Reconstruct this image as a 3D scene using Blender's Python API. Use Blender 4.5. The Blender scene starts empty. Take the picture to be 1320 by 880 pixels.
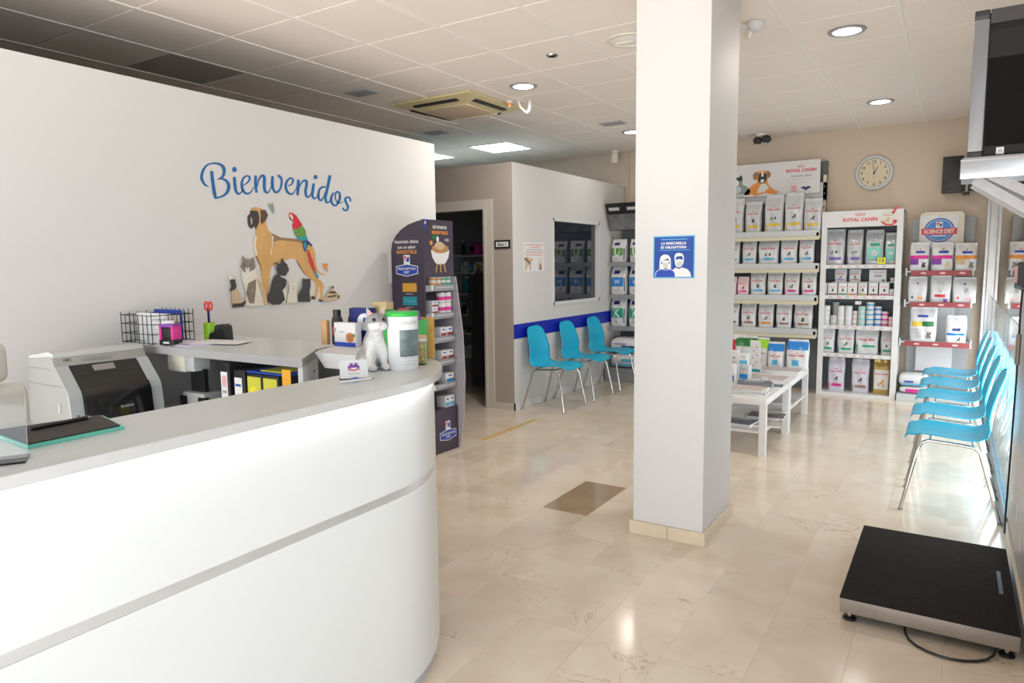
import bpy, bmesh, math, random
from math import pi, sin, cos, radians
from mathutils import Vector, Matrix

SC = bpy.context.scene
COL = SC.collection

# ------------------------------------------------------------------ camera, world, light, exposure
cam_data = bpy.data.cameras.new('camera')
cam_data.sensor_width = 36.0
cam_data.lens = 897.3 / 1320 * 36.0
cam_data.clip_start = 0.02
cam = bpy.data.objects.new('camera', cam_data)
COL.objects.link(cam)
YAW, PITCH, ROLL = -0.565196306, -0.109420627, -0.0123545932
_f = Vector((sin(YAW) * cos(PITCH), cos(YAW) * cos(PITCH), sin(PITCH)))
_r0 = Vector((cos(YAW), -sin(YAW), 0)); _u0 = _r0.cross(_f)
_r = _r0 * cos(ROLL) + _u0 * sin(ROLL); _u = -_r0 * sin(ROLL) + _u0 * cos(ROLL)
_m = Matrix((_r, _u, -_f)).transposed().to_4x4()
_m.translation = Vector((0, 0, 1.48))
cam.matrix_world = _m
SC.camera = cam

world = bpy.data.worlds.new('world'); SC.world = world; world.use_nodes = True
_bg = world.node_tree.nodes['Background']
_bg.inputs['Color'].default_value = (0.80, 0.90, 1.0, 1); _bg.inputs['Strength'].default_value = 0.45

def area(name, loc, rot, sx, sy, power, col):
    l = bpy.data.lights.new(name, 'AREA'); l.shape = 'RECTANGLE'; l.size = sx; l.size_y = sy
    l.energy = power; l.color = col
    o = bpy.data.objects.new(name, l); o.location = loc; o.rotation_euler = rot; COL.objects.link(o)
    return o
# daylight: the bright street opposite, upward fills added as pavement bounce to lift the ceiling, and the frosted side glazing
area('street_daylight', (4.5, -8.5, 2.5), (radians(90), 0, radians(27)), 10.0, 5.0, 470, (0.84, 0.93, 1.0))
area('pavement_bounce_fill', (-1.6, -3.0, 0.03), (radians(150), 0, 0), 6.0, 2.4, 500, (1.0, 0.95, 0.89))  # added lamp facing up; brightens the ceiling in place of pavement bounce
area('entrance_daylight', (4.2, 0.2, 1.9), (radians(90), 0, radians(90)), 5.0, 3.6, 2, (0.84, 0.93, 1.0))
area('entrance_bounce_fill', (2.0, 0.2, 0.03), (0, radians(150), 0), 2.4, 3.4, 30, (1.0, 0.95, 0.89))  # second added upward lamp for the ceiling, outside the right opening
area('side_glazing_daylight', (0.300, 6.5, 0.62), (radians(90), 0, radians(90)), 4.0, 0.95, 33, (0.92, 0.97, 1.0))
SC.view_settings.view_transform = 'Standard'
SC.view_settings.look = 'None'
SC.view_settings.gamma = 1.0
SC.view_settings.exposure = 0.61

# ------------------------------------------------------------------ materials
MATS = {}
def mat(name, col, rough=0.5, metal=0.0, var=0.0, scale=12.0, bump=0.0, emit=0.0, ior=None, trans=0.0, alpha=1.0, coat=0.0, stretch=None, obj_var=0.0, sss=0.0):
    m = bpy.data.materials.new(name); m.use_nodes = True
    nt = m.node_tree; b = nt.nodes['Principled BSDF']
    c = tuple(col) + (1,)
    b.inputs['Base Color'].default_value = c
    b.inputs['Roughness'].default_value = rough
    b.inputs['Metallic'].default_value = metal
    b.inputs['Transmission Weight'].default_value = trans
    b.inputs['Alpha'].default_value = alpha
    b.inputs['Coat Weight'].default_value = coat
    if ior: b.inputs['IOR'].default_value = ior
    if emit:
        b.inputs['Emission Color'].default_value = c
        b.inputs['Emission Strength'].default_value = emit
    if var or bump or obj_var:
        tc = nt.nodes.new('ShaderNodeTexCoord')
        n = nt.nodes.new('ShaderNodeTexNoise'); n.inputs['Scale'].default_value = scale; n.inputs['Detail'].default_value = 4
        src = tc.outputs['Object']
        if stretch:
            mp = nt.nodes.new('ShaderNodeMapping'); mp.inputs['Scale'].default_value = stretch
            nt.links.new(src, mp.inputs['Vector']); src = mp.outputs['Vector']
        nt.links.new(src, n.inputs['Vector'])
        if var:
            mx = nt.nodes.new('ShaderNodeMix'); mx.data_type = 'RGBA'
            mx.inputs[6].default_value = tuple(max(0, v * (1 - var)) for v in col) + (1,)
            mx.inputs[7].default_value = tuple(min(1, v * (1 + var)) for v in col) + (1,)
            nt.links.new(n.outputs['Fac'], mx.inputs[0]); nt.links.new(mx.outputs[2], b.inputs['Base Color'])
        if bump:
            bp = nt.nodes.new('ShaderNodeBump'); bp.inputs['Strength'].default_value = bump; bp.inputs['Distance'].default_value = 0.01
            nt.links.new(n.outputs['Fac'], bp.inputs['Height']); nt.links.new(bp.outputs['Normal'], b.inputs['Normal'])
    MATS[name] = m
    return m

WHITE = mat('white_paint', (0.70, 0.70, 0.70), 0.55, var=0.02, scale=3, bump=0.03)
mat('wall_white', (0.65, 0.64, 0.63), 0.6, var=0.015, scale=2, bump=0.04)
mat('wall_taupe', (0.43, 0.37, 0.32), 0.6, var=0.03, scale=2, bump=0.04)
mat('wall_beige', (0.62, 0.51, 0.40), 0.6, var=0.03, scale=2, bump=0.04)
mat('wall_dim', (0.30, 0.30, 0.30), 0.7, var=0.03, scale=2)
mat('wall_grey', (0.46, 0.44, 0.43), 0.35, var=0.02, scale=2)
mat('door_frame', (0.62, 0.56, 0.50), 0.35, var=0.03, scale=8)
mat('blue_band', (0.005, 0.016, 0.42), 0.35, var=0.05)
mat('ceiling_void', (0.16, 0.14, 0.12), 0.8, var=0.05)
mat('ceiling_bar', (0.90, 0.85, 0.78), 0.4, var=0.02)
mat('ceiling_tile', (0.88, 0.79, 0.71), 0.75, var=0.05, scale=160, bump=0.12)
mat('ceiling_tile_dark', (0.44, 0.40, 0.37), 0.75, var=0.08, scale=160, bump=0.12)
mat('counter_front', (0.78, 0.80, 0.80), 0.28, var=0.01, scale=2)
mat('counter_top', (0.62, 0.66, 0.67), 0.28, var=0.03, scale=30)
mat('counter_edge', (0.64, 0.635, 0.625), 0.30, metal=0.15, var=0.06, scale=14)
mat('slab_edge', (0.38, 0.38, 0.39), 0.4, var=0.05, scale=20)
mat('brushed_silver', (0.72, 0.72, 0.73), 0.32, metal=0.5, var=0.05, scale=10)
mat('led', (1.0, 0.97, 0.93), 0.5, emit=6.0)
mat('lamp_glow', (0.93, 0.97, 1.0), 0.5, emit=7.0)
mat('panel_glow', (0.80, 0.96, 1.0), 0.5, emit=7.0)
mat('chrome', (0.62, 0.60, 0.58), 0.18, metal=1.0, var=0.03)
mat('aluminium', (0.40, 0.40, 0.41), 0.28, metal=0.55, var=0.03, scale=8)
mat('cyan_plastic', (0.008, 0.44, 0.69), 0.30, var=0.04, scale=4)
mat('cream_plastic', (0.78, 0.74, 0.62), 0.45, var=0.04, scale=8)
mat('yellowed_plastic', (0.62, 0.53, 0.30), 0.45, var=0.06, scale=5)
mat('brown_grille', (0.60, 0.45, 0.31), 0.6, var=0.20, scale=9)
mat('black', (0.012, 0.012, 0.013), 0.45, var=0.15, scale=20)
mat('black_gloss', (0.010, 0.010, 0.012), 0.10, var=0.1)
mat('soft_black', (0.035, 0.032, 0.032), 0.7, var=0.25, scale=30, bump=0.1)
mat('rubber_mat', (0.018, 0.015, 0.014), 0.85, ior=1.25, var=0.35, scale=40, bump=0.2)
mat('steel_side', (0.27, 0.23, 0.20), 0.45, metal=0.3, var=0.1, scale=20)
mat('grey_metal', (0.30, 0.31, 0.32), 0.45, metal=0.2, var=0.05)
mat('dark_metal', (0.10, 0.105, 0.115), 0.5, var=0.06)
mat('panel_slate', (0.16, 0.18, 0.20), 0.5, var=0.04)
mat('rack_cream', (0.66, 0.60, 0.44), 0.45, var=0.04)
mat('rack_grey', (0.58, 0.60, 0.60), 0.4, var=0.04)
mat('cabinet_white', (0.72, 0.71, 0.71), 0.4, var=0.02)
mat('paper', (0.76, 0.76, 0.76), 0.6, var=0.02)
mat('lilac_paper', (0.68, 0.62, 0.80), 0.6, var=0.04)
mat('bag_white', (0.68, 0.68, 0.69), 0.30, var=0.05, scale=9, bump=0.22)
mat('bag_silver', (0.56, 0.57, 0.59), 0.28, metal=0.1, var=0.10, scale=9, bump=0.25)
mat('bag_lilac', (0.60, 0.58, 0.66), 0.30, var=0.06, scale=9, bump=0.22)
mat('bag_gold', (0.52, 0.36, 0.11), 0.28, metal=0.3, var=0.12, scale=9, bump=0.22)
mat('bag_pink', (0.85, 0.62, 0.66), 0.35, var=0.06, scale=9, bump=0.2)
mat('tin', (0.74, 0.74, 0.75), 0.28, metal=0.5, var=0.05)
mat('red', (0.62, 0.02, 0.03), 0.4, var=0.08)
mat('print_red', (0.70, 0.04, 0.05), 0.45, var=0.05)
mat('maroon', (0.30, 0.045, 0.05), 0.45, var=0.1)
mat('yellow', (0.72, 0.50, 0.06), 0.4, var=0.06)
mat('bright_yellow', (0.85, 0.74, 0.03), 0.4, var=0.04)
mat('binder_yellow', (0.62, 0.60, 0.06), 0.45, var=0.08)
mat('note_orange', (0.80, 0.40, 0.02), 0.5, var=0.05)
mat('sky_blue', (0.10, 0.42, 0.66), 0.4, var=0.06)
mat('bag_blue', (0.02, 0.22, 0.62), 0.25, var=0.12, scale=8, bump=0.2)
mat('lettering_blue', (0.004, 0.125, 0.37), 0.4, var=0.04)
mat('poster_blue', (0.006, 0.055, 0.32), 0.4, var=0.04)
mat('navy', (0.008, 0.02, 0.16), 0.4, var=0.08)
mat('royal', (0.015, 0.06, 0.42), 0.4, var=0.05)
mat('magenta', (0.68, 0.03, 0.28), 0.4, var=0.06)
mat('purple', (0.20, 0.05, 0.34), 0.4, var=0.08)
mat('violet', (0.22, 0.16, 0.50), 0.4, var=0.06)
mat('green', (0.03, 0.44, 0.06), 0.35, var=0.10, bump=0.05)
mat('lime', (0.30, 0.62, 0.02), 0.3, var=0.10, bump=0.15)
mat('dark_green', (0.01, 0.17, 0.04), 0.3, var=0.12, bump=0.15)
mat('band_green', (0.02, 0.36, 0.20), 0.4, var=0.06)
mat('aqua', (0.25, 0.66, 0.58), 0.4, var=0.06)
mat('teal', (0.02, 0.30, 0.36), 0.4, var=0.10)
mat('orange', (0.78, 0.28, 0.04), 0.4, var=0.08)
mat('amber', (0.72, 0.36, 0.04), 0.4, var=0.05)
mat('brown', (0.30, 0.17, 0.09), 0.5, var=0.15, scale=30)
mat('band_brown', (0.33, 0.19, 0.14), 0.5, var=0.1)
mat('cork', (0.62, 0.36, 0.10), 0.7, var=0.20, scale=60, bump=0.1)
mat('wood', (0.55, 0.34, 0.16), 0.5, var=0.18, scale=8, stretch=(1, 1, 0.15))
mat('tan_card', (0.55, 0.42, 0.23), 0.6, var=0.08)
mat('display_aubergine', (0.050, 0.036, 0.060), 0.45, var=0.06)
mat('display_grey', (0.17, 0.17, 0.18), 0.5, var=0.06)
mat('display_lilac', (0.40, 0.38, 0.42), 0.45, var=0.05)
mat('kibble', (0.45, 0.24, 0.09), 0.7, var=0.5, scale=60, bump=0.4)
mat('fawn', (0.62, 0.36, 0.13), 0.6, var=0.22, scale=9)
mat('tan', (0.60, 0.44, 0.27), 0.6, var=0.22, scale=25)
mat('cream', (0.74, 0.68, 0.58), 0.6, var=0.14, scale=25)
mat('tabby', (0.24, 0.19, 0.15), 0.6, var=0.55, scale=40)
mat('charcoal', (0.045, 0.042, 0.042), 0.6, var=0.35, scale=30)
mat('darkbrown', (0.09, 0.06, 0.045), 0.6, var=0.35, scale=30)
mat('greygreen', (0.25, 0.32, 0.30), 0.6, var=0.35, scale=60)
mat('parrot_green', (0.12, 0.30, 0.06), 0.5, var=0.35, scale=30)
mat('grey', (0.34, 0.34, 0.35), 0.5, var=0.1)
mat('mid_grey', (0.52, 0.52, 0.53), 0.45, var=0.05)
mat('light_grey', (0.55, 0.57, 0.57), 0.4, var=0.03)
mat('printer_grey', (0.36, 0.365, 0.35), 0.45, var=0.03, scale=5)
mat('printer_face', (0.46, 0.51, 0.53), 0.4, var=0.03, scale=5)
mat('screen', (0.30, 0.28, 0.27), 0.2, var=0.05)
mat('fur_grey', (0.52, 0.51, 0.51), 0.9, var=0.28, scale=55, bump=0.8)
mat('fur_white', (0.78, 0.76, 0.75), 0.9, var=0.12, scale=70, bump=0.8)
mat('pink', (0.75, 0.42, 0.42), 0.5, var=0.1)
mat('leather_white', (0.68, 0.67, 0.63), 0.45, var=0.05, scale=14, bump=0.06)
mat('photo_print', (0.13, 0.18, 0.18), 0.4, var=1.0, scale=26)
mat('photo_mono', (0.16, 0.16, 0.16), 0.4, var=0.95, scale=9)
mat('mag_cover', (0.14, 0.11, 0.10), 0.4, var=0.8, scale=14)
mat('mag_cover_blue', (0.11, 0.135, 0.165), 0.4, var=0.8, scale=14)
mat('mag_cover_pale', (0.50, 0.45, 0.43), 0.4, var=0.4, scale=12)
mat('tape_yellow', (0.60, 0.42, 0.10), 0.45, var=0.15, scale=30)
mat('marble_trim', (0.66, 0.55, 0.42), 0.2, var=0.12, scale=9)
mat('dark_cloth', (0.010, 0.010, 0.012), 0.9, var=0.3, scale=30)
mat('glass_edge', (0.16, 0.62, 0.50), 0.15, var=0.05)
mat('clear_acrylic', (0.96, 0.97, 0.98), 0.03, trans=1.0, ior=1.30)
mat('jar_glass', (0.97, 0.97, 0.97), 0.03, trans=1.0, ior=1.25)
mat('window_glass', (0.010, 0.014, 0.024), 0.02, ior=1.9)
mat('mirror', (0.70, 0.66, 0.58), 0.02, metal=1.0)
mat('frosted_film', (0.55, 0.62, 0.62), 0.22, var=0.03, scale=3, coat=0.4)
mat('shop_glass', (1, 1, 1), 0.0, trans=1.0, ior=1.01)
mat('tv_mesh', (0.008, 0.007, 0.006), 0.8, ior=1.15, var=0.5, scale=300, bump=0.04)
mat('tv_frame', (0.016, 0.016, 0.016), 0.6, ior=1.25, var=0.1)
mat('tv_silver', (0.17, 0.165, 0.17), 0.4, metal=0.3, var=0.05)
mat('bracket_grey', (0.30, 0.29, 0.29), 0.45, metal=0.3, var=0.05)
mat('clock_face', (0.70, 0.60, 0.43), 0.5, var=0.03)

def marble(name, base, dark, rough):
    m = mat(name, base, rough, ior=1.5)
    nt = m.node_tree; b = nt.nodes['Principled BSDF']; L = nt.links.new
    tc = nt.nodes.new('ShaderNodeTexCoord'); oi = nt.nodes.new('ShaderNodeObjectInfo')
    add = nt.nodes.new('ShaderNodeVectorMath'); add.operation = 'ADD'
    sc = nt.nodes.new('ShaderNodeVectorMath'); sc.operation = 'SCALE'; sc.inputs['Scale'].default_value = 37.0
    cmb = nt.nodes.new('ShaderNodeCombineXYZ')
    L(oi.outputs['Random'], cmb.inputs[0]); L(oi.outputs['Random'], cmb.inputs[1]); L(cmb.outputs[0], sc.inputs[0])
    L(tc.outputs['Object'], add.inputs[0]); L(sc.outputs[0], add.inputs[1])
    n1 = nt.nodes.new('ShaderNodeTexNoise'); n1.inputs['Scale'].default_value = 3.2; n1.inputs['Detail'].default_value = 6; n1.inputs['Distortion'].default_value = 0.6
    L(add.outputs[0], n1.inputs['Vector'])
    n2 = nt.nodes.new('ShaderNodeTexNoise'); n2.inputs['Scale'].default_value = 4.5; n2.inputs['Detail'].default_value = 8; n2.inputs['Distortion'].default_value = 1.6
    L(add.outputs[0], n2.inputs['Vector'])
    r1 = nt.nodes.new('ShaderNodeValToRGB')
    r1.color_ramp.elements[0].position = 0.32; r1.color_ramp.elements[0].color = dark + (1,)
    r1.color_ramp.elements[1].position = 0.66; r1.color_ramp.elements[1].color = base + (1,)
    L(n1.outputs['Fac'], r1.inputs[0])
    r2 = nt.nodes.new('ShaderNodeValToRGB')            # thin rust veins where the second noise crosses its middle
    e = r2.color_ramp.elements; e[0].position = 0.485; e[0].color = (0, 0, 0, 1); e[1].position = 0.515; e[1].color = (0, 0, 0, 1)
    k = e.new(0.5); k.color = (0.55, 0.55, 0.55, 1)
    L(n2.outputs['Fac'], r2.inputs[0])
    n3 = nt.nodes.new('ShaderNodeTexNoise'); n3.inputs['Scale'].default_value = 2.0; L(add.outputs[0], n3.inputs['Vector'])
    r3 = nt.nodes.new('ShaderNodeValToRGB'); r3.color_ramp.elements[0].position = 0.52; r3.color_ramp.elements[1].position = 0.68
    L(n3.outputs['Fac'], r3.inputs[0])
    mu = nt.nodes.new('ShaderNodeMath'); mu.operation = 'MULTIPLY'; L(r2.outputs[0], mu.inputs[0]); L(r3.outputs[0], mu.inputs[1])
    mx = nt.nodes.new('ShaderNodeMix'); mx.data_type = 'RGBA'; mx.inputs[7].default_value = (0.30, 0.15, 0.07, 1)
    L(mu.outputs[0], mx.inputs[0]); L(r1.outputs[0], mx.inputs[6])
    hs = nt.nodes.new('ShaderNodeHueSaturation')
    mr = nt.nodes.new('ShaderNodeMapRange'); mr.inputs['To Min'].default_value = 0.95; mr.inputs['To Max'].default_value = 1.05
    L(oi.outputs['Random'], mr.inputs['Value']); L(mr.outputs[0], hs.inputs['Value'])
    L(mx.outputs[2], hs.inputs['Color']); L(hs.outputs[0], b.inputs['Base Color'])
    return m
marble('marble_floor', (0.76, 0.67, 0.56), (0.68, 0.57, 0.45), 0.14)
marble('marble_dark', (0.42, 0.31, 0.21), (0.33, 0.23, 0.15), 0.10)

# ------------------------------------------------------------------ mesh helpers
class MB:
    def __init__(s): s.v = []; s.f = []
    def add(s, v, f):
        o = len(s.v); s.v += [tuple(p) for p in v]; s.f += [tuple(i + o for i in q) for q in f]; return s
    def box(s, x0, x1, y0, y1, z0, z1):
        return s.add([(x0,y0,z0),(x1,y0,z0),(x1,y1,z0),(x0,y1,z0),(x0,y0,z1),(x1,y0,z1),(x1,y1,z1),(x0,y1,z1)],
                     [(0,3,2,1),(4,5,6,7),(0,1,5,4),(1,2,6,5),(2,3,7,6),(3,0,4,7)])
    def cyl(s, p0, p1, r0, r1=None, n=16, cap=True):
        r1 = r0 if r1 is None else r1
        p0 = Vector(p0); p1 = Vector(p1); d = (p1 - p0).normalized()
        a = d.orthogonal().normalized(); b = d.cross(a)
        v = [p0 + (a*cos(2*pi*i/n) + b*sin(2*pi*i/n))*r0 for i in range(n)] + [p1 + (a*cos(2*pi*i/n) + b*sin(2*pi*i/n))*r1 for i in range(n)]
        f = [(i, (i+1)%n, n+(i+1)%n, n+i) for i in range(n)]
        if cap: f += [tuple(range(n-1, -1, -1)), tuple(range(n, 2*n))]
        return s.add(v, f)
    def tube(s, pts, r, n=8):
        P = [Vector(p) for p in pts]; rings = []; a = None
        for i, p in enumerate(P):
            d = (P[min(i+1, len(P)-1)] - P[max(i-1, 0)]).normalized()
            a = d.orthogonal().normalized() if a is None else (a - d*a.dot(d)).normalized()
            b = d.cross(a)
            rings.append([p + (a*cos(2*pi*k/n) + b*sin(2*pi*k/n))*r for k in range(n)])
        v = [q for R in rings for q in R]; f = []
        for i in range(len(P)-1):
            for k in range(n):
                f.append((i*n+k, i*n+(k+1)%n, (i+1)*n+(k+1)%n, (i+1)*n+k))
        f += [tuple(range(n-1, -1, -1)), tuple(range((len(P)-1)*n, len(P)*n))]
        return s.add(v, f)
    def lathe(s, prof, n=24, c=(0, 0)):
        v = []; f = []
        for r, z in prof:
            v += [(c[0]+r*cos(2*pi*i/n), c[1]+r*sin(2*pi*i/n), z) for i in range(n)]
        for j in range(len(prof)-1):
            for i in range(n):
                f.append((j*n+i, j*n+(i+1)%n, (j+1)*n+(i+1)%n, (j+1)*n+i))
        f += [tuple(range(n-1, -1, -1)), tuple(range((len(prof)-1)*n, len(prof)*n))]
        return s.add(v, f)
    def prism(s, poly, z0, z1):                         # polygon in XY, extruded along Z
        n = len(poly)
        v = [(x, y, z0) for x, y in poly] + [(x, y, z1) for x, y in poly]
        return s.add(v, [tuple(range(n-1, -1, -1)), tuple(range(n, 2*n))] + [(i, (i+1)%n, n+(i+1)%n, n+i) for i in range(n)])
    def plate(s, poly, O, R, U, t):                     # polygon in the plane O + a*R + b*U, t thick along its normal
        O = Vector(O); R = Vector(R); U = Vector(U); N = R.cross(U).normalized(); n = len(poly)
        v = [O + R*a + U*b for a, b in poly]; v += [p + N*t for p in v]
        return s.add(v, [tuple(range(n-1, -1, -1)), tuple(range(n, 2*n))] + [(i, (i+1)%n, n+(i+1)%n, n+i) for i in range(n)])
    def grid(s, nu, nv, fn):
        v = [fn(i/nu, j/nv) for j in range(nv+1) for i in range(nu+1)]
        f = [(j*(nu+1)+i, j*(nu+1)+i+1, (j+1)*(nu+1)+i+1, (j+1)*(nu+1)+i) for j in range(nv) for i in range(nu)]
        return s.add(v, f)
    def xf(s, M):
        s.v = [tuple(M @ Vector(p)) for p in s.v]; return s
    def mesh(s, name, m, smooth=True, bevel=0.0, seg=2, sharp=40, recalc=True):
        me = bpy.data.meshes.new(name); me.from_pydata(s.v, [], s.f)
        bm = bmesh.new(); bm.from_mesh(me)
        if recalc: bmesh.ops.recalc_face_normals(bm, faces=bm.faces)
        if bevel:
            ed = [e for e in bm.edges if len(e.link_faces) == 2 and e.calc_face_angle() > 0.5]
            bmesh.ops.bevel(bm, geom=ed, offset=bevel, segments=seg, profile=0.6, affect='EDGES', clamp_overlap=True)
        bm.to_mesh(me); bm.free()
        if smooth:
            for p in me.polygons: p.use_smooth = True
            me.set_sharp_from_angle(angle=radians(sharp))
        me.materials.append(MATS[m])
        return me
    def build(s, name, m, parent=None, **k):
        lab = k.pop('label', None)
        return link(name, s.mesh(name, m, **k), parent, lab)

def link(name, me, parent=None, label=None, loc=None):
    o = bpy.data.objects.new(name, me); COL.objects.link(o)
    if parent is not None: o.parent = parent
    if label: o['label'] = label
    if loc is not None: o.location = loc
    return o
def thing(name, label, cat, loc=(0, 0, 0), rz=0.0, group=None):
    o = bpy.data.objects.new(name, None); COL.objects.link(o)
    o.empty_display_size = 0.05
    o.location = loc; o.rotation_euler = (0, 0, rz)
    o['label'] = label; o['category'] = cat
    if group: o['group'] = group
    return o
def tag(o, label, cat, group=None):
    o['label'] = label; o['category'] = cat
    if group: o['group'] = group
    return o
def structure(o): o['kind'] = 'structure'; return o
def copy_tree(root, loc, label, rz=None, group=None):
    r = root.copy(); COL.objects.link(r); r.location = loc
    if rz is not None: r.rotation_euler = (0, 0, rz)
    r['label'] = label
    if group: r['group'] = group
    for ch in [o for o in ALLKIDS(root)]:
        c = ch.copy(); COL.objects.link(c); c.parent = r
        for g in ALLKIDS(ch):
            d = g.copy(); COL.objects.link(d); d.parent = c
    return r
def ALLKIDS(o): return [c for c in COL.objects if c.parent == o]

TXT = {}
def text_geo(s, bold=0.0, shear=0.0):
    key = (s, bold, shear)
    if key not in TXT:
        cu = bpy.data.curves.new('lettering', 'FONT'); cu.body = s; cu.size = 1.0; cu.resolution_u = 2
        cu.offset = bold; cu.shear = shear
        o = bpy.data.objects.new('lettering', cu); COL.objects.link(o)
        dg = bpy.context.evaluated_depsgraph_get(); dg.update()
        me = bpy.data.meshes.new_from_object(o.evaluated_get(dg))
        v = [(p.co.x, p.co.y) for p in me.vertices]; f = [tuple(q.vertices) for q in me.polygons]
        bpy.data.objects.remove(o); bpy.data.curves.remove(cu); bpy.data.meshes.remove(me)
        xs = [p[0] for p in v]; ys = [p[1] for p in v]
        cx = (min(xs)+max(xs))/2; cy = (min(ys)+max(ys))/2
        v = [(x-cx, y-cy) for x, y in v]
        TXT[key] = (v, f, max(xs)-min(xs), max(ys)-min(ys))
    return TXT[key]
for _s, _b in [('ROYAL CANIN', .035), ('W', .02), ('U', .02), ('K', .02), ('PRESCRIPTION', .02), ('DIET', .02), ('SCIENCE DIET', .03), ('LA MASCARILLA', .035), ('ES OBLIGATORIA', .035)]:
    text_geo(_s, _b)
def lettering(s, c, w, O, R, U, m, parent, bold=0.0, name='lettering', lift=0.0006, hmax=None, shear=0.0):
    """flat lettering centred at c=(a,b) in plane O,R,U, w wide"""
    v, f, tw, th = text_geo(s, bold, shear)
    k = w / tw; ky = k if hmax is None else hmax / th
    O = Vector(O); R = Vector(R); U = Vector(U); N = R.cross(U).normalized()
    b = MB().add([O + R*(c[0]+x*k) + U*(c[1]+y*ky) + N*lift for x, y in v], f)
    return b.build(name, m, parent, smooth=False, recalc=False)
def rect(a0, a1, b0, b1): return [(a0, b0), (a1, b0), (a1, b1), (a0, b1)]
def ell(cx, cy, rx, ry, n=24): return [(cx+rx*cos(2*pi*i/n), cy+ry*sin(2*pi*i/n)) for i in range(n)]
def rrect(x0, x1, y0, y1, r, n=5):
    o = []
    for cx, cy, a in ((x1-r, y1-r, 0), (x0+r, y1-r, 90), (x0+r, y0+r, 180), (x1-r, y0+r, 270)):
        o += [(cx+r*cos(radians(a+90*i/n)), cy+r*sin(radians(a+90*i/n))) for i in range(n+1)]
    return o
X_, Y_, Z_ = (1, 0, 0), (0, 1, 0), (0, 0, 1)
FRONT = (X_, Z_)                                        # a panel facing -Y (towards the camera): right = +X
EAST = (Y_, Z_)                                         # a panel facing +X: right = +Y
def panel(name, poly, O, RU, m, parent, t=0.0012, **k): return MB().plate(poly, O, RU[0], RU[1], t).build(name, m, parent, smooth=False, **k)

# ------------------------------------------------------------------ measured sizes (metres)
DATA = {
  'rack1': [(-2.276,-2.089,1.829,2.23),(-2.076,-1.89,1.822,2.174),(-1.864,-1.653,1.814,2.23),(-1.645,-1.444,1.807,2.233),(-1.444,-1.25,1.8,2.153)],
  'rack2': [(-2.277,-2.125,1.461,1.74),(-2.101,-1.936,1.459,1.744),(-1.923,-1.693,1.457,1.746),(-1.677,-1.495,1.454,1.739),(-1.479,-1.317,1.452,1.742)],
  'rack3': [(-2.288,-2.152,1.098,1.307),(-2.146,-2.01,1.099,1.307),(-2.002,-1.824,1.101,1.369),(-1.811,-1.637,1.104,1.368),(-1.625,-1.46,1.106,1.367),(-1.443,-1.282,1.108,1.366)],
  'rack4': [(-2.28,-2.117,0.713,0.997),(-2.099,-1.922,0.72,1.001),(-1.905,-1.727,0.727,1.004),(-1.707,-1.531,0.734,1.008),(-1.514,-1.311,0.742,1.012)],
  'rcA': [(-1.233,-1.021,1.431,1.829),(-1.009,-0.845,1.429,1.813),(-0.827,-0.644,1.428,1.806),(-0.638,-0.525,1.426,1.768)],
  'rcB0': [(-1.241,-1.185,1.097,1.244),(-1.177,-1.079,1.098,1.244),(-1.071,-0.982,1.1,1.244),(-0.978,-0.882,1.101,1.244),(-0.875,-0.784,1.102,1.245),(-0.773,-0.683,1.104,1.245),(-0.672,-0.577,1.105,1.245),(-0.573,-0.533,1.106,1.18)],
  'rcB1': [(-1.127,-0.995,1.248,1.388),(-0.98,-0.857,1.249,1.387),(-0.778,-0.612,1.249,1.382),(-0.572,-0.539,1.25,1.295)],
  'rcC': [(-1.23,-1.142,0.76,1.002),(-1.138,-1.079,0.763,0.875),(-1.071,-1.001,0.765,0.988),(-0.997,-0.923,0.768,0.99),(-0.916,-0.877,0.77,0.932),(-0.87,-0.794,0.773,0.984),(-0.79,-0.711,0.776,1.036),(-0.706,-0.641,0.778,0.987),(-0.641,-0.574,0.781,0.935),(-0.571,-0.523,0.783,0.916)],
  'rcD': [(-1.235,-1.091,0.442,0.726),(-1.068,-0.893,0.453,0.733),(-0.889,-0.654,0.465,0.724),(-0.639,-0.522,0.476,0.731)],
  'rcE': [(-1.152,-0.974,0.015,0.391),(-0.914,-0.731,0.036,0.397),(-0.701,-0.529,0.054,0.41)],
  'sd1': [(-0.408,-0.22,1.367,1.663),(-0.213,-0.009,1.366,1.658),(-0.009,0.194,1.365,1.645)],
  'sd2': [(-0.408,-0.225,1.036,1.303),(-0.208,-0.014,1.04,1.318),(-0.014,0.204,1.043,1.302)],
  'sd3': [(-0.378,-0.12,0.623,0.988),(-0.055,0.139,0.637,0.915)],
  'sdl': [(-0.454,-0.197,0.088,0.288)],
  'tb': [(-1.97,-1.83,0.395,0.765),(-1.83,-1.611,0.408,0.75),(-1.655,-1.5,0.418,0.733),(-1.507,-1.349,0.428,0.702),(-1.334,-1.125,0.442,0.734)],
}
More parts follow.
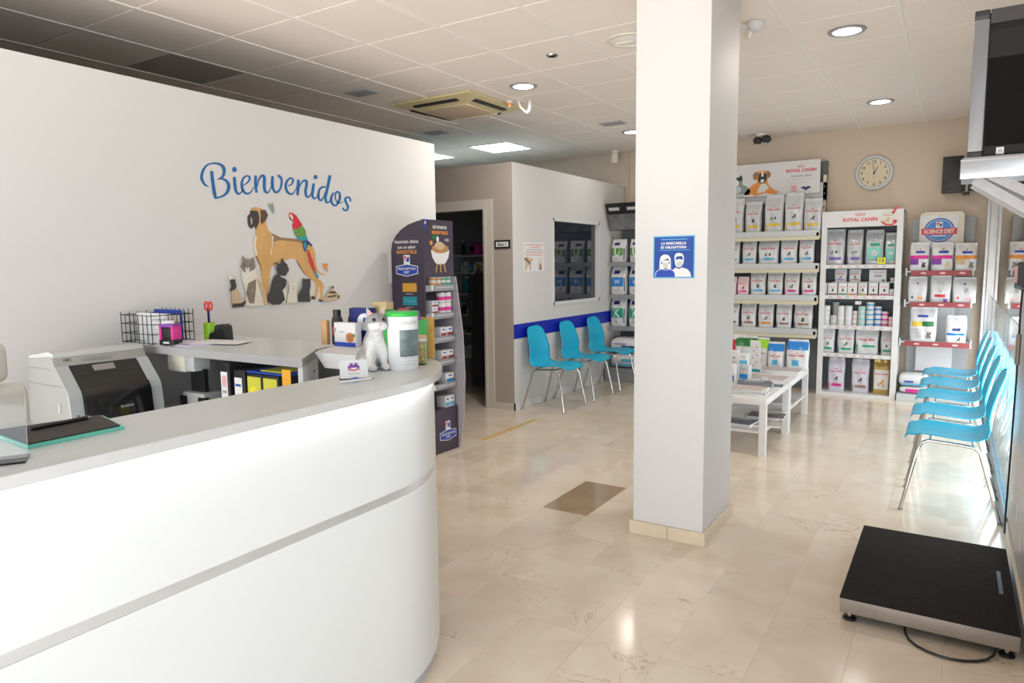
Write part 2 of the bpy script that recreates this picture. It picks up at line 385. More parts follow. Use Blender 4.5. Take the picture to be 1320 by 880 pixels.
DATA_LET = [([[(2.58,2.049,2.6,2.053),(2.58,2.039,2.601,2.043),(2.58,2.029,2.602,2.033),(2.581,2.019,2.602,2.023),(2.581,2.009,2.603,2.013),(2.581,1.998,2.604,2.002),(2.582,1.987,2.605,1.991),(2.583,1.975,2.606,1.98),(2.584,1.964,2.607,1.969),(2.585,1.952,2.608,1.958),(2.586,1.941,2.61,1.946),(2.587,1.929,2.611,1.935),(2.589,1.919,2.613,1.925),(2.591,1.911,2.614,1.916),(2.594,1.903,2.614,1.909),(2.596,1.896,2.615,1.901),(2.598,1.889,2.615,1.894)],[(2.567,1.959,2.565,1.956),(2.561,1.962,2.558,1.957),(2.555,1.966,2.55,1.958),(2.55,1.969,2.543,1.959),(2.546,1.972,2.535,1.962),(2.542,1.977,2.529,1.967),(2.539,1.982,2.524,1.973),(2.537,1.988,2.52,1.98),(2.534,1.994,2.517,1.986),(2.533,1.999,2.514,1.992),(2.532,2.003,2.513,1.997),(2.531,2.007,2.512,2.004),(2.531,2.012,2.513,2.011),(2.533,2.019,2.515,2.02),(2.535,2.027,2.518,2.029),(2.538,2.036,2.521,2.039),(2.541,2.044,2.526,2.048),(2.545,2.051,2.531,2.057),(2.55,2.059,2.538,2.065),(2.555,2.066,2.545,2.073),(2.56,2.072,2.552,2.08),(2.566,2.077,2.56,2.085),(2.573,2.082,2.569,2.09),(2.58,2.085,2.577,2.094),(2.588,2.088,2.586,2.097),(2.596,2.09,2.595,2.099),(2.604,2.092,2.604,2.102),(2.612,2.092,2.613,2.103),(2.62,2.092,2.622,2.104),(2.628,2.092,2.632,2.104),(2.637,2.09,2.642,2.104),(2.644,2.088,2.652,2.103),(2.65,2.086,2.661,2.1),(2.654,2.082,2.669,2.096),(2.658,2.078,2.676,2.09),(2.661,2.073,2.681,2.084),(2.662,2.068,2.685,2.076),(2.663,2.063,2.686,2.067),(2.663,2.056,2.685,2.057),(2.662,2.049,2.683,2.048),(2.66,2.043,2.68,2.04),(2.659,2.037,2.677,2.033),(2.656,2.033,2.672,2.026),(2.654,2.028,2.667,2.02),(2.65,2.024,2.659,2.014),(2.645,2.019,2.651,2.01),(2.638,2.015,2.641,2.007),(2.63,2.01,2.632,2.005),(2.622,2.005,2.623,2.002)],[(2.642,2.006,2.641,2.012),(2.646,2.007,2.645,2.013),(2.65,2.007,2.649,2.015),(2.653,2.008,2.654,2.016),(2.657,2.007,2.66,2.017),(2.662,2.005,2.667,2.016),(2.668,2.003,2.675,2.015),(2.674,2.0,2.683,2.013),(2.678,1.997,2.691,2.009),(2.682,1.993,2.697,2.005),(2.684,1.989,2.702,2.0),(2.687,1.984,2.707,1.994),(2.688,1.98,2.71,1.987),(2.688,1.975,2.711,1.979),(2.688,1.969,2.712,1.971),(2.687,1.964,2.71,1.963),(2.686,1.958,2.708,1.955),(2.684,1.952,2.704,1.947),(2.681,1.945,2.699,1.938),(2.677,1.939,2.693,1.931),(2.673,1.933,2.687,1.924),(2.668,1.927,2.679,1.918),(2.663,1.923,2.672,1.913),(2.657,1.918,2.663,1.908),(2.65,1.914,2.654,1.904),(2.641,1.91,2.644,1.901),(2.631,1.907,2.633,1.897),(2.62,1.904,2.622,1.894),(2.609,1.901,2.611,1.891)]],[]),([[(2.732,2.03,2.752,2.033),(2.732,2.018,2.753,2.022),(2.732,2.007,2.754,2.011),(2.732,1.996,2.754,2.0),(2.732,1.985,2.755,1.989),(2.733,1.975,2.756,1.979),(2.734,1.964,2.756,1.968),(2.736,1.954,2.756,1.96),(2.739,1.946,2.757,1.952),(2.743,1.938,2.76,1.947),(2.749,1.932,2.762,1.942),(2.755,1.928,2.765,1.939),(2.763,1.925,2.767,1.938),(2.772,1.927,2.769,1.938),(2.779,1.932,2.773,1.94),(2.785,1.937,2.779,1.943),(2.79,1.942,2.783,1.946),(2.794,1.948,2.786,1.95),(2.796,1.953,2.789,1.955),(2.798,1.959,2.792,1.96),(2.8,1.964,2.795,1.965)]],[(2.763,2.078),(2.761,2.071),(2.757,2.066),(2.751,2.062),(2.745,2.06),(2.739,2.061),(2.733,2.063),(2.73,2.068),(2.729,2.074),(2.731,2.08),(2.735,2.086),(2.74,2.09),(2.747,2.092),(2.753,2.091),(2.758,2.088),(2.762,2.084)]),([[(2.802,1.982,2.799,1.987),(2.81,1.987,2.806,1.991),(2.818,1.991,2.814,1.996),(2.825,1.995,2.821,2.001),(2.833,2.0,2.827,2.005),(2.84,2.005,2.832,2.011),(2.846,2.011,2.837,2.016),(2.852,2.017,2.841,2.022),(2.856,2.022,2.844,2.026),(2.859,2.029,2.845,2.03),(2.86,2.035,2.845,2.034),(2.86,2.041,2.845,2.036),(2.857,2.046,2.845,2.038),(2.852,2.05,2.843,2.039),(2.846,2.051,2.841,2.041),(2.839,2.052,2.837,2.042),(2.832,2.051,2.833,2.041),(2.825,2.049,2.828,2.04),(2.817,2.045,2.823,2.037),(2.81,2.041,2.818,2.033),(2.803,2.035,2.814,2.029),(2.797,2.029,2.81,2.023),(2.792,2.021,2.807,2.017),(2.788,2.013,2.804,2.01),(2.784,2.004,2.803,2.003),(2.783,1.994,2.802,1.996),(2.782,1.984,2.802,1.987),(2.783,1.974,2.802,1.979),(2.785,1.965,2.804,1.971),(2.788,1.957,2.806,1.965),(2.792,1.95,2.809,1.959),(2.797,1.943,2.813,1.954),(2.803,1.938,2.816,1.95),(2.81,1.934,2.82,1.948),(2.819,1.932,2.825,1.945),(2.827,1.932,2.83,1.944),(2.836,1.933,2.834,1.944),(2.844,1.936,2.839,1.945),(2.851,1.94,2.844,1.948),(2.857,1.946,2.85,1.952),(2.864,1.952,2.856,1.957),(2.869,1.959,2.861,1.962),(2.874,1.967,2.867,1.969),(2.879,1.975,2.872,1.977),(2.883,1.982,2.878,1.985)]],[]),([[(2.887,2.054,2.906,2.055),(2.886,2.04,2.906,2.042),(2.884,2.026,2.906,2.028),(2.882,2.013,2.905,2.015),(2.882,1.999,2.905,2.002),(2.883,1.986,2.905,1.989),(2.885,1.973,2.905,1.977),(2.887,1.96,2.905,1.964),(2.889,1.948,2.906,1.951)],[(2.908,1.989,2.901,1.99),(2.911,1.999,2.904,1.999),(2.914,2.008,2.906,2.009),(2.918,2.017,2.909,2.018),(2.922,2.026,2.912,2.028),(2.927,2.033,2.916,2.036),(2.932,2.04,2.921,2.045),(2.938,2.046,2.927,2.053),(2.943,2.05,2.933,2.059),(2.946,2.052,2.94,2.064),(2.949,2.052,2.948,2.067),(2.951,2.052,2.957,2.067),(2.951,2.052,2.964,2.065),(2.95,2.051,2.97,2.06),(2.951,2.049,2.972,2.054),(2.951,2.044,2.974,2.048),(2.95,2.038,2.974,2.04),(2.95,2.029,2.974,2.031),(2.948,2.019,2.972,2.02),(2.947,2.008,2.971,2.009),(2.946,1.997,2.97,2.0),(2.946,1.988,2.97,1.991),(2.947,1.978,2.97,1.983),(2.949,1.97,2.97,1.976),(2.952,1.962,2.971,1.971),(2.958,1.956,2.973,1.967),(2.965,1.952,2.976,1.964),(2.973,1.95,2.978,1.962),(2.982,1.951,2.979,1.961),(2.99,1.956,2.983,1.962),(2.996,1.962,2.988,1.967),(3.001,1.97,2.994,1.973),(3.006,1.977,2.999,1.979),(3.009,1.983,3.002,1.985),(3.012,1.99,3.005,1.991),(3.014,1.996,3.008,1.997),(3.017,2.003,3.01,2.004)]],[]),([[(3.016,2.063,3.037,2.064),(3.014,2.051,3.035,2.052),(3.012,2.038,3.034,2.039),(3.01,2.026,3.034,2.028),(3.009,2.014,3.033,2.018),(3.01,2.004,3.034,2.008),(3.011,1.993,3.034,1.999),(3.014,1.984,3.035,1.991),(3.018,1.976,3.037,1.984),(3.023,1.968,3.04,1.979),(3.03,1.962,3.044,1.974),(3.038,1.958,3.048,1.971),(3.049,1.956,3.05,1.97),(3.06,1.96,3.053,1.971),(3.069,1.966,3.059,1.975),(3.078,1.974,3.066,1.981),(3.085,1.981,3.072,1.987),(3.091,1.99,3.077,1.994),(3.095,1.999,3.08,2.002),(3.099,2.009,3.083,2.01),(3.102,2.018,3.085,2.019),(3.104,2.027,3.086,2.027),(3.106,2.037,3.087,2.035),(3.106,2.046,3.087,2.043),(3.105,2.054,3.086,2.049),(3.102,2.062,3.084,2.053),(3.097,2.068,3.08,2.056),(3.092,2.072,3.076,2.059),(3.086,2.076,3.073,2.061),(3.08,2.077,3.071,2.063),(3.074,2.077,3.069,2.064),(3.069,2.076,3.066,2.065),(3.065,2.075,3.062,2.067)]],[]),([[(3.144,2.01,3.142,2.015),(3.152,2.012,3.15,2.018),(3.161,2.015,3.159,2.022),(3.171,2.018,3.166,2.025),(3.179,2.022,3.172,2.029),(3.186,2.028,3.175,2.033),(3.192,2.035,3.179,2.038),(3.196,2.041,3.18,2.044),(3.198,2.048,3.181,2.048),(3.199,2.054,3.181,2.051),(3.196,2.061,3.181,2.054),(3.193,2.065,3.179,2.057),(3.188,2.069,3.178,2.059),(3.181,2.071,3.176,2.059),(3.174,2.071,3.173,2.06),(3.166,2.07,3.169,2.059),(3.158,2.067,3.165,2.057),(3.15,2.062,3.16,2.054),(3.142,2.056,3.154,2.048),(3.135,2.049,3.149,2.042),(3.128,2.041,3.145,2.036),(3.123,2.034,3.142,2.03),(3.12,2.025,3.139,2.023),(3.117,2.016,3.138,2.017),(3.116,2.008,3.137,2.01),(3.117,1.999,3.138,2.003),(3.119,1.99,3.14,1.996),(3.122,1.981,3.142,1.989),(3.126,1.974,3.145,1.983),(3.132,1.967,3.148,1.979),(3.139,1.962,3.153,1.974),(3.147,1.958,3.158,1.971),(3.154,1.956,3.162,1.969),(3.162,1.955,3.166,1.968),(3.17,1.956,3.17,1.967),(3.178,1.958,3.174,1.968),(3.186,1.962,3.179,1.969),(3.193,1.968,3.184,1.973),(3.199,1.975,3.191,1.979),(3.204,1.983,3.197,1.986),(3.208,1.989,3.202,1.992),(3.212,1.995,3.205,1.996),(3.214,1.999,3.208,2.0),(3.215,2.003,3.21,2.004),(3.217,2.008,3.212,2.009)]],[]),([[(3.224,2.061,3.246,2.062),(3.222,2.048,3.245,2.049),(3.22,2.035,3.245,2.036),(3.218,2.022,3.244,2.023),(3.216,2.009,3.242,2.01),(3.215,1.996,3.24,1.997),(3.214,1.983,3.238,1.984),(3.213,1.97,3.235,1.971),(3.212,1.958,3.233,1.958)],[(3.239,2.001,3.232,2.002),(3.244,2.01,3.236,2.011),(3.249,2.019,3.24,2.021),(3.253,2.028,3.244,2.03),(3.259,2.035,3.249,2.039),(3.265,2.041,3.256,2.046),(3.272,2.046,3.262,2.053),(3.278,2.051,3.269,2.059),(3.283,2.053,3.277,2.064),(3.288,2.054,3.285,2.067),(3.291,2.054,3.294,2.069),(3.293,2.053,3.304,2.068),(3.293,2.053,3.312,2.064),(3.293,2.051,3.316,2.057),(3.293,2.047,3.316,2.049),(3.292,2.04,3.316,2.041),(3.291,2.033,3.314,2.033),(3.289,2.024,3.312,2.023),(3.285,2.014,3.308,2.013),(3.282,2.003,3.305,2.002),(3.28,1.993,3.303,1.994),(3.28,1.982,3.303,1.985),(3.281,1.972,3.303,1.976),(3.284,1.963,3.304,1.969),(3.288,1.955,3.306,1.964),(3.294,1.95,3.307,1.961),(3.302,1.947,3.309,1.96),(3.311,1.947,3.311,1.959),(3.319,1.95,3.313,1.959),(3.326,1.955,3.317,1.961),(3.331,1.961,3.323,1.966),(3.336,1.968,3.329,1.971),(3.34,1.974,3.333,1.976),(3.343,1.98,3.336,1.981),(3.344,1.984,3.338,1.985),(3.345,1.989,3.339,1.989),(3.346,1.993,3.341,1.993)]],[]),([[(3.356,2.049,3.377,2.049),(3.352,2.038,3.375,2.037),(3.349,2.026,3.373,2.025),(3.345,2.014,3.37,2.014),(3.343,2.003,3.368,2.003),(3.341,1.992,3.366,1.992),(3.339,1.981,3.363,1.981),(3.338,1.97,3.361,1.972),(3.34,1.961,3.361,1.966),(3.343,1.953,3.362,1.961),(3.349,1.947,3.365,1.957),(3.356,1.943,3.367,1.955),(3.364,1.941,3.369,1.953),(3.373,1.942,3.37,1.953),(3.38,1.946,3.374,1.954),(3.386,1.951,3.379,1.956),(3.391,1.956,3.383,1.959),(3.394,1.961,3.387,1.963),(3.396,1.968,3.389,1.968),(3.398,1.974,3.392,1.974),(3.4,1.98,3.394,1.98)]],[(3.403,2.095),(3.401,2.089),(3.397,2.083),(3.391,2.079),(3.384,2.077),(3.377,2.078),(3.371,2.081),(3.367,2.085),(3.366,2.091),(3.368,2.097),(3.372,2.102),(3.378,2.106),(3.385,2.108),(3.392,2.108),(3.398,2.105),(3.402,2.1)]),([[(3.474,2.037,3.471,2.028),(3.469,2.038,3.465,2.028),(3.463,2.039,3.46,2.028),(3.456,2.039,3.455,2.028),(3.448,2.038,3.451,2.027),(3.439,2.036,3.445,2.024),(3.43,2.032,3.438,2.021),(3.421,2.027,3.431,2.017),(3.412,2.02,3.427,2.013),(3.406,2.012,3.423,2.008),(3.4,2.003,3.42,2.001),(3.397,1.994,3.417,1.993),(3.394,1.985,3.416,1.985),(3.393,1.975,3.415,1.977),(3.393,1.965,3.415,1.968),(3.394,1.955,3.416,1.96),(3.397,1.947,3.417,1.953),(3.401,1.94,3.419,1.949),(3.407,1.935,3.421,1.947),(3.415,1.933,3.422,1.945),(3.426,1.933,3.422,1.945),(3.434,1.938,3.425,1.946),(3.441,1.944,3.431,1.95),(3.448,1.952,3.437,1.956),(3.454,1.96,3.443,1.964),(3.459,1.97,3.449,1.972),(3.464,1.981,3.454,1.982),(3.468,1.992,3.459,1.993),(3.473,2.002,3.464,2.004)],[(3.504,2.119,3.531,2.117),(3.499,2.104,3.526,2.102),(3.494,2.089,3.521,2.087),(3.49,2.074,3.516,2.072),(3.485,2.06,3.512,2.058),(3.48,2.046,3.507,2.044),(3.476,2.031,3.502,2.03),(3.472,2.018,3.497,2.016),(3.468,2.005,3.493,2.003),(3.463,1.993,3.489,1.991),(3.459,1.981,3.484,1.979),(3.455,1.969,3.48,1.968),(3.454,1.958,3.478,1.96),(3.455,1.947,3.478,1.952),(3.458,1.937,3.48,1.944),(3.463,1.929,3.482,1.937),(3.469,1.923,3.483,1.934),(3.48,1.921,3.482,1.934),(3.489,1.923,3.484,1.934),(3.496,1.927,3.489,1.935),(3.501,1.931,3.494,1.938),(3.506,1.936,3.498,1.94),(3.51,1.942,3.502,1.945),(3.513,1.947,3.506,1.95),(3.517,1.952,3.51,1.954)]],[]),([[(3.543,2.006,3.553,2.002),(3.535,1.999,3.548,1.994),(3.527,1.991,3.542,1.985),(3.519,1.983,3.537,1.977),(3.513,1.974,3.534,1.97),(3.509,1.965,3.531,1.963),(3.507,1.956,3.53,1.956),(3.506,1.946,3.53,1.949),(3.507,1.938,3.53,1.943),(3.51,1.93,3.532,1.937),(3.515,1.922,3.535,1.931),(3.521,1.916,3.539,1.927),(3.529,1.911,3.543,1.923),(3.537,1.907,3.547,1.921),(3.546,1.906,3.551,1.919),(3.556,1.906,3.556,1.919),(3.567,1.909,3.559,1.919),(3.576,1.915,3.563,1.923),(3.584,1.922,3.569,1.929),(3.592,1.93,3.574,1.936),(3.599,1.938,3.579,1.944),(3.604,1.946,3.583,1.951),(3.609,1.955,3.587,1.958),(3.613,1.965,3.59,1.966),(3.615,1.974,3.591,1.973),(3.615,1.983,3.592,1.98),(3.614,1.992,3.592,1.987),(3.612,2.0,3.591,1.994),(3.608,2.007,3.589,1.998),(3.602,2.012,3.587,2.001),(3.593,2.015,3.584,2.002),(3.585,2.017,3.58,2.003),(3.575,2.016,3.579,2.004),(3.567,2.012,3.578,2.003),(3.561,2.007,3.574,2.001),(3.557,2.0,3.571,1.997),(3.553,1.994,3.569,1.992),(3.552,1.986,3.567,1.986),(3.551,1.977,3.565,1.978),(3.552,1.968,3.565,1.97),(3.553,1.96,3.565,1.963),(3.556,1.952,3.567,1.956),(3.561,1.945,3.571,1.95),(3.566,1.939,3.575,1.945),(3.573,1.934,3.58,1.941),(3.58,1.931,3.586,1.938),(3.59,1.929,3.593,1.937),(3.599,1.929,3.6,1.936),(3.608,1.929,3.606,1.936),(3.616,1.933,3.612,1.938),(3.623,1.937,3.618,1.942),(3.629,1.942,3.624,1.946),(3.635,1.946,3.631,1.95)]],[]),([[(3.713,1.95,3.698,1.948),(3.713,1.957,3.697,1.954),(3.713,1.964,3.696,1.961),(3.712,1.971,3.695,1.967),(3.708,1.978,3.693,1.969),(3.7,1.983,3.69,1.971),(3.69,1.985,3.684,1.972),(3.68,1.986,3.678,1.973),(3.671,1.985,3.674,1.972),(3.662,1.982,3.67,1.971),(3.654,1.978,3.666,1.968),(3.646,1.971,3.664,1.966),(3.642,1.963,3.663,1.963),(3.642,1.955,3.664,1.96),(3.645,1.947,3.667,1.954),(3.649,1.94,3.671,1.948),(3.653,1.933,3.674,1.941),(3.657,1.926,3.678,1.934),(3.662,1.919,3.683,1.928),(3.665,1.913,3.688,1.92),(3.667,1.909,3.69,1.911),(3.666,1.904,3.688,1.903),(3.665,1.899,3.683,1.894),(3.662,1.894,3.677,1.887),(3.66,1.891,3.669,1.881),(3.657,1.891,3.659,1.878),(3.651,1.891,3.648,1.878),(3.645,1.891,3.639,1.879),(3.641,1.893,3.631,1.881),(3.64,1.893,3.625,1.886),(3.638,1.896,3.622,1.891),(3.637,1.9,3.621,1.896),(3.635,1.905,3.62,1.9)]],[])]
DATA_AN = [('dog_picture',[('fawn',[(2.821,1.803),(2.836,1.812),(2.841,1.836),(2.853,1.853),(2.888,1.861),(2.922,1.855),(2.957,1.846),(2.975,1.815),(2.958,1.785),(2.961,1.752),(2.975,1.719),(3.014,1.687),(3.066,1.676),(3.14,1.671),(3.217,1.669),(3.273,1.654),(3.329,1.629),(3.356,1.584),(3.353,1.53),(3.367,1.466),(3.402,1.439),(3.432,1.429),(3.425,1.422),(3.384,1.434),(3.349,1.462),(3.334,1.503),(3.33,1.467),(3.353,1.412),(3.399,1.384),(3.419,1.356),(3.409,1.301),(3.404,1.264),(3.413,1.24),(3.367,1.243),(3.366,1.261),(3.383,1.274),(3.381,1.329),(3.373,1.348),(3.365,1.321),(3.354,1.276),(3.344,1.262),(3.303,1.264),(3.298,1.283),(3.328,1.29),(3.342,1.331),(3.341,1.376),(3.283,1.414),(3.239,1.459),(3.208,1.512),(3.177,1.539),(3.133,1.539),(3.089,1.526),(3.024,1.505),(2.986,1.488),(2.969,1.454),(2.959,1.387),(2.95,1.319),(2.946,1.252),(2.93,1.244),(2.916,1.262),(2.912,1.355),(2.897,1.439),(2.89,1.497),(2.864,1.547),(2.85,1.596),(2.856,1.654),(2.871,1.695),(2.877,1.72),(2.866,1.74),(2.841,1.723),(2.822,1.742),(2.82,1.775)]),('brown',[(2.999,1.701),(3.066,1.677),(3.217,1.669),(3.273,1.654),(3.329,1.627),(3.272,1.639),(3.183,1.653),(3.065,1.659),(3.006,1.649)]),('brown',[(3.177,1.539),(3.208,1.512),(3.239,1.459),(3.283,1.414),(3.244,1.441),(3.207,1.486)]),('brown',[(2.852,1.596),(2.866,1.547),(2.892,1.497),(2.91,1.455),(2.901,1.505),(2.879,1.555)]),('cream',[(2.856,1.645),(2.871,1.691),(2.883,1.671),(2.87,1.621),(2.88,1.563),(2.866,1.555),(2.851,1.596)]),('cream',[(2.998,1.682),(3.011,1.683),(3.002,1.632),(2.986,1.564),(2.978,1.564),(2.995,1.632)]),('charcoal',[(2.821,1.803),(2.837,1.814),(2.843,1.834),(2.862,1.838),(2.897,1.836),(2.907,1.803),(2.902,1.762),(2.877,1.72),(2.866,1.74),(2.841,1.723),(2.822,1.742),(2.818,1.774)]),('darkbrown',[(2.917,1.843),(2.957,1.846),(2.975,1.815),(2.958,1.785),(2.926,1.755),(2.915,1.771),(2.92,1.812)]),('tan',[(2.842,1.792),(2.852,1.792),(2.853,1.76),(2.843,1.747)]),('charcoal',[(3.367,1.243),(3.37,1.264),(3.386,1.256),(3.413,1.24)]),('charcoal',[(3.303,1.264),(3.298,1.283),(3.328,1.284),(3.338,1.262)])]),('parrot_picture',[('red',[(3.142,1.839),(3.172,1.841),(3.204,1.823),(3.23,1.789),(3.251,1.764),(3.244,1.746),(3.205,1.736),(3.171,1.73),(3.164,1.76),(3.174,1.782),(3.159,1.795),(3.143,1.807)]),('cream',[(3.147,1.829),(3.161,1.832),(3.176,1.81),(3.169,1.793),(3.153,1.807)]),('charcoal',[(3.142,1.808),(3.155,1.809),(3.162,1.792),(3.15,1.795)]),('green',[(3.171,1.73),(3.205,1.738),(3.248,1.762),(3.272,1.734),(3.281,1.692),(3.246,1.68),(3.202,1.686),(3.175,1.704)]),('teal',[(3.186,1.694),(3.202,1.688),(3.246,1.682),(3.281,1.694),(3.291,1.659),(3.273,1.65),(3.228,1.661),(3.201,1.672)]),('navy',[(3.245,1.658),(3.291,1.662),(3.329,1.631),(3.32,1.621),(3.291,1.641),(3.267,1.582),(3.25,1.605)]),('teal',[(3.252,1.65),(3.279,1.65),(3.27,1.592),(3.257,1.61)]),('red',[(3.279,1.597),(3.295,1.597),(3.324,1.53),(3.346,1.467),(3.37,1.412),(3.358,1.408),(3.331,1.449),(3.297,1.512)]),('teal',[(3.334,1.458),(3.348,1.458),(3.376,1.412),(3.355,1.408)])]),('butterfly_picture',[('greygreen',[(2.97,1.889),(3.0,1.886),(3.014,1.897),(3.024,1.86),(3.02,1.822),(3.007,1.838),(2.991,1.858)]),('tan',[(2.97,1.889),(2.987,1.889),(2.984,1.876)])]),('goldfish_picture',[('orange',[(3.412,1.507),(3.466,1.504),(3.453,1.484),(3.457,1.442),(3.439,1.461),(3.422,1.475)])]),('tabby_cat_picture',[('cream',[(2.747,1.458),(2.756,1.441),(2.749,1.417),(2.766,1.376),(2.777,1.326),(2.763,1.253),(2.825,1.241),(2.885,1.242),(2.931,1.252),(2.928,1.286),(2.921,1.337),(2.894,1.397),(2.866,1.431),(2.854,1.468),(2.8,1.457)]),('tabby',[(2.795,1.387),(2.857,1.413),(2.849,1.34),(2.831,1.258),(2.797,1.264),(2.777,1.326)]),('tan',[(2.858,1.423),(2.894,1.389),(2.922,1.333),(2.926,1.253),(2.905,1.244),(2.889,1.305)]),('tabby',[(2.763,1.559),(2.785,1.537),(2.819,1.534),(2.844,1.551),(2.852,1.514),(2.852,1.481),(2.824,1.465),(2.795,1.453),(2.762,1.47),(2.747,1.49),(2.761,1.522)]),('cream',[(2.782,1.483),(2.813,1.483),(2.808,1.46),(2.792,1.45),(2.781,1.467)]),('charcoal',[(2.792,1.482),(2.804,1.481),(2.798,1.472)]),('charcoal',[(2.769,1.502),(2.785,1.498),(2.773,1.491)]),('charcoal',[(2.81,1.498),(2.828,1.502),(2.821,1.491)])]),('ferret_picture',[('tan',[(2.653,1.443),(2.681,1.439),(2.702,1.41),(2.708,1.361),(2.734,1.32),(2.738,1.271),(2.769,1.282),(2.77,1.269),(2.753,1.245),(2.673,1.244),(2.673,1.282),(2.675,1.347),(2.656,1.343),(2.672,1.371),(2.665,1.411)]),('charcoal',[(2.663,1.415),(2.7,1.417),(2.711,1.369),(2.698,1.352),(2.679,1.345),(2.656,1.342),(2.672,1.371)]),('cream',[(2.653,1.443),(2.683,1.436),(2.699,1.412),(2.679,1.417),(2.665,1.407)]),('charcoal',[(2.738,1.267),(2.769,1.282),(2.771,1.269),(2.752,1.244),(2.671,1.243),(2.674,1.266)])]),('black_puppy_picture',[('charcoal',[(2.998,1.516),(3.019,1.513),(3.045,1.505),(3.06,1.547),(3.078,1.522),(3.103,1.5),(3.115,1.465),(3.083,1.427),(3.04,1.426),(3.092,1.401),(3.084,1.362),(3.05,1.333),(3.064,1.297),(3.068,1.271),(3.029,1.243),(2.966,1.244),(2.932,1.269),(2.934,1.303),(2.956,1.336),(2.97,1.387),(2.993,1.428),(3.02,1.441),(3.01,1.479)]),('cream',[(3.04,1.429),(3.08,1.425),(3.071,1.417),(3.05,1.419)]),('cream',[(3.058,1.337),(3.085,1.344),(3.086,1.296),(3.072,1.254),(3.04,1.246),(3.071,1.271),(3.065,1.302)]),('grey',[(3.001,1.511),(3.015,1.505),(3.02,1.479),(3.01,1.488)])]),('white_kitten_picture',[('cream',[(3.106,1.4),(3.123,1.382),(3.157,1.386),(3.175,1.394),(3.175,1.354),(3.169,1.31),(3.173,1.248),(3.083,1.249),(3.091,1.296),(3.11,1.33)]),('grey',[(3.122,1.363),(3.135,1.361),(3.128,1.354)]),('grey',[(3.144,1.361),(3.157,1.362),(3.152,1.353)]),('charcoal',[(3.135,1.347),(3.148,1.346),(3.141,1.338)])]),('black_cat_picture',[('charcoal',[(3.223,1.411),(3.236,1.404),(3.276,1.403),(3.291,1.407),(3.289,1.36),(3.277,1.315),(3.282,1.247),(3.177,1.252),(3.176,1.292),(3.198,1.327),(3.216,1.344)])]),('tortoise_picture',[('tan',[(3.41,1.254),(3.43,1.291),(3.462,1.317),(3.476,1.345),(3.495,1.346),(3.499,1.316),(3.523,1.296),(3.548,1.276),(3.54,1.258),(3.515,1.254),(3.502,1.245),(3.428,1.246)]),('darkbrown',[(3.436,1.279),(3.516,1.285),(3.518,1.273),(3.435,1.267)]),('darkbrown',[(3.456,1.313),(3.505,1.311),(3.527,1.294),(3.443,1.298)]),('darkbrown',[(3.526,1.282),(3.549,1.278),(3.545,1.256),(3.533,1.26)]),('darkbrown',[(3.475,1.347),(3.497,1.346),(3.496,1.33),(3.476,1.331)])])]

# ------------------------------------------------------------------ the setting
XW, XR, YB, HC, HP = -3.72, 0.305, 8.74, 2.93, 2.49    # left partition, right wall, back wall, ceiling height, partition height
YF, XL = -1.6, -7.2                                     # shop front, far left wall
# floor
fl = structure(MB().box(XL, 0.5, YF-0.1, YB+0.1, -0.12, -0.0025).build('floor', 'marble_floor', smooth=False))
_t1 = MB().box(-0.1498, 0.1498, -0.2998, 0.2998, -0.011, 0.0).mesh('marble_tile', 'marble_floor', bevel=0.0004, seg=1, smooth=False)
_t2 = MB().box(-0.1498, 0.1498, -0.2998, 0.2998, -0.011, 0.0).mesh('marble_tile_dark', 'marble_dark', bevel=0.0004, seg=1, smooth=False)
ti = 0
for i in range(19):
    x = -5.22 + 0.3 * i + 0.0
    off = 0.30 if i % 2 else 0.0
    for j in range(15):
        y = 1.79 + 0.6 * j - off
        if x > 0.25 or y > 8.6 or y < 1.2: continue
        if x < -3.75 and not (4.4 < y < 6.0): continue
        dark = abs(x + 1.92) < 0.05 and abs(y - 3.77) < 0.32
        o = link('tile', _t2 if dark else _t1, fl, None, (x, y, 0)); ti += 1
        if dark: o['label'] = 'darker brown marble tile'
# ceiling
ce = structure(MB().box(XL, 0.5, YF-0.1, YB+0.1, HC+0.03, HC+0.12).build('ceiling', 'ceiling_void', smooth=False))
GX, GY, G = -5.143, 2.325, 0.6
_c1 = MB().box(-0.293, 0.293, -0.295, 0.295, 0.003, 0.02).mesh('ceiling_tile', 'ceiling_tile', smooth=False, bevel=0.002, seg=1)
_c2 = MB().box(-0.293, 0.293, -0.295, 0.295, 0.006, 0.022).mesh('ceiling_tile_dark', 'ceiling_tile_dark', smooth=False, bevel=0.002, seg=1)
_c3 = MB().box(-0.2, 0.2, -0.295, 0.295, 0.003, 0.02).mesh('ceiling_tile_cut', 'ceiling_tile', smooth=False)
SKIP = {(-2, 8), (0, 8)}                                # light panels take two places
for i in range(-3, 9):
    for j in range(-2, 11):
        x = GX + G*(i+0.5); y = GY + G*(j+0.5)
        if (i, j) in SKIP or y > YB + 0.1: continue
        if i == 8: x = (GX + 8*G + XR)/2 ; me = MB().box(-(XR-GX-8*G)/2+0.004, (XR-GX-8*G)/2, -0.295, 0.295, 0.003, 0.02).mesh('ceiling_tile_narrow', 'ceiling_tile', smooth=False) if j == -2 else me8
        if i == 8: me8 = me
        else: me = _c2 if (i, j) == (0, 1) else _c1
        if y + 0.3 > YB: 
            me = MB().box(-0.293, 0.293, -0.2965, YB-y-0.002, 0.003, 0.02).mesh('ceiling_tile_end', 'ceiling_tile', smooth=False) if i < 8 else MB().box(-(XR-GX-8*G)/2+0.004, (XR-GX-8*G)/2, -0.2965, YB-y-0.002, 0.003, 0.02).mesh('ceiling_tile_corner', 'ceiling_tile', smooth=False)
        o = link('ceiling_tile', me, ce, None, (x, y, HC))
        if me is _c2: o['label'] = 'dark grey replaced ceiling tile'
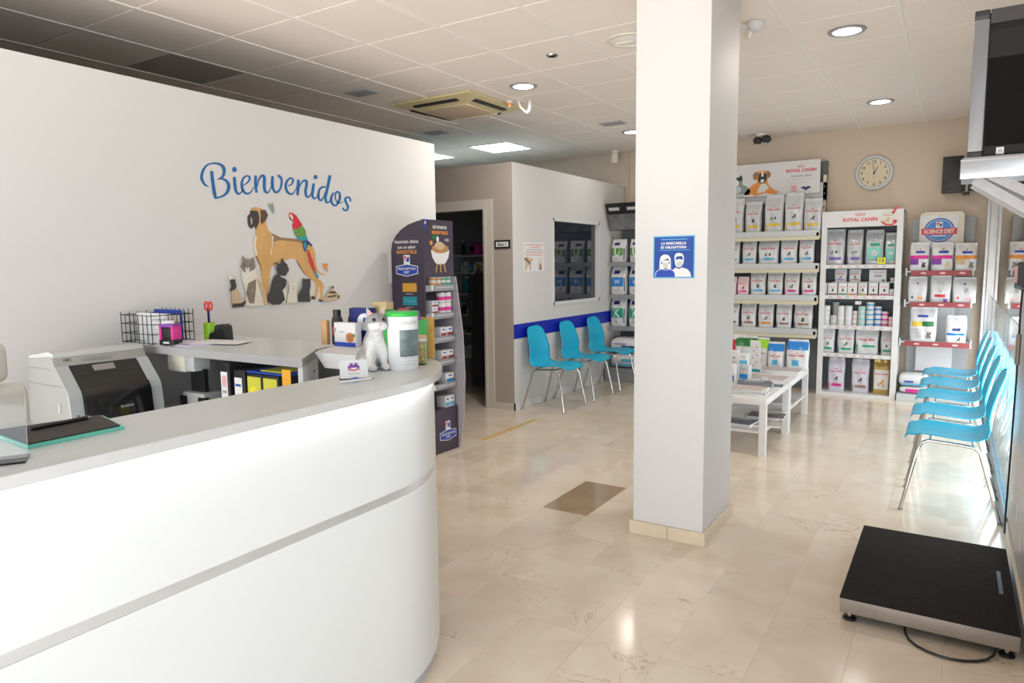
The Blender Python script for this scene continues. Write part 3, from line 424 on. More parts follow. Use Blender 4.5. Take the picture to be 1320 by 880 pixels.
_b = MB().box(-0.011, 0.011, 0, YB-0.6, 0.0, 0.010).mesh('ceiling_bar', 'ceiling_bar', smooth=False)
for i in range(-2, 9): link('ceiling_bar', _b, ce, None, (GX + G*i, 0.6, HC-0.002))

def wall(name, m, x0, x1, y0, y1, z0, z1, parent=None):
    return structure(MB().box(x0, x1, y0, y1, z0, z1).build(name, m, parent, smooth=False))
wall('wall_back', 'wall_beige', XL, 0.5, YB, YB+0.12, 0, HC+0.03)
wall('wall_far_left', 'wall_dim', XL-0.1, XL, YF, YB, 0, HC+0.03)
wall('wall_left', 'wall_white', XW-0.09, XW, YF, 4.69, 0, HP)
wr = wall('wall_right', 'wall_grey', XR, XR+0.12, 1.75, 4.46, 0, HC+0.03)
wall('wall_right_lintel', 'wall_grey', XR, XR+0.12, YF, 1.75, 2.45, HC+0.03)   # the entrance opening beside the camera

wall('wall_right_header', 'wall_beige', XR, XR+0.12, 4.46, YB, 2.72, HC+0.03)
wall('wall_shopfront', 'wall_white', XL, XW, YF-0.12, YF, 0, HC+0.03)
wall('wall_shopfront_header', 'wall_white', XW, 0.5, YF-0.12, YF, 2.85, HC+0.03)
# consulting room: front wall with a doorway, side wall with a window, flat roof
BX, BY = -3.734, 5.923
DX0, DX1, DZ = -4.97, -4.075, 2.045
wall('wall_box_front', 'wall_taupe', DX1, BX-0.10, BY, BY+0.10, 0, HP)
wall('wall_box_front_return', 'wall_taupe', BX-0.10, BX-0.0004, BY-0.0006, BY+0.0005, 0, HP)
wall('wall_box_front_far', 'wall_taupe', XL, DX0, BY, BY+0.10, 0, HP)
wall('wall_box_front_lintel', 'wall_taupe', DX0, DX1, BY, BY+0.10, DZ, HP)
WY0, WY1, WZ0, WZ1 = 6.74, 7.93, 1.035, 1.985
wall('wall_box_side_near', 'wall_white', BX-0.10, BX, BY+0.0006, WY0, 0, HP)
wall('wall_box_side_far', 'wall_white', BX-0.10, BX, WY1, YB, 0, HP)
wall('wall_box_side_below', 'wall_white', BX-0.10, BX, WY0, WY1, 0, WZ0)
wall('wall_box_side_above', 'wall_white', BX-0.10, BX, WY0, WY1, WZ1, HP)
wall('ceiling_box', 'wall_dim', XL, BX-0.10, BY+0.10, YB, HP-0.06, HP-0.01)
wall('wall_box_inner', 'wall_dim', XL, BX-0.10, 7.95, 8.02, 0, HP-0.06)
# door casing
d = structure(MB().box(DX1, DX1+0.105, BY-0.018, BY, 0, DZ+0.10).build('door_1', 'door_frame', smooth=False))
MB().box(DX1+0.008, DX1+0.03, BY-0.024, BY-0.018, 0, DZ+0.02).build('casing_bead', 'door_frame', d, smooth=False)
MB().box(DX0-0.10, DX1, BY-0.018, BY, DZ, DZ+0.10).build('casing', 'door_frame', d, smooth=False)
MB().box(DX0-0.10, DX0, BY-0.018, BY, 0, DZ).build('casing', 'door_frame', d, smooth=False)
MB().box(DX1-0.02, DX1, BY, BY+0.10, 0, DZ).build('jamb', 'door_frame', d, smooth=False)
# window
w = structure(MB().plate(rect(WY0+0.03, WY1-0.03, WZ0+0.03, WZ1-0.03), (BX-0.05, 0, 0), Y_, Z_, 0.008).build('window_1', 'window_glass', smooth=False))
for nm, a in (('frame_bar', (WY0, WY1, WZ0-0.005, WZ0+0.03)), ('frame_bar', (WY0, WY1, WZ1-0.03, WZ1+0.005)), ('frame_bar', (WY0-0.005, WY0+0.03, WZ0, WZ1)), ('frame_bar', (WY1-0.03, WY1+0.005, WZ0, WZ1))):
    MB().box(BX-0.07, BX+0.008, *a).build(nm, 'white_paint', w, smooth=False)
# painted band and skirtings
structure(MB().box(BX, BX+0.002, BY, 8.70, 0.733, 0.880).build('trim_1', 'blue_band', smooth=False))
structure(MB().box(BX, BX+0.012, BY-0.012, 8.70, 0, 0.072).build('baseboard_side', 'white_paint', smooth=False))
structure(MB().box(DX1+0.105, BX+0.012, BY-0.012, BY, 0, 0.072).build('baseboard_front', 'door_frame', smooth=False))
structure(MB().box(XR-0.016, XR, 1.76, 4.44, 0, 0.085).build('baseboard_right', 'marble_trim', smooth=False, bevel=0.003))
structure(MB().box(-2.4, XR, YB-0.012, YB, 0, 0.075).build('baseboard_back', 'marble_trim', smooth=False))
structure(MB().cyl((-3.695, YB-0.02, HP-0.3), (-3.695, YB-0.02, HC), 0.013, n=10).build('trim_2', 'wall_beige'))
# pillar
PX0, PX1, PY0, PY1 = -1.440, -1.052, 3.50, 4.02
pl = structure(MB().box(PX0, PX1, PY0, PY1, 0, HC+0.02).build('pillar', 'wall_white', bevel=0.004))
for a in ((PX0-0.016, PX0+0.20, PY0-0.016, PY0-0.0005), (PX0+0.202, PX1+0.016, PY0-0.016, PY0-0.0005), (PX1+0.0005, PX1+0.016, PY0, PY1+0.016), (PX0-0.016, PX0-0.0005, PY0, PY1+0.016)):
    MB().box(*a, 0, 0.072).build('skirting_piece', 'marble_trim', pl, smooth=False, bevel=0.002)
# glazed right side: mirror-bright pane above, frosted film below, aluminium posts
mp = structure(MB().box(XR+0.01, XR+0.02, 4.47, 8.62, 1.12, 2.70).build('window_2', 'mirror', smooth=False))
fr = structure(MB().box(XR+0.006, XR+0.02, 4.47, 8.62, 0.10, 1.115).build('window_3', 'frosted_film', smooth=False))
for k, (y, z0, z1, c) in enumerate(((5.2, .58, 1.0, 'grey'), (5.5, .62, 1.02, 'paper'), (5.9, .66, 1.08, 'grey'), (6.3, .6, .98, 'paper'), (6.8, .62, 1.10, 'grey'), (7.4, .6, 1.02, 'paper'))):
    MB().add([(XR+0.005, y-0.016, z0), (XR+0.005, y+0.016, z0), (XR+0.005, y+0.004, z1), (XR+0.005, y-0.004, z1)], [(0, 1, 2, 3)]).build('grass_decal', c, fr, smooth=False)
structure(MB().box(XR-0.012, XR+0.03, 4.47, 8.66, 0.0, 0.10).build('trim_3', 'aluminium', smooth=False, bevel=0.003))
ap = structure(MB().box(XR-0.055, XR+0.03, 8.60, 8.66, 0.0, 2.72).build('trim_4', 'aluminium', smooth=False, bevel=0.004))
MB().box(XR-0.030, XR-0.020, 8.592, 8.60, 0.0, 2.72).build('groove', 'mid_grey', ap, smooth=False)
structure(MB().box(XR-0.012, XR+0.03, 8.66, YB, 0.0, 2.72).build('trim_5', 'wall_beige', smooth=False))

# ------------------------------------------------------------------ ceiling fittings
def downlight(x, y, label, lit=True, r=0.10, power=3):
    t = thing('ceiling_downlight', label, 'light', (x, y, HC), 0, 'round ceiling downlights')
    MB().lathe([(r*0.82, 0.001), (r*0.84, -0.006), (r*1.1, -0.006), (r*1.14, 0.001)], 32).build('ring', 'aluminium' if lit else 'cream_plastic', t)
    MB().lathe([(0.001, 0.0), (r*0.5, -0.009), (r*0.83, -0.004), (r*0.83, 0.0005)], 32).build('diffuser', 'lamp_glow' if lit else 'cream_plastic', t)
    if lit:
        l = bpy.data.lights.new('downlight_beam', 'AREA'); l.shape = 'DISK'; l.size = 0.19; l.energy = power; l.color = (1.0, 0.93, 0.84)
        lo = bpy.data.objects.new('downlight_beam', l); COL.objects.link(lo); lo.parent = t; lo.location = (0, 0, -0.012)
    return t
downlight(-0.65, 5.04, 'lit round downlight nearest the camera, right of the white pillar', power=10)
downlight(-0.65, 7.40, 'lit round downlight above the wall clock')
downlight(-3.05, 5.03, 'lit round downlight beside the beige ceiling air conditioner', power=13)
downlight(-3.10, 7.43, 'lit round downlight just left of the pillar, far from the camera', power=3)
t = thing('ceiling_speaker', 'unlit round cream fitting in the ceiling beside the white pillar', 'speaker', (-1.87, 4.42, HC))
MB().lathe([(0.115, 0.001), (0.118, -0.007), (0.15, -0.006), (0.152, 0.001)], 36).build('ring', 'cream_plastic', t)
MB().lathe([(0.001, -0.012), (0.06, -0.010), (0.116, -0.002), (0.116, 0.001)], 36).build('grille', 'ceiling_bar', t)
MB().box(-0.085, 0.03, -0.012, 0.012, -0.016, -0.008).build('vane', 'cream_plastic', t, bevel=0.003)
t = thing('spotlight', 'small dark recessed spotlight with a chrome ring in the ceiling', 'light', (-2.45, 4.43, HC))
MB().lathe([(0.026, 0.001), (0.028, -0.006), (0.042, -0.005), (0.044, 0.001)], 24).build('ring', 'chrome', t)
MB().lathe([(0.001, -0.012), (0.018, -0.010), (0.027, -0.003), (0.027, 0.001)], 24).build('lamp', 'black', t)
for x, y, lab in ((-4.843, 7.425, 'bright square light panel in the ceiling over the consulting room wall'), (-6.043, 7.425, 'bright light panel partly hidden behind the end of the welcome wall')):
    t = thing('light_panel', lab, 'light', (x, y, HC), 0, 'square ceiling light panels')
    b = MB().box(-0.296, 0.296, -0.296, -0.275, -0.004, 0.02).box(-0.296, 0.296, 0.275, 0.296, -0.004, 0.02).box(-0.296, -0.275, -0.275, 0.275, -0.004, 0.02).box(0.275, 0.296, -0.275, 0.275, -0.004, 0.02)
    b.build('frame', 'white_paint', t, smooth=False)
    MB().box(-0.275, 0.275, -0.275, 0.275, 0.0, 0.015).build('diffuser', 'panel_glow', t, smooth=False)
for x, y, lab in ((-4.27, 4.43, 'grey air grille in the ceiling nearest the welcome wall'), (-4.87, 6.18, 'small dark air grille beyond the ceiling air conditioner'), (-3.08, 6.86, 'small grey air grille left of the white pillar')):
    t = thing('ceiling_vent', lab, 'vent', (x, y, HC), 0, 'air grilles in the ceiling')
    MB().box(-0.13, 0.13, -0.09, 0.09, -0.004, 0.001).build('frame', 'mid_grey', t, bevel=0.002)
    for k in range(5): MB().box(-0.11, 0.11, -0.068+k*0.031, -0.052+k*0.031, -0.009, -0.003).build('slat', 'grey', t, smooth=False)
# cassette air conditioner
t = thing('ceiling_air_conditioner', 'yellowed square cassette air conditioner hanging in the ceiling', 'air conditioner', (-3.90, 5.28, HC))
MB().add([(-.43,-.41,-.018),(.43,-.41,-.018),(.43,.41,-.018),(-.43,.41,-.018),(-.27,-.25,-.055),(.27,-.25,-.055),(.27,.25,-.055),(-.27,.25,-.055),(-.43,-.41,0),(.43,-.41,0),(.43,.41,0),(-.43,.41,0)],
         [(0,1,5,4),(1,2,6,5),(2,3,7,6),(3,0,4,7),(4,5,6,7),(0,8,9,1),(1,9,10,2),(2,10,11,3),(3,11,8,0),(8,11,10,9)]).build('body', 'yellowed_plastic', t, smooth=False)
for k, (cx, cy, hx, hy) in enumerate(((0, -0.325, .24, .026), (0, .325, .24, .026), (-.345, 0, .026, .24), (.345, 0, .026, .24))):
    MB().box(cx-hx, cx+hx, cy-hy, cy+hy, -0.047, -0.030).build('air_slot', 'black', t, bevel=0.004)
MB().box(-.255, .255, -.235, .235, -.064, -.050).build('grille', 'brown_grille', t, bevel=0.004)
MB().box(-.26, .26, .24, .252, -.068, -.05).build('grille_edge', 'cream_plastic', t, smooth=False)
MB().add([(-.43,.0,-.02),(-.43,.40,-.02),(-.30,.40,-.062),(-.30,.0,-.062),(-.43,.0,-.026),(-.43,.40,-.026),(-.30,.40,-.070),(-.30,.0,-.070)],
         [(0,1,2,3),(4,7,6,5),(0,4,5,1),(1,5,6,2),(2,6,7,3),(3,7,4,0)]).build('flap', 'cream_plastic', t, smooth=False)
t = thing('pipe_stub', 'white bent pipe stub hanging from the ceiling beside the air conditioner', 'pipe', (-3.27, 5.50, HC))
MB().tube([(0, 0, 0.0), (0, 0, -.045), (-.005, -.005, -.08), (-.03, -.01, -.10)], .016, 10).build('pipe', 'white_paint', t)
MB().tube([(-.085, -.05, 0.0), (-.075, -.04, -.05), (-.03, -.01, -.10)], .010, 8).build('hose', 'cream_plastic', t)
t = thing('sprinkler', 'small orange and white sensor under the ceiling by the air conditioner', 'sensor', (-3.42, 5.40, HC))
MB().lathe([(.03, 0.0), (.03, -.012), (.016, -.02), (.012, -.05), (.02, -.055)], 14).build('body', 'cream_plastic', t)
MB().cyl((0, 0, -.022), (0, 0, -.044), .022, n=12).build('bulb', 'orange', t)
t = thing('motion_sensor', 'white motion sensor below the ceiling in the far corner', 'sensor', (-3.78, 8.50, HC))
MB().cyl((0, 0, 0), (0, 0, -.03), .05, .04).build('mount', 'cream_plastic', t)
MB().box(-.04, .04, -.03, .03, -.16, -.03).build('body', 'cream_plastic', t, bevel=0.012)
t = thing('ceiling_camera', 'double dark-eyed security camera below the ceiling by the back wall', 'camera', (-1.93, 8.42, HC))
MB().lathe([(.075, 0), (.07, -.025), (.045, -.035)], 20).build('base', 'cream_plastic', t)
for dx, dy in ((-.045, 0), (.06, -.04)):
    MB().lathe([(.001, -.115), (.03, -.108), (.05, -.085), (.052, -.06), (.035, -.035), (.02, -.028)], 20, (dx, dy)).build('camera_head', 'soft_black', t)
    MB().lathe([(.001, -.122), (.014, -.121), (.018, -.112)], 14, (dx-.012, dy-.02)).build('lens', 'chrome', t)
t = thing('emergency_light', 'small white ceiling lamp half hidden behind the white pillar', 'light', (-1.10, 4.55, HC))
MB().lathe([(.001, -.05), (.03, -.047), (.05, -.03), (.055, 0)], 20).build('shade', 'white_paint', t)
MB().cyl((-.03, -.02, -.05), (-.045, -.04, -.09), .018, .022, 12).build('lamp_head', 'cream_plastic', t)

# ------------------------------------------------------------------ reception counter
def offset_path(P, d):
    out = []
    for i, p in enumerate(P):
        a = Vector(P[max(i-1, 0)]); b = Vector(P[min(i+1, len(P)-1)])
        t = (b - a).normalized(); out.append((p[0] - t.y*d, p[1] + t.x*d))
    return out
PATH = [(-1.48, -1.2), (-1.48, 0.3), (-1.48, 1.0), (-1.48, 1.60), (-1.483, 1.72), (-1.496, 1.80), (-1.52, 1.875), (-1.552, 1.95), (-1.595, 2.02), (-1.645, 2.09), (-1.70, 2.15), (-1.76, 2.20), (-1.83, 2.24), (-1.92, 2.265), (-1.97, 2.275), (-2.02, 2.275)]
INNER = [(-2.02, 2.02), (-1.97, 2.02), (-1.90, 2.00), (-1.84, 1.95), (-1.82, 1.87), (-1.82, -1.2)]
ct = thing('reception_counter', 'white curved reception counter with a lit front and grey top', 'counter', (0, 0, 0))
tp = MB().prism(PATH + INNER, 1.0735, 1.10).build('worktop', 'counter_top', ct, sharp=30)
o1 = offset_path(PATH, 0.0); o2 = offset_path(PATH, -0.0015)
def strip(outer, inner, z0, z1): return MB().prism(outer + inner[::-1], z0, z1)
strip(offset_path(PATH, -0.0012), offset_path(PATH, 0.001), 1.0725, 1.0995).build('edge_band', 'counter_edge', ct, sharp=30)
F0 = offset_path(PATH, 0.032); F1 = offset_path(PATH, 0.052)
strip(F0, F1, 0.748, 1.0735).build('front_panel', 'counter_front', ct, sharp=30, label='upper curved front panel')
strip(F0, F1, 0.045, 0.720).build('front_panel', 'counter_front', ct, sharp=30, label='lower curved front panel')
strip(offset_path(PATH, 0.035), F1, 0.720, 0.748).build('groove_strip', 'brushed_silver', ct, sharp=30, label='silver groove between the front panels')
strip(offset_path(PATH, 0.045), offset_path(PATH, 0.06), 0.0, 0.045).build('kick_board', 'mid_grey', ct, sharp=30)
strip(offset_path(PATH, 0.010), offset_path(PATH, 0.026), 1.0690, 1.0733).build('light_strip', 'led', ct, sharp=30, label='glowing light strip under the worktop edge')
MB().box(-1.84, -1.82, -1.2, 1.88, 0.60, 1.0735).build('inner_panel', 'white_paint', ct, smooth=False)
# lower desk behind it, along the welcome wall
dk = thing('desk', 'low white desk behind the reception counter carrying the printer', 'desk', (0, 0, 0))
MB().prism([(XW+.003, 1.36), (-2.75, 1.36), (-2.75, 1.95), (-2.25, 1.95), (-2.5, 2.48), (XW+.003, 2.48)], 0.70, 0.73).build('desktop', 'light_grey', dk, smooth=False, bevel=0.002)
for a in ((-3.66, 1.38), (-2.85, 1.38), (-3.66, 2.38), (-2.56, 2.28)): MB().box(a[0], a[0]+0.05, a[1], a[1]+0.05, 0, 0.70).build('leg', 'grey_metal', dk, smooth=False)
# raised shelf over the desk
sh = thing('raised_shelf', 'grey-edged raised shelf over the desk, fixed to the welcome wall', 'shelf', (0, 0, 0))
SP = [(XW, 1.965), (-2.285, 1.965), (-2.52, 2.26), (-2.56, 2.46), (XW, 2.50)]
MB().prism(SP, 1.063, 1.10).build('board', 'counter_top', sh, smooth=False)
MB().prism([(XW, 1.9645), (-2.284, 1.9645), (-2.284, 1.962), (XW, 1.962)], 1.063, 1.0995).build('edge_band', 'slab_edge', sh, smooth=False, label='dark grey front edge')
MB().prism([(-2.285, 1.965), (-2.52, 2.26), (-2.545, 2.245), (-2.315, 1.965)], 0.73, 1.0995).build('end_panel', 'light_grey', sh, smooth=False)
MB().box(XW, -2.54, 2.44, 2.46, 0.73, 1.063).build('back_panel', 'grey', sh, smooth=False)
# pale ledge between shelf and counter
lg = thing('white_ledge', 'white ledge with a sloping front between raised shelf and curved counter end', 'ledge', (0, 0, 0))
MB().add([(-2.325,2.07,1.115),(-2.04,2.07,1.115),(-2.04,2.52,1.115),(-2.56,2.52,1.115),(-2.30,2.10,1.045),(-2.06,2.10,1.045),(-2.06,2.52,1.045),(-2.54,2.52,1.045)], [(0,1,2,3),(4,7,6,5),(0,4,5,1),(1,5,6,2),(2,6,7,3),(3,7,4,0)]).build('tray', 'white_paint', lg, smooth=False)
MB().box(-2.34, -2.16, 2.40, 2.48, 0, 1.045).build('support', 'grey', lg, smooth=False)

# office chair at the left edge of the picture
t = thing('office_chair', 'white padded office chair behind the counter at the left edge', 'chair', (-2.325, 0.972, 0), radians(-70))
def cushion(name, x0, x1, y0, y1, z0, z1, b): return MB().box(x0, x1, y0, y1, z0, z1).build(name, 'leather_white', t, bevel=b, seg=4)
cushion('seat', -.25, .25, -.22, .26, .44, .54, .04)
for k, (z0, z1, hw) in enumerate(((.60, .79, .23), (.795, .97, .215), (.965, 1.115, .18))):
    cushion('backrest_pad', -hw, hw, -.30+.0*k, -.20, z0, z1, .035)
cushion('headrest', -.11, .11, -.29, -.19, 1.125, 1.26, .04)
MB().box(-.05, .05, -.325, -.295, .42, 1.20).build('back_frame', 'mid_grey', t, bevel=.01)
MB().cyl((0, 0, .09), (0, 0, .44), .03).build('column', 'chrome', t)
for k in range(5):
    a = 2*pi*k/5
    lg_ = MB().tube([(0, 0, .10), (.15*cos(a), .15*sin(a), .09), (.29*cos(a), .29*sin(a), .065)], .018).build('leg', 'mid_grey', t)
    MB().cyl((.29*cos(a)-.012, .29*sin(a), .025), (.29*cos(a)+.012, .29*sin(a), .025), .025, n=14).build('caster', 'black', lg_)

# multifunction printer (front faces the counter, +X)
t = thing('printer', 'grey multifunction laser printer with black front under the welcome wall', 'printer', (0, 0, 0))
PY_0, PY_1 = 1.47, 1.885
prof = [(-3.545, .75), (-3.545, 1.07), (-3.53, 1.085), (-3.34, 1.105), (-3.315, 1.10), (-3.30, 1.06), (-3.205, .955), (-3.195, .93), (-3.175, .75)]
def xz_prism(poly, y0, y1):
    n = len(poly)
    return MB().add([(x, y0, z) for x, z in poly] + [(x, y1, z) for x, z in poly], [tuple(range(n)), tuple(range(2*n-1, n-1, -1))] + [(i, n+i, n+(i+1)%n, (i+1)%n) for i in range(n)])
xz_prism(prof, PY_0, PY_1).build('body', 'printer_grey', t, bevel=.006, sharp=50)
xz_prism([(-3.545, 1.085), (-3.535, 1.10), (-3.36, 1.125), (-3.318, 1.118), (-3.312, 1.098)], PY_0+.004, PY_1-.004).build('scanner_lid', 'light_grey', t, bevel=.005)
fp = [(-3.296, 1.062), (-3.199, .955), (-3.189, .93), (-3.169, .75), (-3.174, .75), (-3.205, .955), (-3.30, 1.06)]
for y0, y1 in ((PY_0, PY_0+.055), (PY_1-.055, PY_1)): xz_prism(fp, y0, y1).build('front_frame', 'printer_face', t, smooth=False)
xz_prism([(-3.294, 1.060), (-3.252, 1.014), (-3.26, 1.006), (-3.302, 1.052)], PY_0+.057, PY_1-.057).build('control_panel', 'black', t, smooth=False)
xz_prism([(-3.2845, 1.0535), (-3.2625, 1.0295), (-3.265, 1.027), (-3.287, 1.051)], PY_0+.15, PY_0+.245).build('touch_screen', 'screen', t, smooth=False)
xz_prism([(-3.254, 1.015), (-3.197, .950), (-3.235, .940), (-3.27, .995)], PY_0+.057, PY_1-.057).build('paper_exit', 'black', t, smooth=False)
xz_prism([(-3.196, .965), (-3.176, .93), (-3.158, .75), (-3.175, .75), (-3.205, .955)], PY_0+.057, PY_1-.057).build('front_cover', 'black_gloss', t, bevel=.004)
lettering('brother', (PY_0+.235, .865), .06, (-3.1675, 0, 0), Y_, Z_, 'light_grey', t, lift=.002)
lettering('MFC', (PY_0+.06, 1.085), .035, (-3.3095, 0, 0), Y_, Z_, 'soft_black', t, lift=.004)
MB().box(-3.3065, -3.302, PY_0+.12, PY_0+.25, 1.076, 1.085).build('handle_slot', 'grey', t, smooth=False)
MB().box(-3.19, -3.183, PY_0+.016, PY_0+.038, .83, .86).build('usb_port', 'paper', t, smooth=False)
MB().box(-3.186, -3.180, PY_0+.022, PY_0+.032, .835, .855).build('port_hole', 'black', t, smooth=False)
MB().box(-3.54, -3.24, PY_0-.0035, PY_0, .975, .978).build('seam', 'grey', t, smooth=False)
MB().box(-3.54, -3.33, PY_0-.003, PY_0, 1.045, 1.048).build('seam', 'grey', t, smooth=False)
MB().box(-3.285, -3.265, PY_0-.005, PY_0, .86, .90).build('side_latch', 'mid_grey', t, bevel=.002)
xz_prism([(-3.545, .76), (-3.545, .99), (-3.565, .965), (-3.578, .92), (-3.582, .86), (-3.58, .76)], PY_0+.01, PY_1-.01).build('rear_cover', 'grey', t, smooth=False)
MB().box(-3.53, -3.20, 1.48, 1.87, .73, .75).build('base', 'mid_grey', t, smooth=False)

# things under the raised shelf, on the desk
def binder(name, x0, x1, y0, z1, spine, label, m='black', deep=.27):
    b = thing(name, label, 'binder', ((x0+x1)/2, y0, .73)); w = x1-x0
    MB().box(-w/2, w/2, 0, deep, 0, z1-.73).build('cover', m, b, bevel=.003)
    return b, w
b, w = binder('ring_binder', -2.90, -2.825, 2.0, 1.045, 'paper', 'black ring binder with red-headed white spine, leftmost under the raised shelf')
panel('spine_label', rect(-.028, .020, .03, .27), (0, -.0005, 0), FRONT, 'paper', b); panel('spine_mark', rect(-.018, .012, .20, .25), (0, -.0018, 0), FRONT, 'pink', b)
for z in (.17, .13, .06): panel('spine_mark', rect(-.018, .012, z, z+.012), (0, -.0018, 0), FRONT, 'grey', b)
b, w = binder('ring_binder', -2.795, -2.715, 2.0, 1.015, 'paper', 'black ring binder with blue-marked white spine beside the yellow boxes')
panel('spine_label', rect(-.035, .018, .02, .25), (0, -.0005, 0), FRONT, 'paper', b); panel('spine_mark', rect(-.028, .010, .21, .22), (0, -.0018, 0), FRONT, 'royal', b)
for z in (.155, .095): panel('spine_mark', rect(-.028, .012, z, z+.016), (0, -.0018, 0), FRONT, 'soft_black', b)
for x0, x1, lab in ((-2.70, -2.595, 'left yellow-fronted black box file under the raised shelf'), (-2.59, -2.485, 'right yellow-fronted black box file under the raised shelf')):
    b = thing('box_file', lab, 'box', ((x0+x1)/2, 2.0, .73), 0, 'yellow box files under the shelf')
    hw = (x1-x0)/2
    MB().box(-hw, hw, 0, .20, 0, .275).build('box', 'black', b, bevel=.003)
    panel('front_label', rect(-hw+.004, hw-.010, .10, .262), (0, -.0005, 0), FRONT, 'binder_yellow', b)
    panel('front_strip', rect(-hw+.004, hw-.010, .02, .098), (0, -.0005, 0), FRONT, 'tan_card', b)
    panel('front_circle', ell(-.005, .19, .028, .028), (0, -.0018, 0), FRONT, 'bright_yellow', b)
t = thing('folder', 'blue and yellow folders lying on top of the yellow box files', 'folder', (-2.60, 2.0, 1.007))
MB().box(-.12, .16, .01, .17, 0, .008).build('cover', 'royal', t, smooth=False)
MB().box(-.04, .10, .03, .15, .008, .014).build('sheet', 'binder_yellow', t, smooth=False)
t = thing('sticky_note', 'orange-yellow label stuck on the end of the raised shelf', 'note', (-2.36, 1.955, 1.00))
MB().box(-.042, .012, -.003, .0, -.06, .05).build('note', 'note_orange', t, bevel=.001)
MB().box(-.042, .012, 0, .0075, .045, .05).build('fold', 'note_orange', t, smooth=False)
t = thing('wall_socket_box', 'beige trunking box fixed below the raised shelf', 'box', (-3.28, 2.02, 1.013))
MB().box(-.075, .075, 0, .09, -.045, .05).build('cover', 'cream_plastic', t, bevel=.012)
MB().box(.085, .15, .0, .09, -.035, .05).build('socket', 'light_grey', t, bevel=.004)
t = thing('card_terminal_dock', 'black and grey device with small screen on the desk below the shelf', 'device', (-3.17, 2.03, .73))
MB().box(-.09, .09, 0, .12, 0, .14).build('base', 'mid_grey', t, bevel=.012)
for x in (-.075, .075): MB().box(x-.028, x+.028, -.006, .02, .02, .12).build('speaker_grille', 'black', t, bevel=.004)
MB().box(-.055, .055, .03, .055, .14, .255).build('monitor', 'black', t, bevel=.004)
MB().box(-.045, .045, .0285, .0305, .16, .245).build('display', 'tv_frame', t, smooth=False)
t = thing('cable', 'thin dark cable lying tangled on the desk by the printer', 'cable', (-3.20, 1.93, .735))
MB().tube([(.02, 0, 0), (.06, .02, .03), (.10, .05, .0), (.14, .06, .02), (.2, .10, .0)], .004, 6).build('cord', 'black', t)

# things on the raised shelf
t = thing('wire_basket', 'black wire letter basket with papers at the wall end of the shelf', 'basket', (-3.56, 2.10, 1.10))
wb = MB()
def wire(p, q, m=wb): m.cyl(p, q, .0022, n=6, cap=False)
for z in (.004, .05, .10, .145):
    for p, q in (((-.14, -.11), (.14, -.11)), ((.14, -.11), (.14, .12)), ((.14, .12), (-.14, .12)), ((-.14, .12), (-.14, -.11))): wire((*p, z), (*q, z))
for k in range(8):
    x = -.14+k*.04
    wire((x, -.11, 0), (x, -.11, .15)); wire((x, .12, 0), (x, .12, .17))
for k in range(6):
    y = -.11+k*.046
    wire((-.14, y, 0), (-.14, y, .16)); wire((.14, y, 0), (.14, y, .16))
wb.build('wire_mesh', 'black', t)
MB().box(-.13, .13, -.03, .00, .003, .15).build('papers', 'paper', t, smooth=False)
MB().box(-.12, .13, .03, .05, .003, .14).build('envelope', 'cream', t, smooth=False)
MB().box(-.115, .10, .06, .085, .003, .165).build('blue_folder', 'royal', t, smooth=False)
t = thing('desk_calendar', 'small white spiral desk calendar standing before the wire basket', 'calendar', (-3.42, 2.045, 1.10), radians(22))
MB().add([(-.07,-.035,0),(.07,-.035,0),(.07,0,.12),(-.07,0,.12),(-.07,.035,0),(.07,.035,0)], [(0,1,2,3),(3,2,5,4),(0,3,4),(1,5,2),(0,4,5,1)]).build('easel', 'paper', t, smooth=False)
for z in (.03, .05, .07): MB().box(-.055, .03, -.0315+z*.27-.001, -.0295+z*.27-.001, z, z+.006).build('print_line', 'mid_grey', t, smooth=False)
for k in range(9): MB().tube([(-.06+k*.015, -.006, .116), (-.06+k*.015, 0, .128), (-.06+k*.015, .006, .116)], .0015, 5).build('spiral_ring', 'grey', t)
t = thing('ink_stamp', 'purple and black self-inking stamp on the raised shelf', 'stamp', (-3.31, 2.02, 1.10), radians(15))
MB().box(-.045, .045, -.03, .03, .004, .03).build('base', 'black', t, bevel=.004)
for x in (-.042, .030): MB().box(x, x+.012, -.03, .03, .03, .105).build('side_arm', 'magenta', t, bevel=.003)
MB().box(-.042, .042, -.03, .03, .092, .108).build('top', 'purple', t, bevel=.004)
MB().box(-.030, .030, -.024, .024, .03, .09).build('core', 'black', t, bevel=.004)
panel('label', rect(-.018, .018, .012, .02), (0, -.0305, 0), FRONT, 'paper', t)
t = thing('scissors', 'pair of red-handled scissors upright beside the stamp', 'scissors', (-3.40, 2.30, 1.10))
for s in (-1, 1):
    pts = [(s*.018+.014*cos(a), 0, .18+.022*sin(a)) for a in [2*pi*k/12 for k in range(13)]]
    MB().tube(pts, .005, 6).build('handle', 'red', t)
MB().box(-.010, .010, -.002, .002, .02, .16).build('blade', 'chrome', t, smooth=False)
MB().lathe([(.03, 0), (.03, .09), (.028, .09), (.026, .004)], 18).build('pen_cup', 'lime', t)
t = thing('tape_dispenser', 'black tape dispenser on the raised shelf against the wall', 'dispenser', (-3.30, 2.30, 1.10), radians(10))
xz = [(-.07, 0), (.06, 0), (.055, .075), (.035, .088), (.0, .06), (-.06, .035)]
n = len(xz); MB().add([(x, -.025, z) for x, z in xz] + [(x, .025, z) for x, z in xz], [tuple(range(n)), tuple(range(2*n-1, n-1, -1))] + [(i, n+i, n+(i+1)%n, (i+1)%n) for i in range(n)]).build('body', 'black', t, bevel=.004)
MB().cyl((.0, -.02, .055), (.0, .02, .055), .03, n=20).build('roll', 'soft_black', t)
t = thing('paper_stack', 'lilac-white papers spread along the raised shelf', 'paper', (-3.24, 2.14, 1.10))
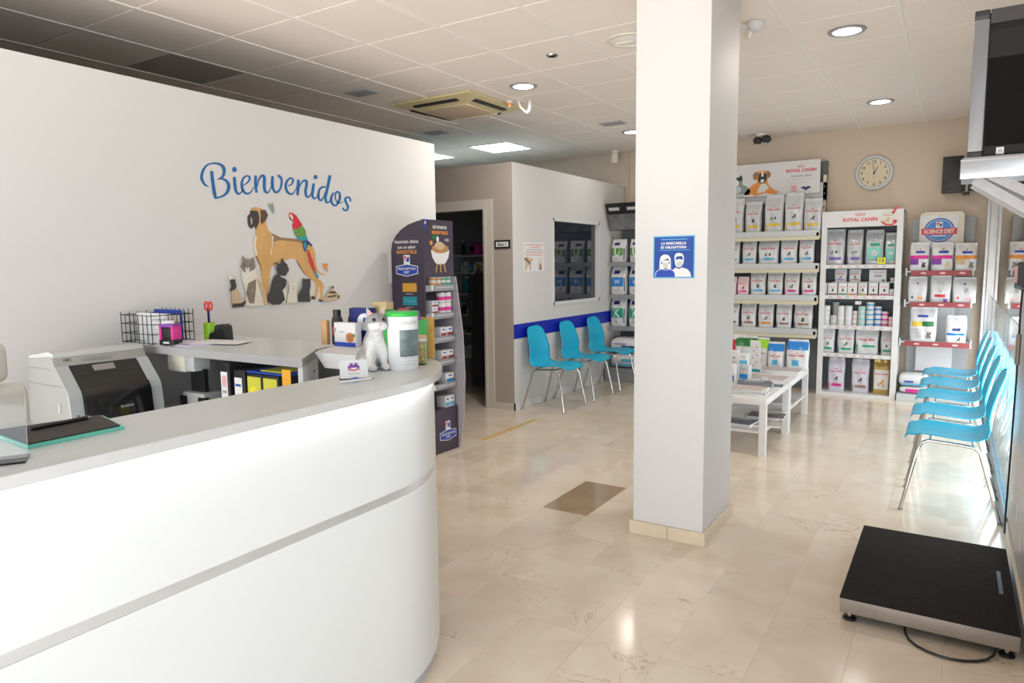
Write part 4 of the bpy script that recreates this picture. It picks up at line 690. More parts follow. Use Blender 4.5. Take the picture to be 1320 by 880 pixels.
MB().box(-.20, .10, -.13, .06, 0, .006).build('sheet', 'lilac_paper', t, smooth=False)
MB().prism([(-.02, -.05), (.26, .02), (.20, .16), (-.08, .10)], .006, .009).build('sheet', 'paper', t, smooth=False)
MB().cyl((-.03, -.10, .010), (.06, -.115, .010), .004, n=8).build('pen', 'grey', t)

# goods on the ledge
def box_thing(name, label, cat, cx, y, z, w, d, h, m, group=None, rz=0, bevel=.002):
    b = thing(name, label, cat, (cx, y, z), rz, group)
    MB().box(-w/2, w/2, 0, d, 0, h).build('carton', m, b, bevel=bevel)
    return b
ZL = 1.115
b = box_thing('wooden_board', 'upright brown wooden board left of the dark bottles on the ledge', 'board', -2.515, 2.30, ZL, .04, .02, .115, 'wood')
def bottle(cx, y, h, r, label):
    b = thing('bottle', label, 'bottle', (cx, y, ZL), 0, 'dark bottles on the ledge')
    MB().lathe([(r*.9, 0), (r, .004), (r, h*.68), (r*.82, h*.78), (r*.6, h*.82)], 20).build('body', 'soft_black', b)
    MB().lathe([(r*.68, h*.80), (r*.70, h*.83), (r*.70, h*.99), (r*.62, h)], 20).build('cap', 'black', b)
    MB().lathe([(r*1.015, h*.28), (r*1.015, h*.52)], 20).build('label_band', 'maroon', b)
bottle(-2.46, 2.335, .165, .027, 'black bottle beside the wooden board on the ledge')
bottle(-2.42, 2.40, .170, .026, 'black bottle behind the pumpkin box on the ledge')
b = box_thing('pumpkin_food_box', 'white box printed with a pumpkin on a navy foot, on the ledge', 'box', -2.362, 2.285, ZL, .135, .04, .110, 'paper')
panel('blue_foot', rect(-.0675, .0675, 0, .020), (0, -.0005, 0), FRONT, 'royal', b)
panel('pumpkin', ell(.034, .043, .027, .023), (0, -.0005, 0), FRONT, 'orange', b)
for x in (.022, .034, .046): panel('pumpkin_rib', ell(x, .043, .004, .020, 12), (0, -.0018, 0), FRONT, 'brown', b)
panel('leaf', [(.055, .046), (.066, .05), (.063, .062), (.054, .058)], (0, -.0018, 0), FRONT, 'dark_green', b)
panel('print_block', rect(-.068, -.055, .065, .085), (0, -.0005, 0), FRONT, 'grey', b)
panel('print_line', rect(-.035, .0, .064, .072), (0, -.0005, 0), FRONT, 'mid_grey', b)
b = box_thing('navy_packet', 'navy packet with a white oval behind the pumpkin box', 'packet', -2.335, 2.36, ZL, .13, .04, .175, 'navy', bevel=.006)
panel('white_oval', ell(.028, .11, .045, .04), (0, -.0005, 0), FRONT, 'paper', b); panel('oval_mark', ell(.03, .118, .010, .014), (0, -.0018, 0), FRONT, 'royal', b)
b = box_thing('tan_carton', 'plain tan carton at the back of the ledge', 'box', -2.27, 2.42, ZL, .09, .05, .20, 'tan_card')
b = box_thing('blue_tub', 'small blue printed tub behind the kitten figure', 'tub', -2.22, 2.33, ZL, .07, .05, .135, 'bag_blue', bevel=.008)
panel('white_print', ell(-.005, .085, .018, .010), (0, -.0005, 0), FRONT, 'paper', b)
# green bin with packets
g = thing('green_bin', 'bright green open bin behind the white bucket on the counter', 'bin', (-1.885, 2.14, 1.10))
xs = .085
MB().add([(-xs*.92,-.055,0),(xs*.92,-.055,0),(xs*.92,.055,0),(-xs*.92,.055,0),(-xs,-.06,.165),(xs,-.06,.165),(xs,.06,.165),(-xs,.06,.165),(-xs+.006,-.054,.165),(xs-.006,-.054,.165),(xs-.006,.054,.165),(-xs+.006,.054,.165),(-xs*.9,-.05,.01),(xs*.9,-.05,.01),(xs*.9,.05,.01),(-xs*.9,.05,.01)],
         [(3,2,1,0),(0,1,5,4),(1,2,6,5),(2,3,7,6),(3,0,4,7),(4,5,9,8),(5,6,10,9),(6,7,11,10),(7,4,8,11),(8,9,13,12),(9,10,14,13),(10,11,15,14),(11,8,12,15),(12,13,14,15)]).build('bin', 'green', g, smooth=False)
MB().box(-xs-.004, xs+.004, -.066, -.06, .150, .168).build('rim', 'green', g, bevel=.002)
for cx, dy, h, m, m2, lab in ((-1.925, -.02, .195, 'dark_green', 'maroon', 'maroon-topped green packet at the left of the green bin'), (-1.875, .0, .20, 'maroon', 'brown', 'brown and maroon packet in the middle of the green bin'), (-1.83, .01, .19, 'purple', 'orange', 'purple and orange packet at the right of the green bin')):
    p = thing('treat_packet', lab, 'packet', (cx, 2.14+dy, 1.112), radians(random.Random(cx).uniform(-8, 8)), 'packets in the green bin')
    MB().add([(-.027,-.012,0),(.027,-.012,0),(.027,.012,0),(-.027,.012,0),(-.026,-.012,h*.85),(.026,-.012,h*.85),(.026,.012,h*.85),(-.026,.012,h*.85),(-.026,-.001,h),(.026,-.001,h),(.026,.001,h),(-.026,.001,h)],
             [(3,2,1,0),(0,1,5,4),(1,2,6,5),(2,3,7,6),(3,0,4,7),(4,5,9,8),(5,6,10,9),(6,7,11,10),(7,4,8,11),(8,9,10,11)]).build('pouch', m, p, smooth=False)
    panel('top_band', rect(-.0262, .0262, h*.72, h*.84), (0, -.0122, 0), FRONT, m2, p)
# white donation bucket
t = thing('white_bucket', 'white round bucket with green lid and a dark photo label', 'bucket', (-1.717, 1.952, 1.10))
MB().lathe([(.052, 0), (.055, .004), (.0575, .205), (.0575, .207)], 40).build('body', 'paper', t)
MB().lathe([(.0585, .198), (.060, .200), (.060, .211), (.057, .215), (.001, .214)], 40).build('lid', 'green', t)
def on_cyl(a, z, r0=.0553, r1=.0577, lift=.0006):       # angle from the camera direction
    th = radians(-48) + a; r = r0 + (r1-r0)*z/.207 + lift
    return (r*cos(th), r*sin(th), z)
MB().grid(10, 4, lambda u, v: on_cyl(-.22+1.50*u, .052+.098*v)).build('photo_label', 'photo_print', t)
v, f, tw, th_ = text_geo('ADN LA FIDEL')
MB().add([on_cyl(-.10+1.2*(x/tw+.5), .176+y*.013/th_, lift=.0008) for x, y in v], f).build('lettering', 'grey', t, smooth=False, recalc=False)
for k in range(3): MB().grid(8, 1, lambda u, v: on_cyl(.0+.9*u, .045-.011*k+.002*v, lift=.0007)).build('print_line', 'mid_grey', t)
# glass jar
t = thing('glass_jar', 'slim glass jar of tan treats with a pale lid at the counter end', 'jar', (-1.735, 2.075, 1.10))
MB().lathe([(.023, 0), (.0235, .002), (.0235, .105), (.0215, .105), (.0215, .004), (.001, .004)], 28).build('glass', 'jar_glass', t)
MB().lathe([(.0245, .103), (.0245, .112), (.023, .114), (.001, .114)], 28).build('lid', 'tan_card', t)
MB().lathe([(.0242, .092), (.0242, .103), (.0238, .103)], 28).build('lid_ring', 'light_grey', t)
rr = random.Random(4)
for k in range(9):
    a = rr.uniform(0, 6.28); q = .011; z = .012+.0095*k
    MB().tube([(q*cos(a), q*sin(a), z-.008), (q*.4*cos(a+1), q*.4*sin(a+1), z+.004), (q*cos(a+2.4), q*sin(a+2.4), z+.010)], .0072, 8).build('treat', 'tan' if k % 3 else 'yellow', t)
t = thing('cork_strip', 'narrow upright cork board strip behind the glass jar', 'board', (-1.83, 2.235, 1.10), radians(20))
MB().box(-.028, .028, -.007, .007, 0, .17).build('strip', 'cork', t, bevel=.002)
# card holder with business card, pen
t = thing('business_card_stand', 'clear stand holding a white card with a purple and red emblem', 'card stand', (-1.715, 1.695, 1.10), radians(52))
MB().add([(-.048,-.012,0),(.048,-.012,0),(.048,.03,0),(-.048,.03,0),(-.048,-.012,.003),(.048,-.012,.003),(.048,.03,.003),(-.048,.03,.003)], [(0,3,2,1),(4,5,6,7),(0,1,5,4),(1,2,6,5),(2,3,7,6),(3,0,4,7)]).build('foot', 'clear_acrylic', t, smooth=False)
CO, CR, CU = Vector((0, -.008, .004)), Vector((1, 0, 0)), Vector((0, .26, .966)).normalized()
MB().plate(rrect(-.047, .047, 0, .062, .003), CO, CR, CU, -.002).build('card', 'paper', t, smooth=False)
cq = CO + CR.cross(CU)*.0004
for nm, poly, m in (('emblem_cat', [(-.018,.030),(-.020,.040),(-.012,.046),(-.016,.053),(-.010,.050),(-.004,.053),(-.002,.045),(.002,.045),(.004,.053),(.010,.050),(.016,.053),(.012,.046),(.020,.040),(.018,.030),(.010,.036),(-.010,.036)], 'purple'),
                    ('emblem_wave', [(-.022,.026),(-.012,.033),(0,.028),(.012,.033),(.022,.026),(.012,.028),(0,.024),(-.012,.028)], 'print_red'), ('print_line', rect(-.020, .020, .014, .017), 'mid_grey')):
    MB().plate(poly, cq, CR, CU, .0005).build(nm, m, t, smooth=False)
t = thing('pen', 'blue and white pen lying before the business card stand', 'pen', (-1.66, 1.655, 1.106), radians(70))
MB().cyl((-.06, 0, 0), (.05, .0, 0), .0045, n=10).build('barrel', 'paper', t)
MB().cyl((.05, 0, 0), (.066, 0, 0), .0045, .001, 10).build('tip', 'chrome', t)
MB().lathe([(.001, -.006), (.010, -.005), (.012, 0), (.009, .006), (.001, .008)], 14, (.0, .016)).build('cap', 'royal', t)
# glass writing pad with dark mat
t = thing('glass_pad', 'dark desk mat on a green-edged glass plate at the counter left', 'pad', (0, 0, 1.10))
PP = [(-1.66, .675), (-1.665, .885), (-1.84, .925), (-1.89, .69)]
MB().prism(PP, 0, .008).build('glass_plate', 'glass_edge', t, smooth=False, bevel=.001)
MB().prism([(-1.667, .680), (-1.672, .878), (-1.836, .916), (-1.882, .696)], .0083, .011).build('mat', 'soft_black', t, smooth=False)
t = thing('black_pen', 'black pen resting across the far edge of the dark mat', 'pen', (-1.80, .80, 1.116), radians(95))
MB().cyl((-.06, 0, 0), (.07, 0, 0), .005, n=10).build('barrel', 'black', t)
MB().cyl((.07, 0, 0), (.082, 0, 0), .005, .001, 10).build('tip', 'grey', t)
t = thing('acrylic_stand', 'clear acrylic leaflet stand at the left edge of the counter', 'stand', (-1.60, .585, 1.10), radians(60))
MB().box(-.06, .06, -.03, .04, 0, .004).build('foot', 'clear_acrylic', t, smooth=False)
MB().add([(-.06,.0,.004),(.06,.0,.004),(.06,.03,.13),(-.06,.03,.13),(-.06,.004,.004),(.06,.004,.004),(.06,.034,.13),(-.06,.034,.13)], [(0,1,2,3),(4,7,6,5),(0,4,5,1),(1,5,6,2),(2,6,7,3),(3,7,4,0)]).build('back', 'clear_acrylic', t, smooth=False)
MB().box(-.052, -.036, -.018, -.006, .004, .07).build('marker', 'navy', t, bevel=.002)

# kitten figure, one continuous body grown from metaballs
mb_ = bpy.data.metaballs.new('kitten_body'); mb_.resolution = .006; mb_.render_resolution = .006; mb_.threshold = .45
mo = bpy.data.objects.new('kitten_body', mb_); COL.objects.link(mo)
def blob(x, y, z, rx, ry, rz, rot=None):
    e = mb_.elements.new(type='ELLIPSOID'); e.co = (x, y, z); e.radius = 1.0
    e.size_x, e.size_y, e.size_z = rx*1.25/1.0, ry*1.25/1.0, rz*1.25/1.0; e.radius = 1.0
    if rot: e.rotation = rot.to_quaternion()
from mathutils import Euler
# local: faces +X; haunches at -X
S_ = 1.0
blob(-.024, 0, .040, .056, .056, .050); blob(-.008, 0, .078, .050, .050, .058)
blob(.010, 0, .105, .044, .046, .046); blob(.020, 0, .085, .038, .042, .050); blob(.020, 0, .130, .036, .036, .030)
blob(.028, 0, .168, .050, .050, .042); blob(.060, 0, .163, .026, .030, .022); blob(.040, 0, .182, .036, .040, .026)
for s in (-1, 1):
    blob(.040, s*.024, .050, .022, .022, .052); blob(.056, s*.025, .012, .028, .020, .016)
    blob(-.020, s*.042, .034, .044, .026, .040); blob(.016, s*.052, .012, .034, .020, .015)
    blob(.056, s*.018, .157, .022, .020, .016)
blob(-.066, .02, .018, .036, .020, .018); blob(-.048, .055, .015, .034, .018, .016, Euler((0, 0, -.6)))
dg = bpy.context.evaluated_depsgraph_get(); dg.update()
kme = bpy.data.meshes.new_from_object(mo.evaluated_get(dg))
bpy.data.objects.remove(mo); bpy.data.metaballs.remove(mb_)
for p in kme.polygons: p.use_smooth = True
def fur_material():
    m = mat('kitten_fur', (0.5, 0.5, 0.5), 0.9, bump=0.9, scale=90)
    nt = m.node_tree; b = nt.nodes['Principled BSDF']; L = nt.links.new
    tc = nt.nodes.new('ShaderNodeTexCoord'); sx = nt.nodes.new('ShaderNodeSeparateXYZ'); L(tc.outputs['Object'], sx.inputs[0])
    n = nt.nodes.new('ShaderNodeTexNoise'); n.inputs['Scale'].default_value = 45; L(tc.outputs['Object'], n.inputs['Vector'])
    # grey coat on back and crown, white bib and paws: x*1.3 - z*.2 plus noise
    a = nt.nodes.new('ShaderNodeMath'); a.operation = 'MULTIPLY_ADD'; a.inputs[1].default_value = .030; L(n.outputs['Fac'], a.inputs[0]); L(sx.outputs[0], a.inputs[2])
    c = nt.nodes.new('ShaderNodeMath'); c.operation = 'MULTIPLY_ADD'; c.inputs[1].default_value = -.28; L(sx.outputs[2], c.inputs[0]); L(a.outputs[0], c.inputs[2])
    mz = nt.nodes.new('ShaderNodeMapRange'); mz.inputs['From Min'].default_value = .172; mz.inputs['From Max'].default_value = .186; mz.inputs['To Max'].default_value = .05
    L(sx.outputs[2], mz.inputs['Value'])
    sb = nt.nodes.new('ShaderNodeMath'); sb.operation = 'SUBTRACT'; L(c.outputs[0], sb.inputs[0]); L(mz.outputs[0], sb.inputs[1])
    r = nt.nodes.new('ShaderNodeValToRGB'); r.color_ramp.elements[0].position = -.0; r.color_ramp.elements[0].color = (.30, .29, .29, 1)
    r.color_ramp.elements[1].position = .030; r.color_ramp.elements[1].color = (.76, .74, .73, 1); r.color_ramp.elements[0].position = .0
    L(sb.outputs[0], r.inputs[0]); L(r.outputs[0], b.inputs['Base Color'])
fur_material()
kme.materials.clear(); kme.materials.append(MATS['kitten_fur'])
kt = thing('kitten_figure', 'grey and white sitting kitten figure looking up, on the counter', 'figure', (-1.815, 1.90, 1.10), radians(-28))
ko = link('body', kme, kt)
zmin = min(v.co.z for v in kme.vertices); zmax = max(v.co.z for v in kme.vertices)
for vv in kme.vertices: vv.co.z = (vv.co.z - zmin) * .212/(zmax-zmin)
from mathutils.bvhtree import BVHTree
bv = BVHTree.FromPolygons([v.co for v in kme.vertices], [tuple(p.vertices) for p in kme.polygons])
HC_ = Vector((.030, 0, .168*.212/(zmax-zmin)+.004))
def on_head(d):
    d = Vector(d).normalized(); h = bv.ray_cast(HC_, d)
    return (h[0] if h[0] else HC_ + d*.04), d
def head_part(nm, d, prof, m, n=16, turn=None):
    p, d = on_head(d)
    M = Matrix.Translation(p) @ d.to_track_quat('Z', 'Y').to_matrix().to_4x4()
    MB().lathe(prof, n).xf(M).build(nm, m, kt)
for s in (-1, 1):
    head_part('eye', (.85, s*.42, .26), [(.0075, -.004), (.0070, .001), (.004, .003), (.001, .0035)], 'black_gloss')
    head_part('whisker_pad', (.95, s*.20, -.30), [(.010, -.004), (.009, .002), (.004, .004), (.001, .0045)], 'fur_white')
head_part('nose', (1, 0, -.08), [(.005, -.003), (.0048, .002), (.001, .004)], 'pink')
for s in (-1, 1):                                       # pointed ears on the crown
    p, d = on_head((.05, s*.62, .78))
    ax = Vector((.12, s*.38, .92)).normalized(); sd = Vector((0, 1, 0)) - ax*ax.y; sd.normalize(); fw = sd.cross(ax)
    if fw.x < 0: fw = -fw
    q = p - ax*.010
    ev = [q - sd*.017 - fw*.002, q + sd*.017 - fw*.002, q + fw*.009 + sd*.004, q - fw*.009, q + ax*.040]
    e = MB().add(ev, [(0, 2, 4), (2, 1, 4), (1, 3, 4), (3, 0, 4), (0, 3, 1, 2)]).build('ear', 'fur_grey', kt, sharp=80)
    iv = [q - sd*.009 + fw*.0075 + ax*.010, q + sd*.011 + fw*.0075 + ax*.010, q + ax*.033 + fw*.003]
    MB().add(iv, [(0, 1, 2)]).build('inner_ear', 'pink', e, smooth=False)

# ------------------------------------------------------------------ welcome wall: lettering and animal mural (flat vinyl)
t = thing('welcome_lettering', 'large blue handwritten wall lettering reading Bienvenidos', 'lettering', (XW, 0, 0))
for strips, dot in DATA_LET:
    b = MB()
    for k, st in enumerate(strips):
        h = .0012 + .0004*k
        v = []
        for y0, z0, y1, z1 in st: v += [(h, y0, z0), (h, y1, z1)]
        b.add(v, [(2*i, 2*i+1, 2*i+3, 2*i+2) for i in range(len(st)-1)])
    if dot: b.add([(.0012, y, z) for y, z in dot], [tuple(range(len(dot)))])
    b.build('letter', 'lettering_blue', t, smooth=False)
t = thing('animal_mural', 'wall sticker of a tan dog with parrot, cats and small animals', 'sticker', (XW, 0, 0))
MC = {'green': 'parrot_green'}
for k, (nm, polys) in enumerate(DATA_AN):
    base = None
    for q, (c, poly) in enumerate(polys):
        h = .0010 + .0016*k + .0003*q
        me = MB().add([(h, y, z) for y, z in poly], [tuple(range(len(poly)))])
        o = me.build(nm if base is None else 'marking', MC.get(c, c) if nm == 'parrot_picture' else c, t if base is None else base, smooth=False)
        if base is None: base = o

# ------------------------------------------------------------------ signs
def sheet(name, label, cat, O, RU, a0, a1, b0, b1, m, t_=.002):
    s = thing(name, label, cat, O)
    MB().plate(rect(a0, a1, b0, b1), (0, 0, 0), RU[0], RU[1], t_).build('sheet', m, s, smooth=False)
    return s
# mask notice on the pillar (0..1 units traced on the notice, scaled to its size)
O = (-1.330, PY0, 1.408); Wn, Hn = .208, .205
s = sheet('mask_notice', 'blue square notice on the pillar with two masked people', 'sign', O, FRONT, -.006, Wn+.006, -.006, Hn+.006, 'sky_blue')
s.children
MB().plate(rect(0, Wn, 0, Hn), (0, -.0022, 0), X_, Z_, .0006).build('field', 'poster_blue', s, smooth=False)
def npoly(nm, pts, m, k): MB().plate([((x-145)/530*Wn, (735-y)/545*Hn) for x, y in pts], (0, -.003-.0006*k, 0), X_, Z_, .0004).build(nm, m, s, smooth=False)
lettering('LA MASCARILLA', (Wn*.5, Hn*.845), Wn*.64, (0, -.003, 0), X_, Z_, 'paper', s, bold=.035)
lettering('ES OBLIGATORIA', (Wn*.5, Hn*.745), Wn*.66, (0, -.003, 0), X_, Z_, 'paper', s, bold=.035)
npoly('print_line', [(235, 228), (590, 228), (590, 216), (235, 216)], 'sky_blue', 0)
npoly('print_line', [(210, 372), (620, 372), (620, 364), (210, 364)], 'sky_blue', 0)
npoly('hair', [(215,620),(220,520),(230,460),(265,430),(300,425),(345,440),(370,480),(375,540),(375,630),(330,622),(300,612),(265,625)], 'paper', 0)
npoly('torso', [(435,732),(430,690),(400,640),(440,605),(480,625),(530,605),(600,630),(635,670),(650,732)], 'paper', 1)
npoly('torso', [(158,732),(165,670),(200,636),(265,618),(300,634),(370,624),(412,645),(438,690),(440,732)], 'paper', 2)
npoly('shirt', [(166,732),(174,672),(205,642),(265,628),(300,642),(368,632),(408,652),(430,692),(432,732)], 'royal', 3)
npoly('head', [(420,460),(435,420),(480,405),(530,420),(550,470),(545,540),(520,590),(480,605),(445,590),(430,550)], 'paper', 0)
npoly('fringe', [(440,468),(460,455),(525,450),(540,502),(480,490),(442,506)], 'poster_blue', 1)
npoly('fringe', [(250,518),(335,478),(348,512),(300,505)], 'poster_blue', 1)
npoly('mask', [(262,545),(340,545),(330,600),(300,615),(272,600)], 'light_grey', 1)
npoly('mask', [(446,520),(535,520),(522,580),(482,600),(452,580)], 'light_grey', 1)
npoly('mask_strap', [(240,520),(262,545),(262,552),(240,548)], 'poster_blue', 2); npoly('mask_strap', [(362,520),(340,545),(340,552),(362,548)], 'poster_blue', 2)
# small notice on the white room wall
s = sheet('pet_notice', 'small white notice with red print and two animals beside the dark window', 'sign', (BX, 6.12, 1.405), EAST, 0, .44, 0, .315, 'paper')
for a0, a1, b0, b1 in ((0, .44, 0, .006), (0, .44, .309, .315), (0, .006, 0, .315), (.434, .44, 0, .315)): panel('border', rect(a0, a1, b0, b1), (.002, 0, 0), EAST, 'lilac_paper', s)
for k, (a0, a1) in enumerate(((.04, .41), (.14, .33), (.05, .39), (.03, .42), (.05, .40))): panel('print_line', rect(a0, a1, .275-.026*k, .287-.026*k), (.002, 0, 0), EAST, 'pink' if k != 2 else 'mid_grey', s)
panel('dog_picture', [(.03,.02),(.04,.10),(.02,.13),(.06,.16),(.10,.155),(.14,.13),(.17,.15),(.19,.12),(.15,.10),(.15,.03),(.12,.02),(.11,.07),(.08,.07),(.07,.02)], (.002, 0, 0), EAST, 'tan', s)
panel('dog_collar', [(.0,.145),(.04,.13),(.13,.08),(.14,.09),(.05,.145)], (.0034, 0, 0), EAST, 'darkbrown', s)
panel('rabbit_picture', [(.30,.02),(.29,.07),(.31,.11),(.31,.15),(.34,.14),(.36,.15),(.38,.11),(.39,.05),(.37,.02)], (.002, 0, 0), EAST, 'cream', s)
panel('rabbit_shade', [(.32,.02),(.33,.08),(.36,.09),(.37,.02)], (.0034, 0, 0), EAST, 'brown', s)
# door plate
s = thing('door_plate', 'black-framed door plate reading Box 1 on the taupe wall', 'sign', (-3.945, BY, 1.645))
MB().box(0, .185, -.012, 0, 0, .085).build('frame', 'black', s, bevel=.003)
panel('insert', rect(.018, .167, .018, .067), (0, -.012, 0), FRONT, 'paper', s)
lettering('Box 1', (.092, .0425), .095, (0, -.0135, 0), X_, Z_, 'soft_black', s, bold=.02)
# floor tape
t = thing('floor_tape', 'strip of worn yellow tape on the marble floor before the doorway', 'tape', (-3.335, 4.78, 0))
MB().box(-.028, .028, 0, .89, 0, .0012).build('strip', 'tape_yellow', t, smooth=False)
MB().box(-.014, .010, .06, .84, .0012, .0016).build('wear', 'tan', t, smooth=False)

# ------------------------------------------------------------------ dark purple display stand by the end of the welcome wall
DS = thing('display_stand', 'dark purple cardboard pet food display stand at the end of welcome wall', 'display stand', (0, 0, 0))
SX, SY0, SY1, SB = -3.375, 4.10, 4.485, -3.70
side = [(SB, 0), (SX, 0), (SX, 1.825)] + [(SB+.36 - .36*cos(a)*1.0 - 0, 1.60+.225*sin(a)) for a in [radians(d_) for d_ in (90, 75, 60, 45, 30, 15, 0)]]
side = [(min(x, SX), z) for x, z in side]
MB().plate(side, (0, SY0+.012, 0), X_, Z_, .012).build('side_panel', 'display_aubergine', DS, smooth=False)
wing = [(SB, 0), (SX+.01, 0), (SX+.055, .25), (SX+.075, .60), (SX+.06, .95), (SX+.02, 1.25), (SX, 1.395), (SB, 1.395)]
MB().plate(wing, (0, SY1+.012, 0), X_, Z_, .012).build('side_wing', 'display_lilac', DS, smooth=False)
MB().box(SB, SX, SY0+.0125, SY1, 0, .35).build('base', 'display_aubergine', DS, smooth=False)
MB().box(SB, SB+.01, SY0+.0125, SY1, .35, 1.40).build('back_panel', 'display_grey', DS, smooth=False)
MB().box(SX-.03, SX, SY0+.0125, SY1-.02, 1.395, 1.83).build('header', 'display_aubergine', DS, smooth=False, label='header panel with a bowl of stew')
SH = [1.325, 1.108, .920, .735, .546]
for z in SH:
    q = MB().box(SB+.01, SX-.012, SY0+.0125, SY1, z-.012, z).build('shelf', 'display_grey', DS, smooth=False)
    MB().box(SX-.012, SX-.004, SY0+.0125, SY1, z-.04, z+.008).build('shelf_rail', 'grey_metal', q, smooth=False)
    MB().box(SX-.004, SX-.002, SY0+.14, SY1-.03, z-.018, z-.008).build('shelf_text', 'mid_grey', q, smooth=False)
    MB().box(SX-.004, SX-.001, SY0+.08, SY0+.105, z-.03, z+.008).build('price_card', 'paper', q, smooth=False)
# header print: bowl, food, legs, words
hO = (SX, 0, 0)
def hp(nm, poly, m, k=0): return panel(nm, poly, (SX+.001*k, 0, 0), EAST, m, DS, t=.001)
yc = 4.30
hp('bowl', [(yc-.115, 1.60), (yc+.115, 1.60), (yc+.10, 1.545), (yc+.06, 1.50), (yc, 1.488), (yc-.06, 1.50), (yc-.10, 1.545)], 'paper')
hp('stew', ell(yc, 1.612, .105, .035), 'kibble', 1); hp('stew', ell(yc-.01, 1.635, .06, .03), 'tan', 2)
for dy in (-.06, .06, .0): hp('bowl_leg', [(yc+dy-.004, 1.43), (yc+dy+.006, 1.43), (yc+dy*.7+.006, 1.50), (yc+dy*.7-.006, 1.50)], 'cork')
hp('carrot', ell(yc-.11, 1.655, .018, .018, 12), 'orange'); hp('pea', ell(yc-.075, 1.70, .02, .02, 12), 'dark_green'); hp('egg', ell(yc-.03, 1.685, .016, .022, 12), 'paper'); hp('print_box', rect(yc+.06, yc+.11, 1.67, 1.69), 'grey')
lettering('ESTOFADOS', (yc, 1.775), .17, hO, Y_, Z_, 'paper', DS, bold=.03); lettering('IRRESISTIBLES', (yc, 1.735), .20, hO, Y_, Z_, 'orange', DS, bold=.03)
hp('blue_corner', [(SY0+.0125, 1.83), (SY0+.0125, 1.74), (SY0+.05, 1.83)], 'royal'); hp('corner_mark', rect(SY0+.016, SY0+.030, 1.795, 1.815), 'paper', 1)
# side print, facing the camera
sO = (0, SY0-.0005, 0)
def sp(nm, poly, m, k=0): return panel(nm, poly, (0, SY0-.0005-.001*k, 0), FRONT, m, DS, t=.001)
xc = (SB+SX)/2-.005
for s_, z, w_, m in (('Nutrición clínica', 1.667, .235, 'paper'), ('con un sabor', 1.626, .18, 'paper'), ('IRRESISTIBLE', 1.589, .20, 'orange')):
    lettering(s_, (xc, z), w_, sO, X_, Z_, m, DS, bold=.015)
def clinic_logo(fn, O2, R, cx, cz, k):
    fn('logo_square', rect(cx-.036*k, cx+.036*k, cz+.045*k, cz+.135*k), 'paper', 1)
    fn('logo_red', [(cx-.028*k, cz+.085*k), (cx-.028*k, cz+.125*k), (cx+.0*k, cz+.125*k), (cx-.012*k, cz+.10*k)], 'print_red', 2)
    fn('logo_blue', [(cx-.012*k, cz+.075*k), (cx+.028*k, cz+.075*k), (cx+.028*k, cz+.118*k), (cx+.008*k, cz+.118*k)], 'royal', 2)
    fn('logo_border', [(cx-.13*k, cz-.035*k), (cx, cz-.06*k), (cx+.13*k, cz-.035*k), (cx+.13*k, cz+.035*k), (cx, cz+.055*k), (cx-.13*k, cz+.035*k)], 'paper', 2)
    fn('logo_field', [(cx-.122*k, cz-.029*k), (cx, cz-.053*k), (cx+.122*k, cz-.029*k), (cx+.122*k, cz+.029*k), (cx, cz+.048*k), (cx-.122*k, cz+.029*k)], 'royal', 3)
clinic_logo(sp, None, None, xc, 1.452, .84)
lettering('PRESCRIPTION', (xc, 1.461), .175, (0, SY0-.006, 0), X_, Z_, 'paper', DS, bold=.02)
lettering('DIET', (xc, 1.434), .055, (0, SY0-.006, 0), X_, Z_, 'paper', DS, bold=.02)
for z, m in ((1.285, 'amber'), (1.182, 'teal'), (1.066, 'purple')):
    sp('colour_block', rect(xc-.05, xc+.09, z, z+.066), m)
    lettering('i/d' if m == 'amber' else ('c/d' if m == 'purple' else 'Metabolic'), (xc+.02, z+.034), .05 if m != 'teal' else .11, (0, SY0-.0018, 0), X_, Z_, 'yellow' if m == 'amber' else ('sky_blue' if m == 'teal' else 'magenta'), DS)
    sp('print_line', rect(xc-.02, xc+.05, z-.02, z-.013), 'grey')
def fp_(nm, poly, m, k=0): return panel(nm, poly, (SX+.001*k, 0, 0), EAST, m, DS, t=.001)
clinic_logo(fp_, None, None, 4.345, .135, .82)
lettering('PRESCRIPTION', (4.345, .143), .17, (SX+.0055, 0, 0), Y_, Z_, 'paper', DS, bold=.02); lettering('DIET', (4.345, .118), .055, (SX+.0055, 0, 0), Y_, Z_, 'paper', DS, bold=.02)
# goods on the display stand
def can(name, label, x, y, z, r, h, body, band, group):
    b = thing(name, label, 'can', (x, y, z), 0, group)
    MB().lathe([(r*.94, 0), (r, .003), (r, h-.003), (r*.94, h), (r*.90, h-.002), (.001, h-.002)], 20).build('tin', 'tin', b)
    MB().lathe([(r*1.012, h*.10), (r*1.012, h*.90)], 20).build('label_sleeve', body, b)
    if band: MB().lathe([(r*1.022, h*.25), (r*1.022, h*.60)], 20).build('colour_band', band, b)
    return b
lev = ['lowest', 'second', 'third', 'top']
for q, y in enumerate((4.25, 4.315)):                  # orange-marked tins, top shelf left, three high
    for k in range(3): can('food_can', 'orange-marked white can, %s of the %s stack on display stand top shelf' % (('bottom', 'middle', 'top')[k], ('left', 'second')[q]), SX-.05, y, SH[0]+.036*k, .031, .036, 'paper', 'orange', 'cans on the display stand')
for q, y in enumerate((4.375, 4.44)):
    for k in range(3): can('food_can', 'green-marked white can, %s of the %s stack on display stand top shelf' % (('bottom', 'middle', 'top')[k], ('third', 'right')[q]), SX-.05, y, SH[0]+.036*k, .031, .036, 'paper', 'band_green', 'cans on the display stand')
for k in range(2):
    for q, y in enumerate((4.355, 4.43)):
        can('food_can', 'white and magenta can, %s %s on the second shelf of the display stand' % (('lower', 'upper')[k], ('left', 'right')[q]), SX-.05, y, SH[1]+.082*k, .036, .082, 'paper', 'magenta', 'cans on the display stand')
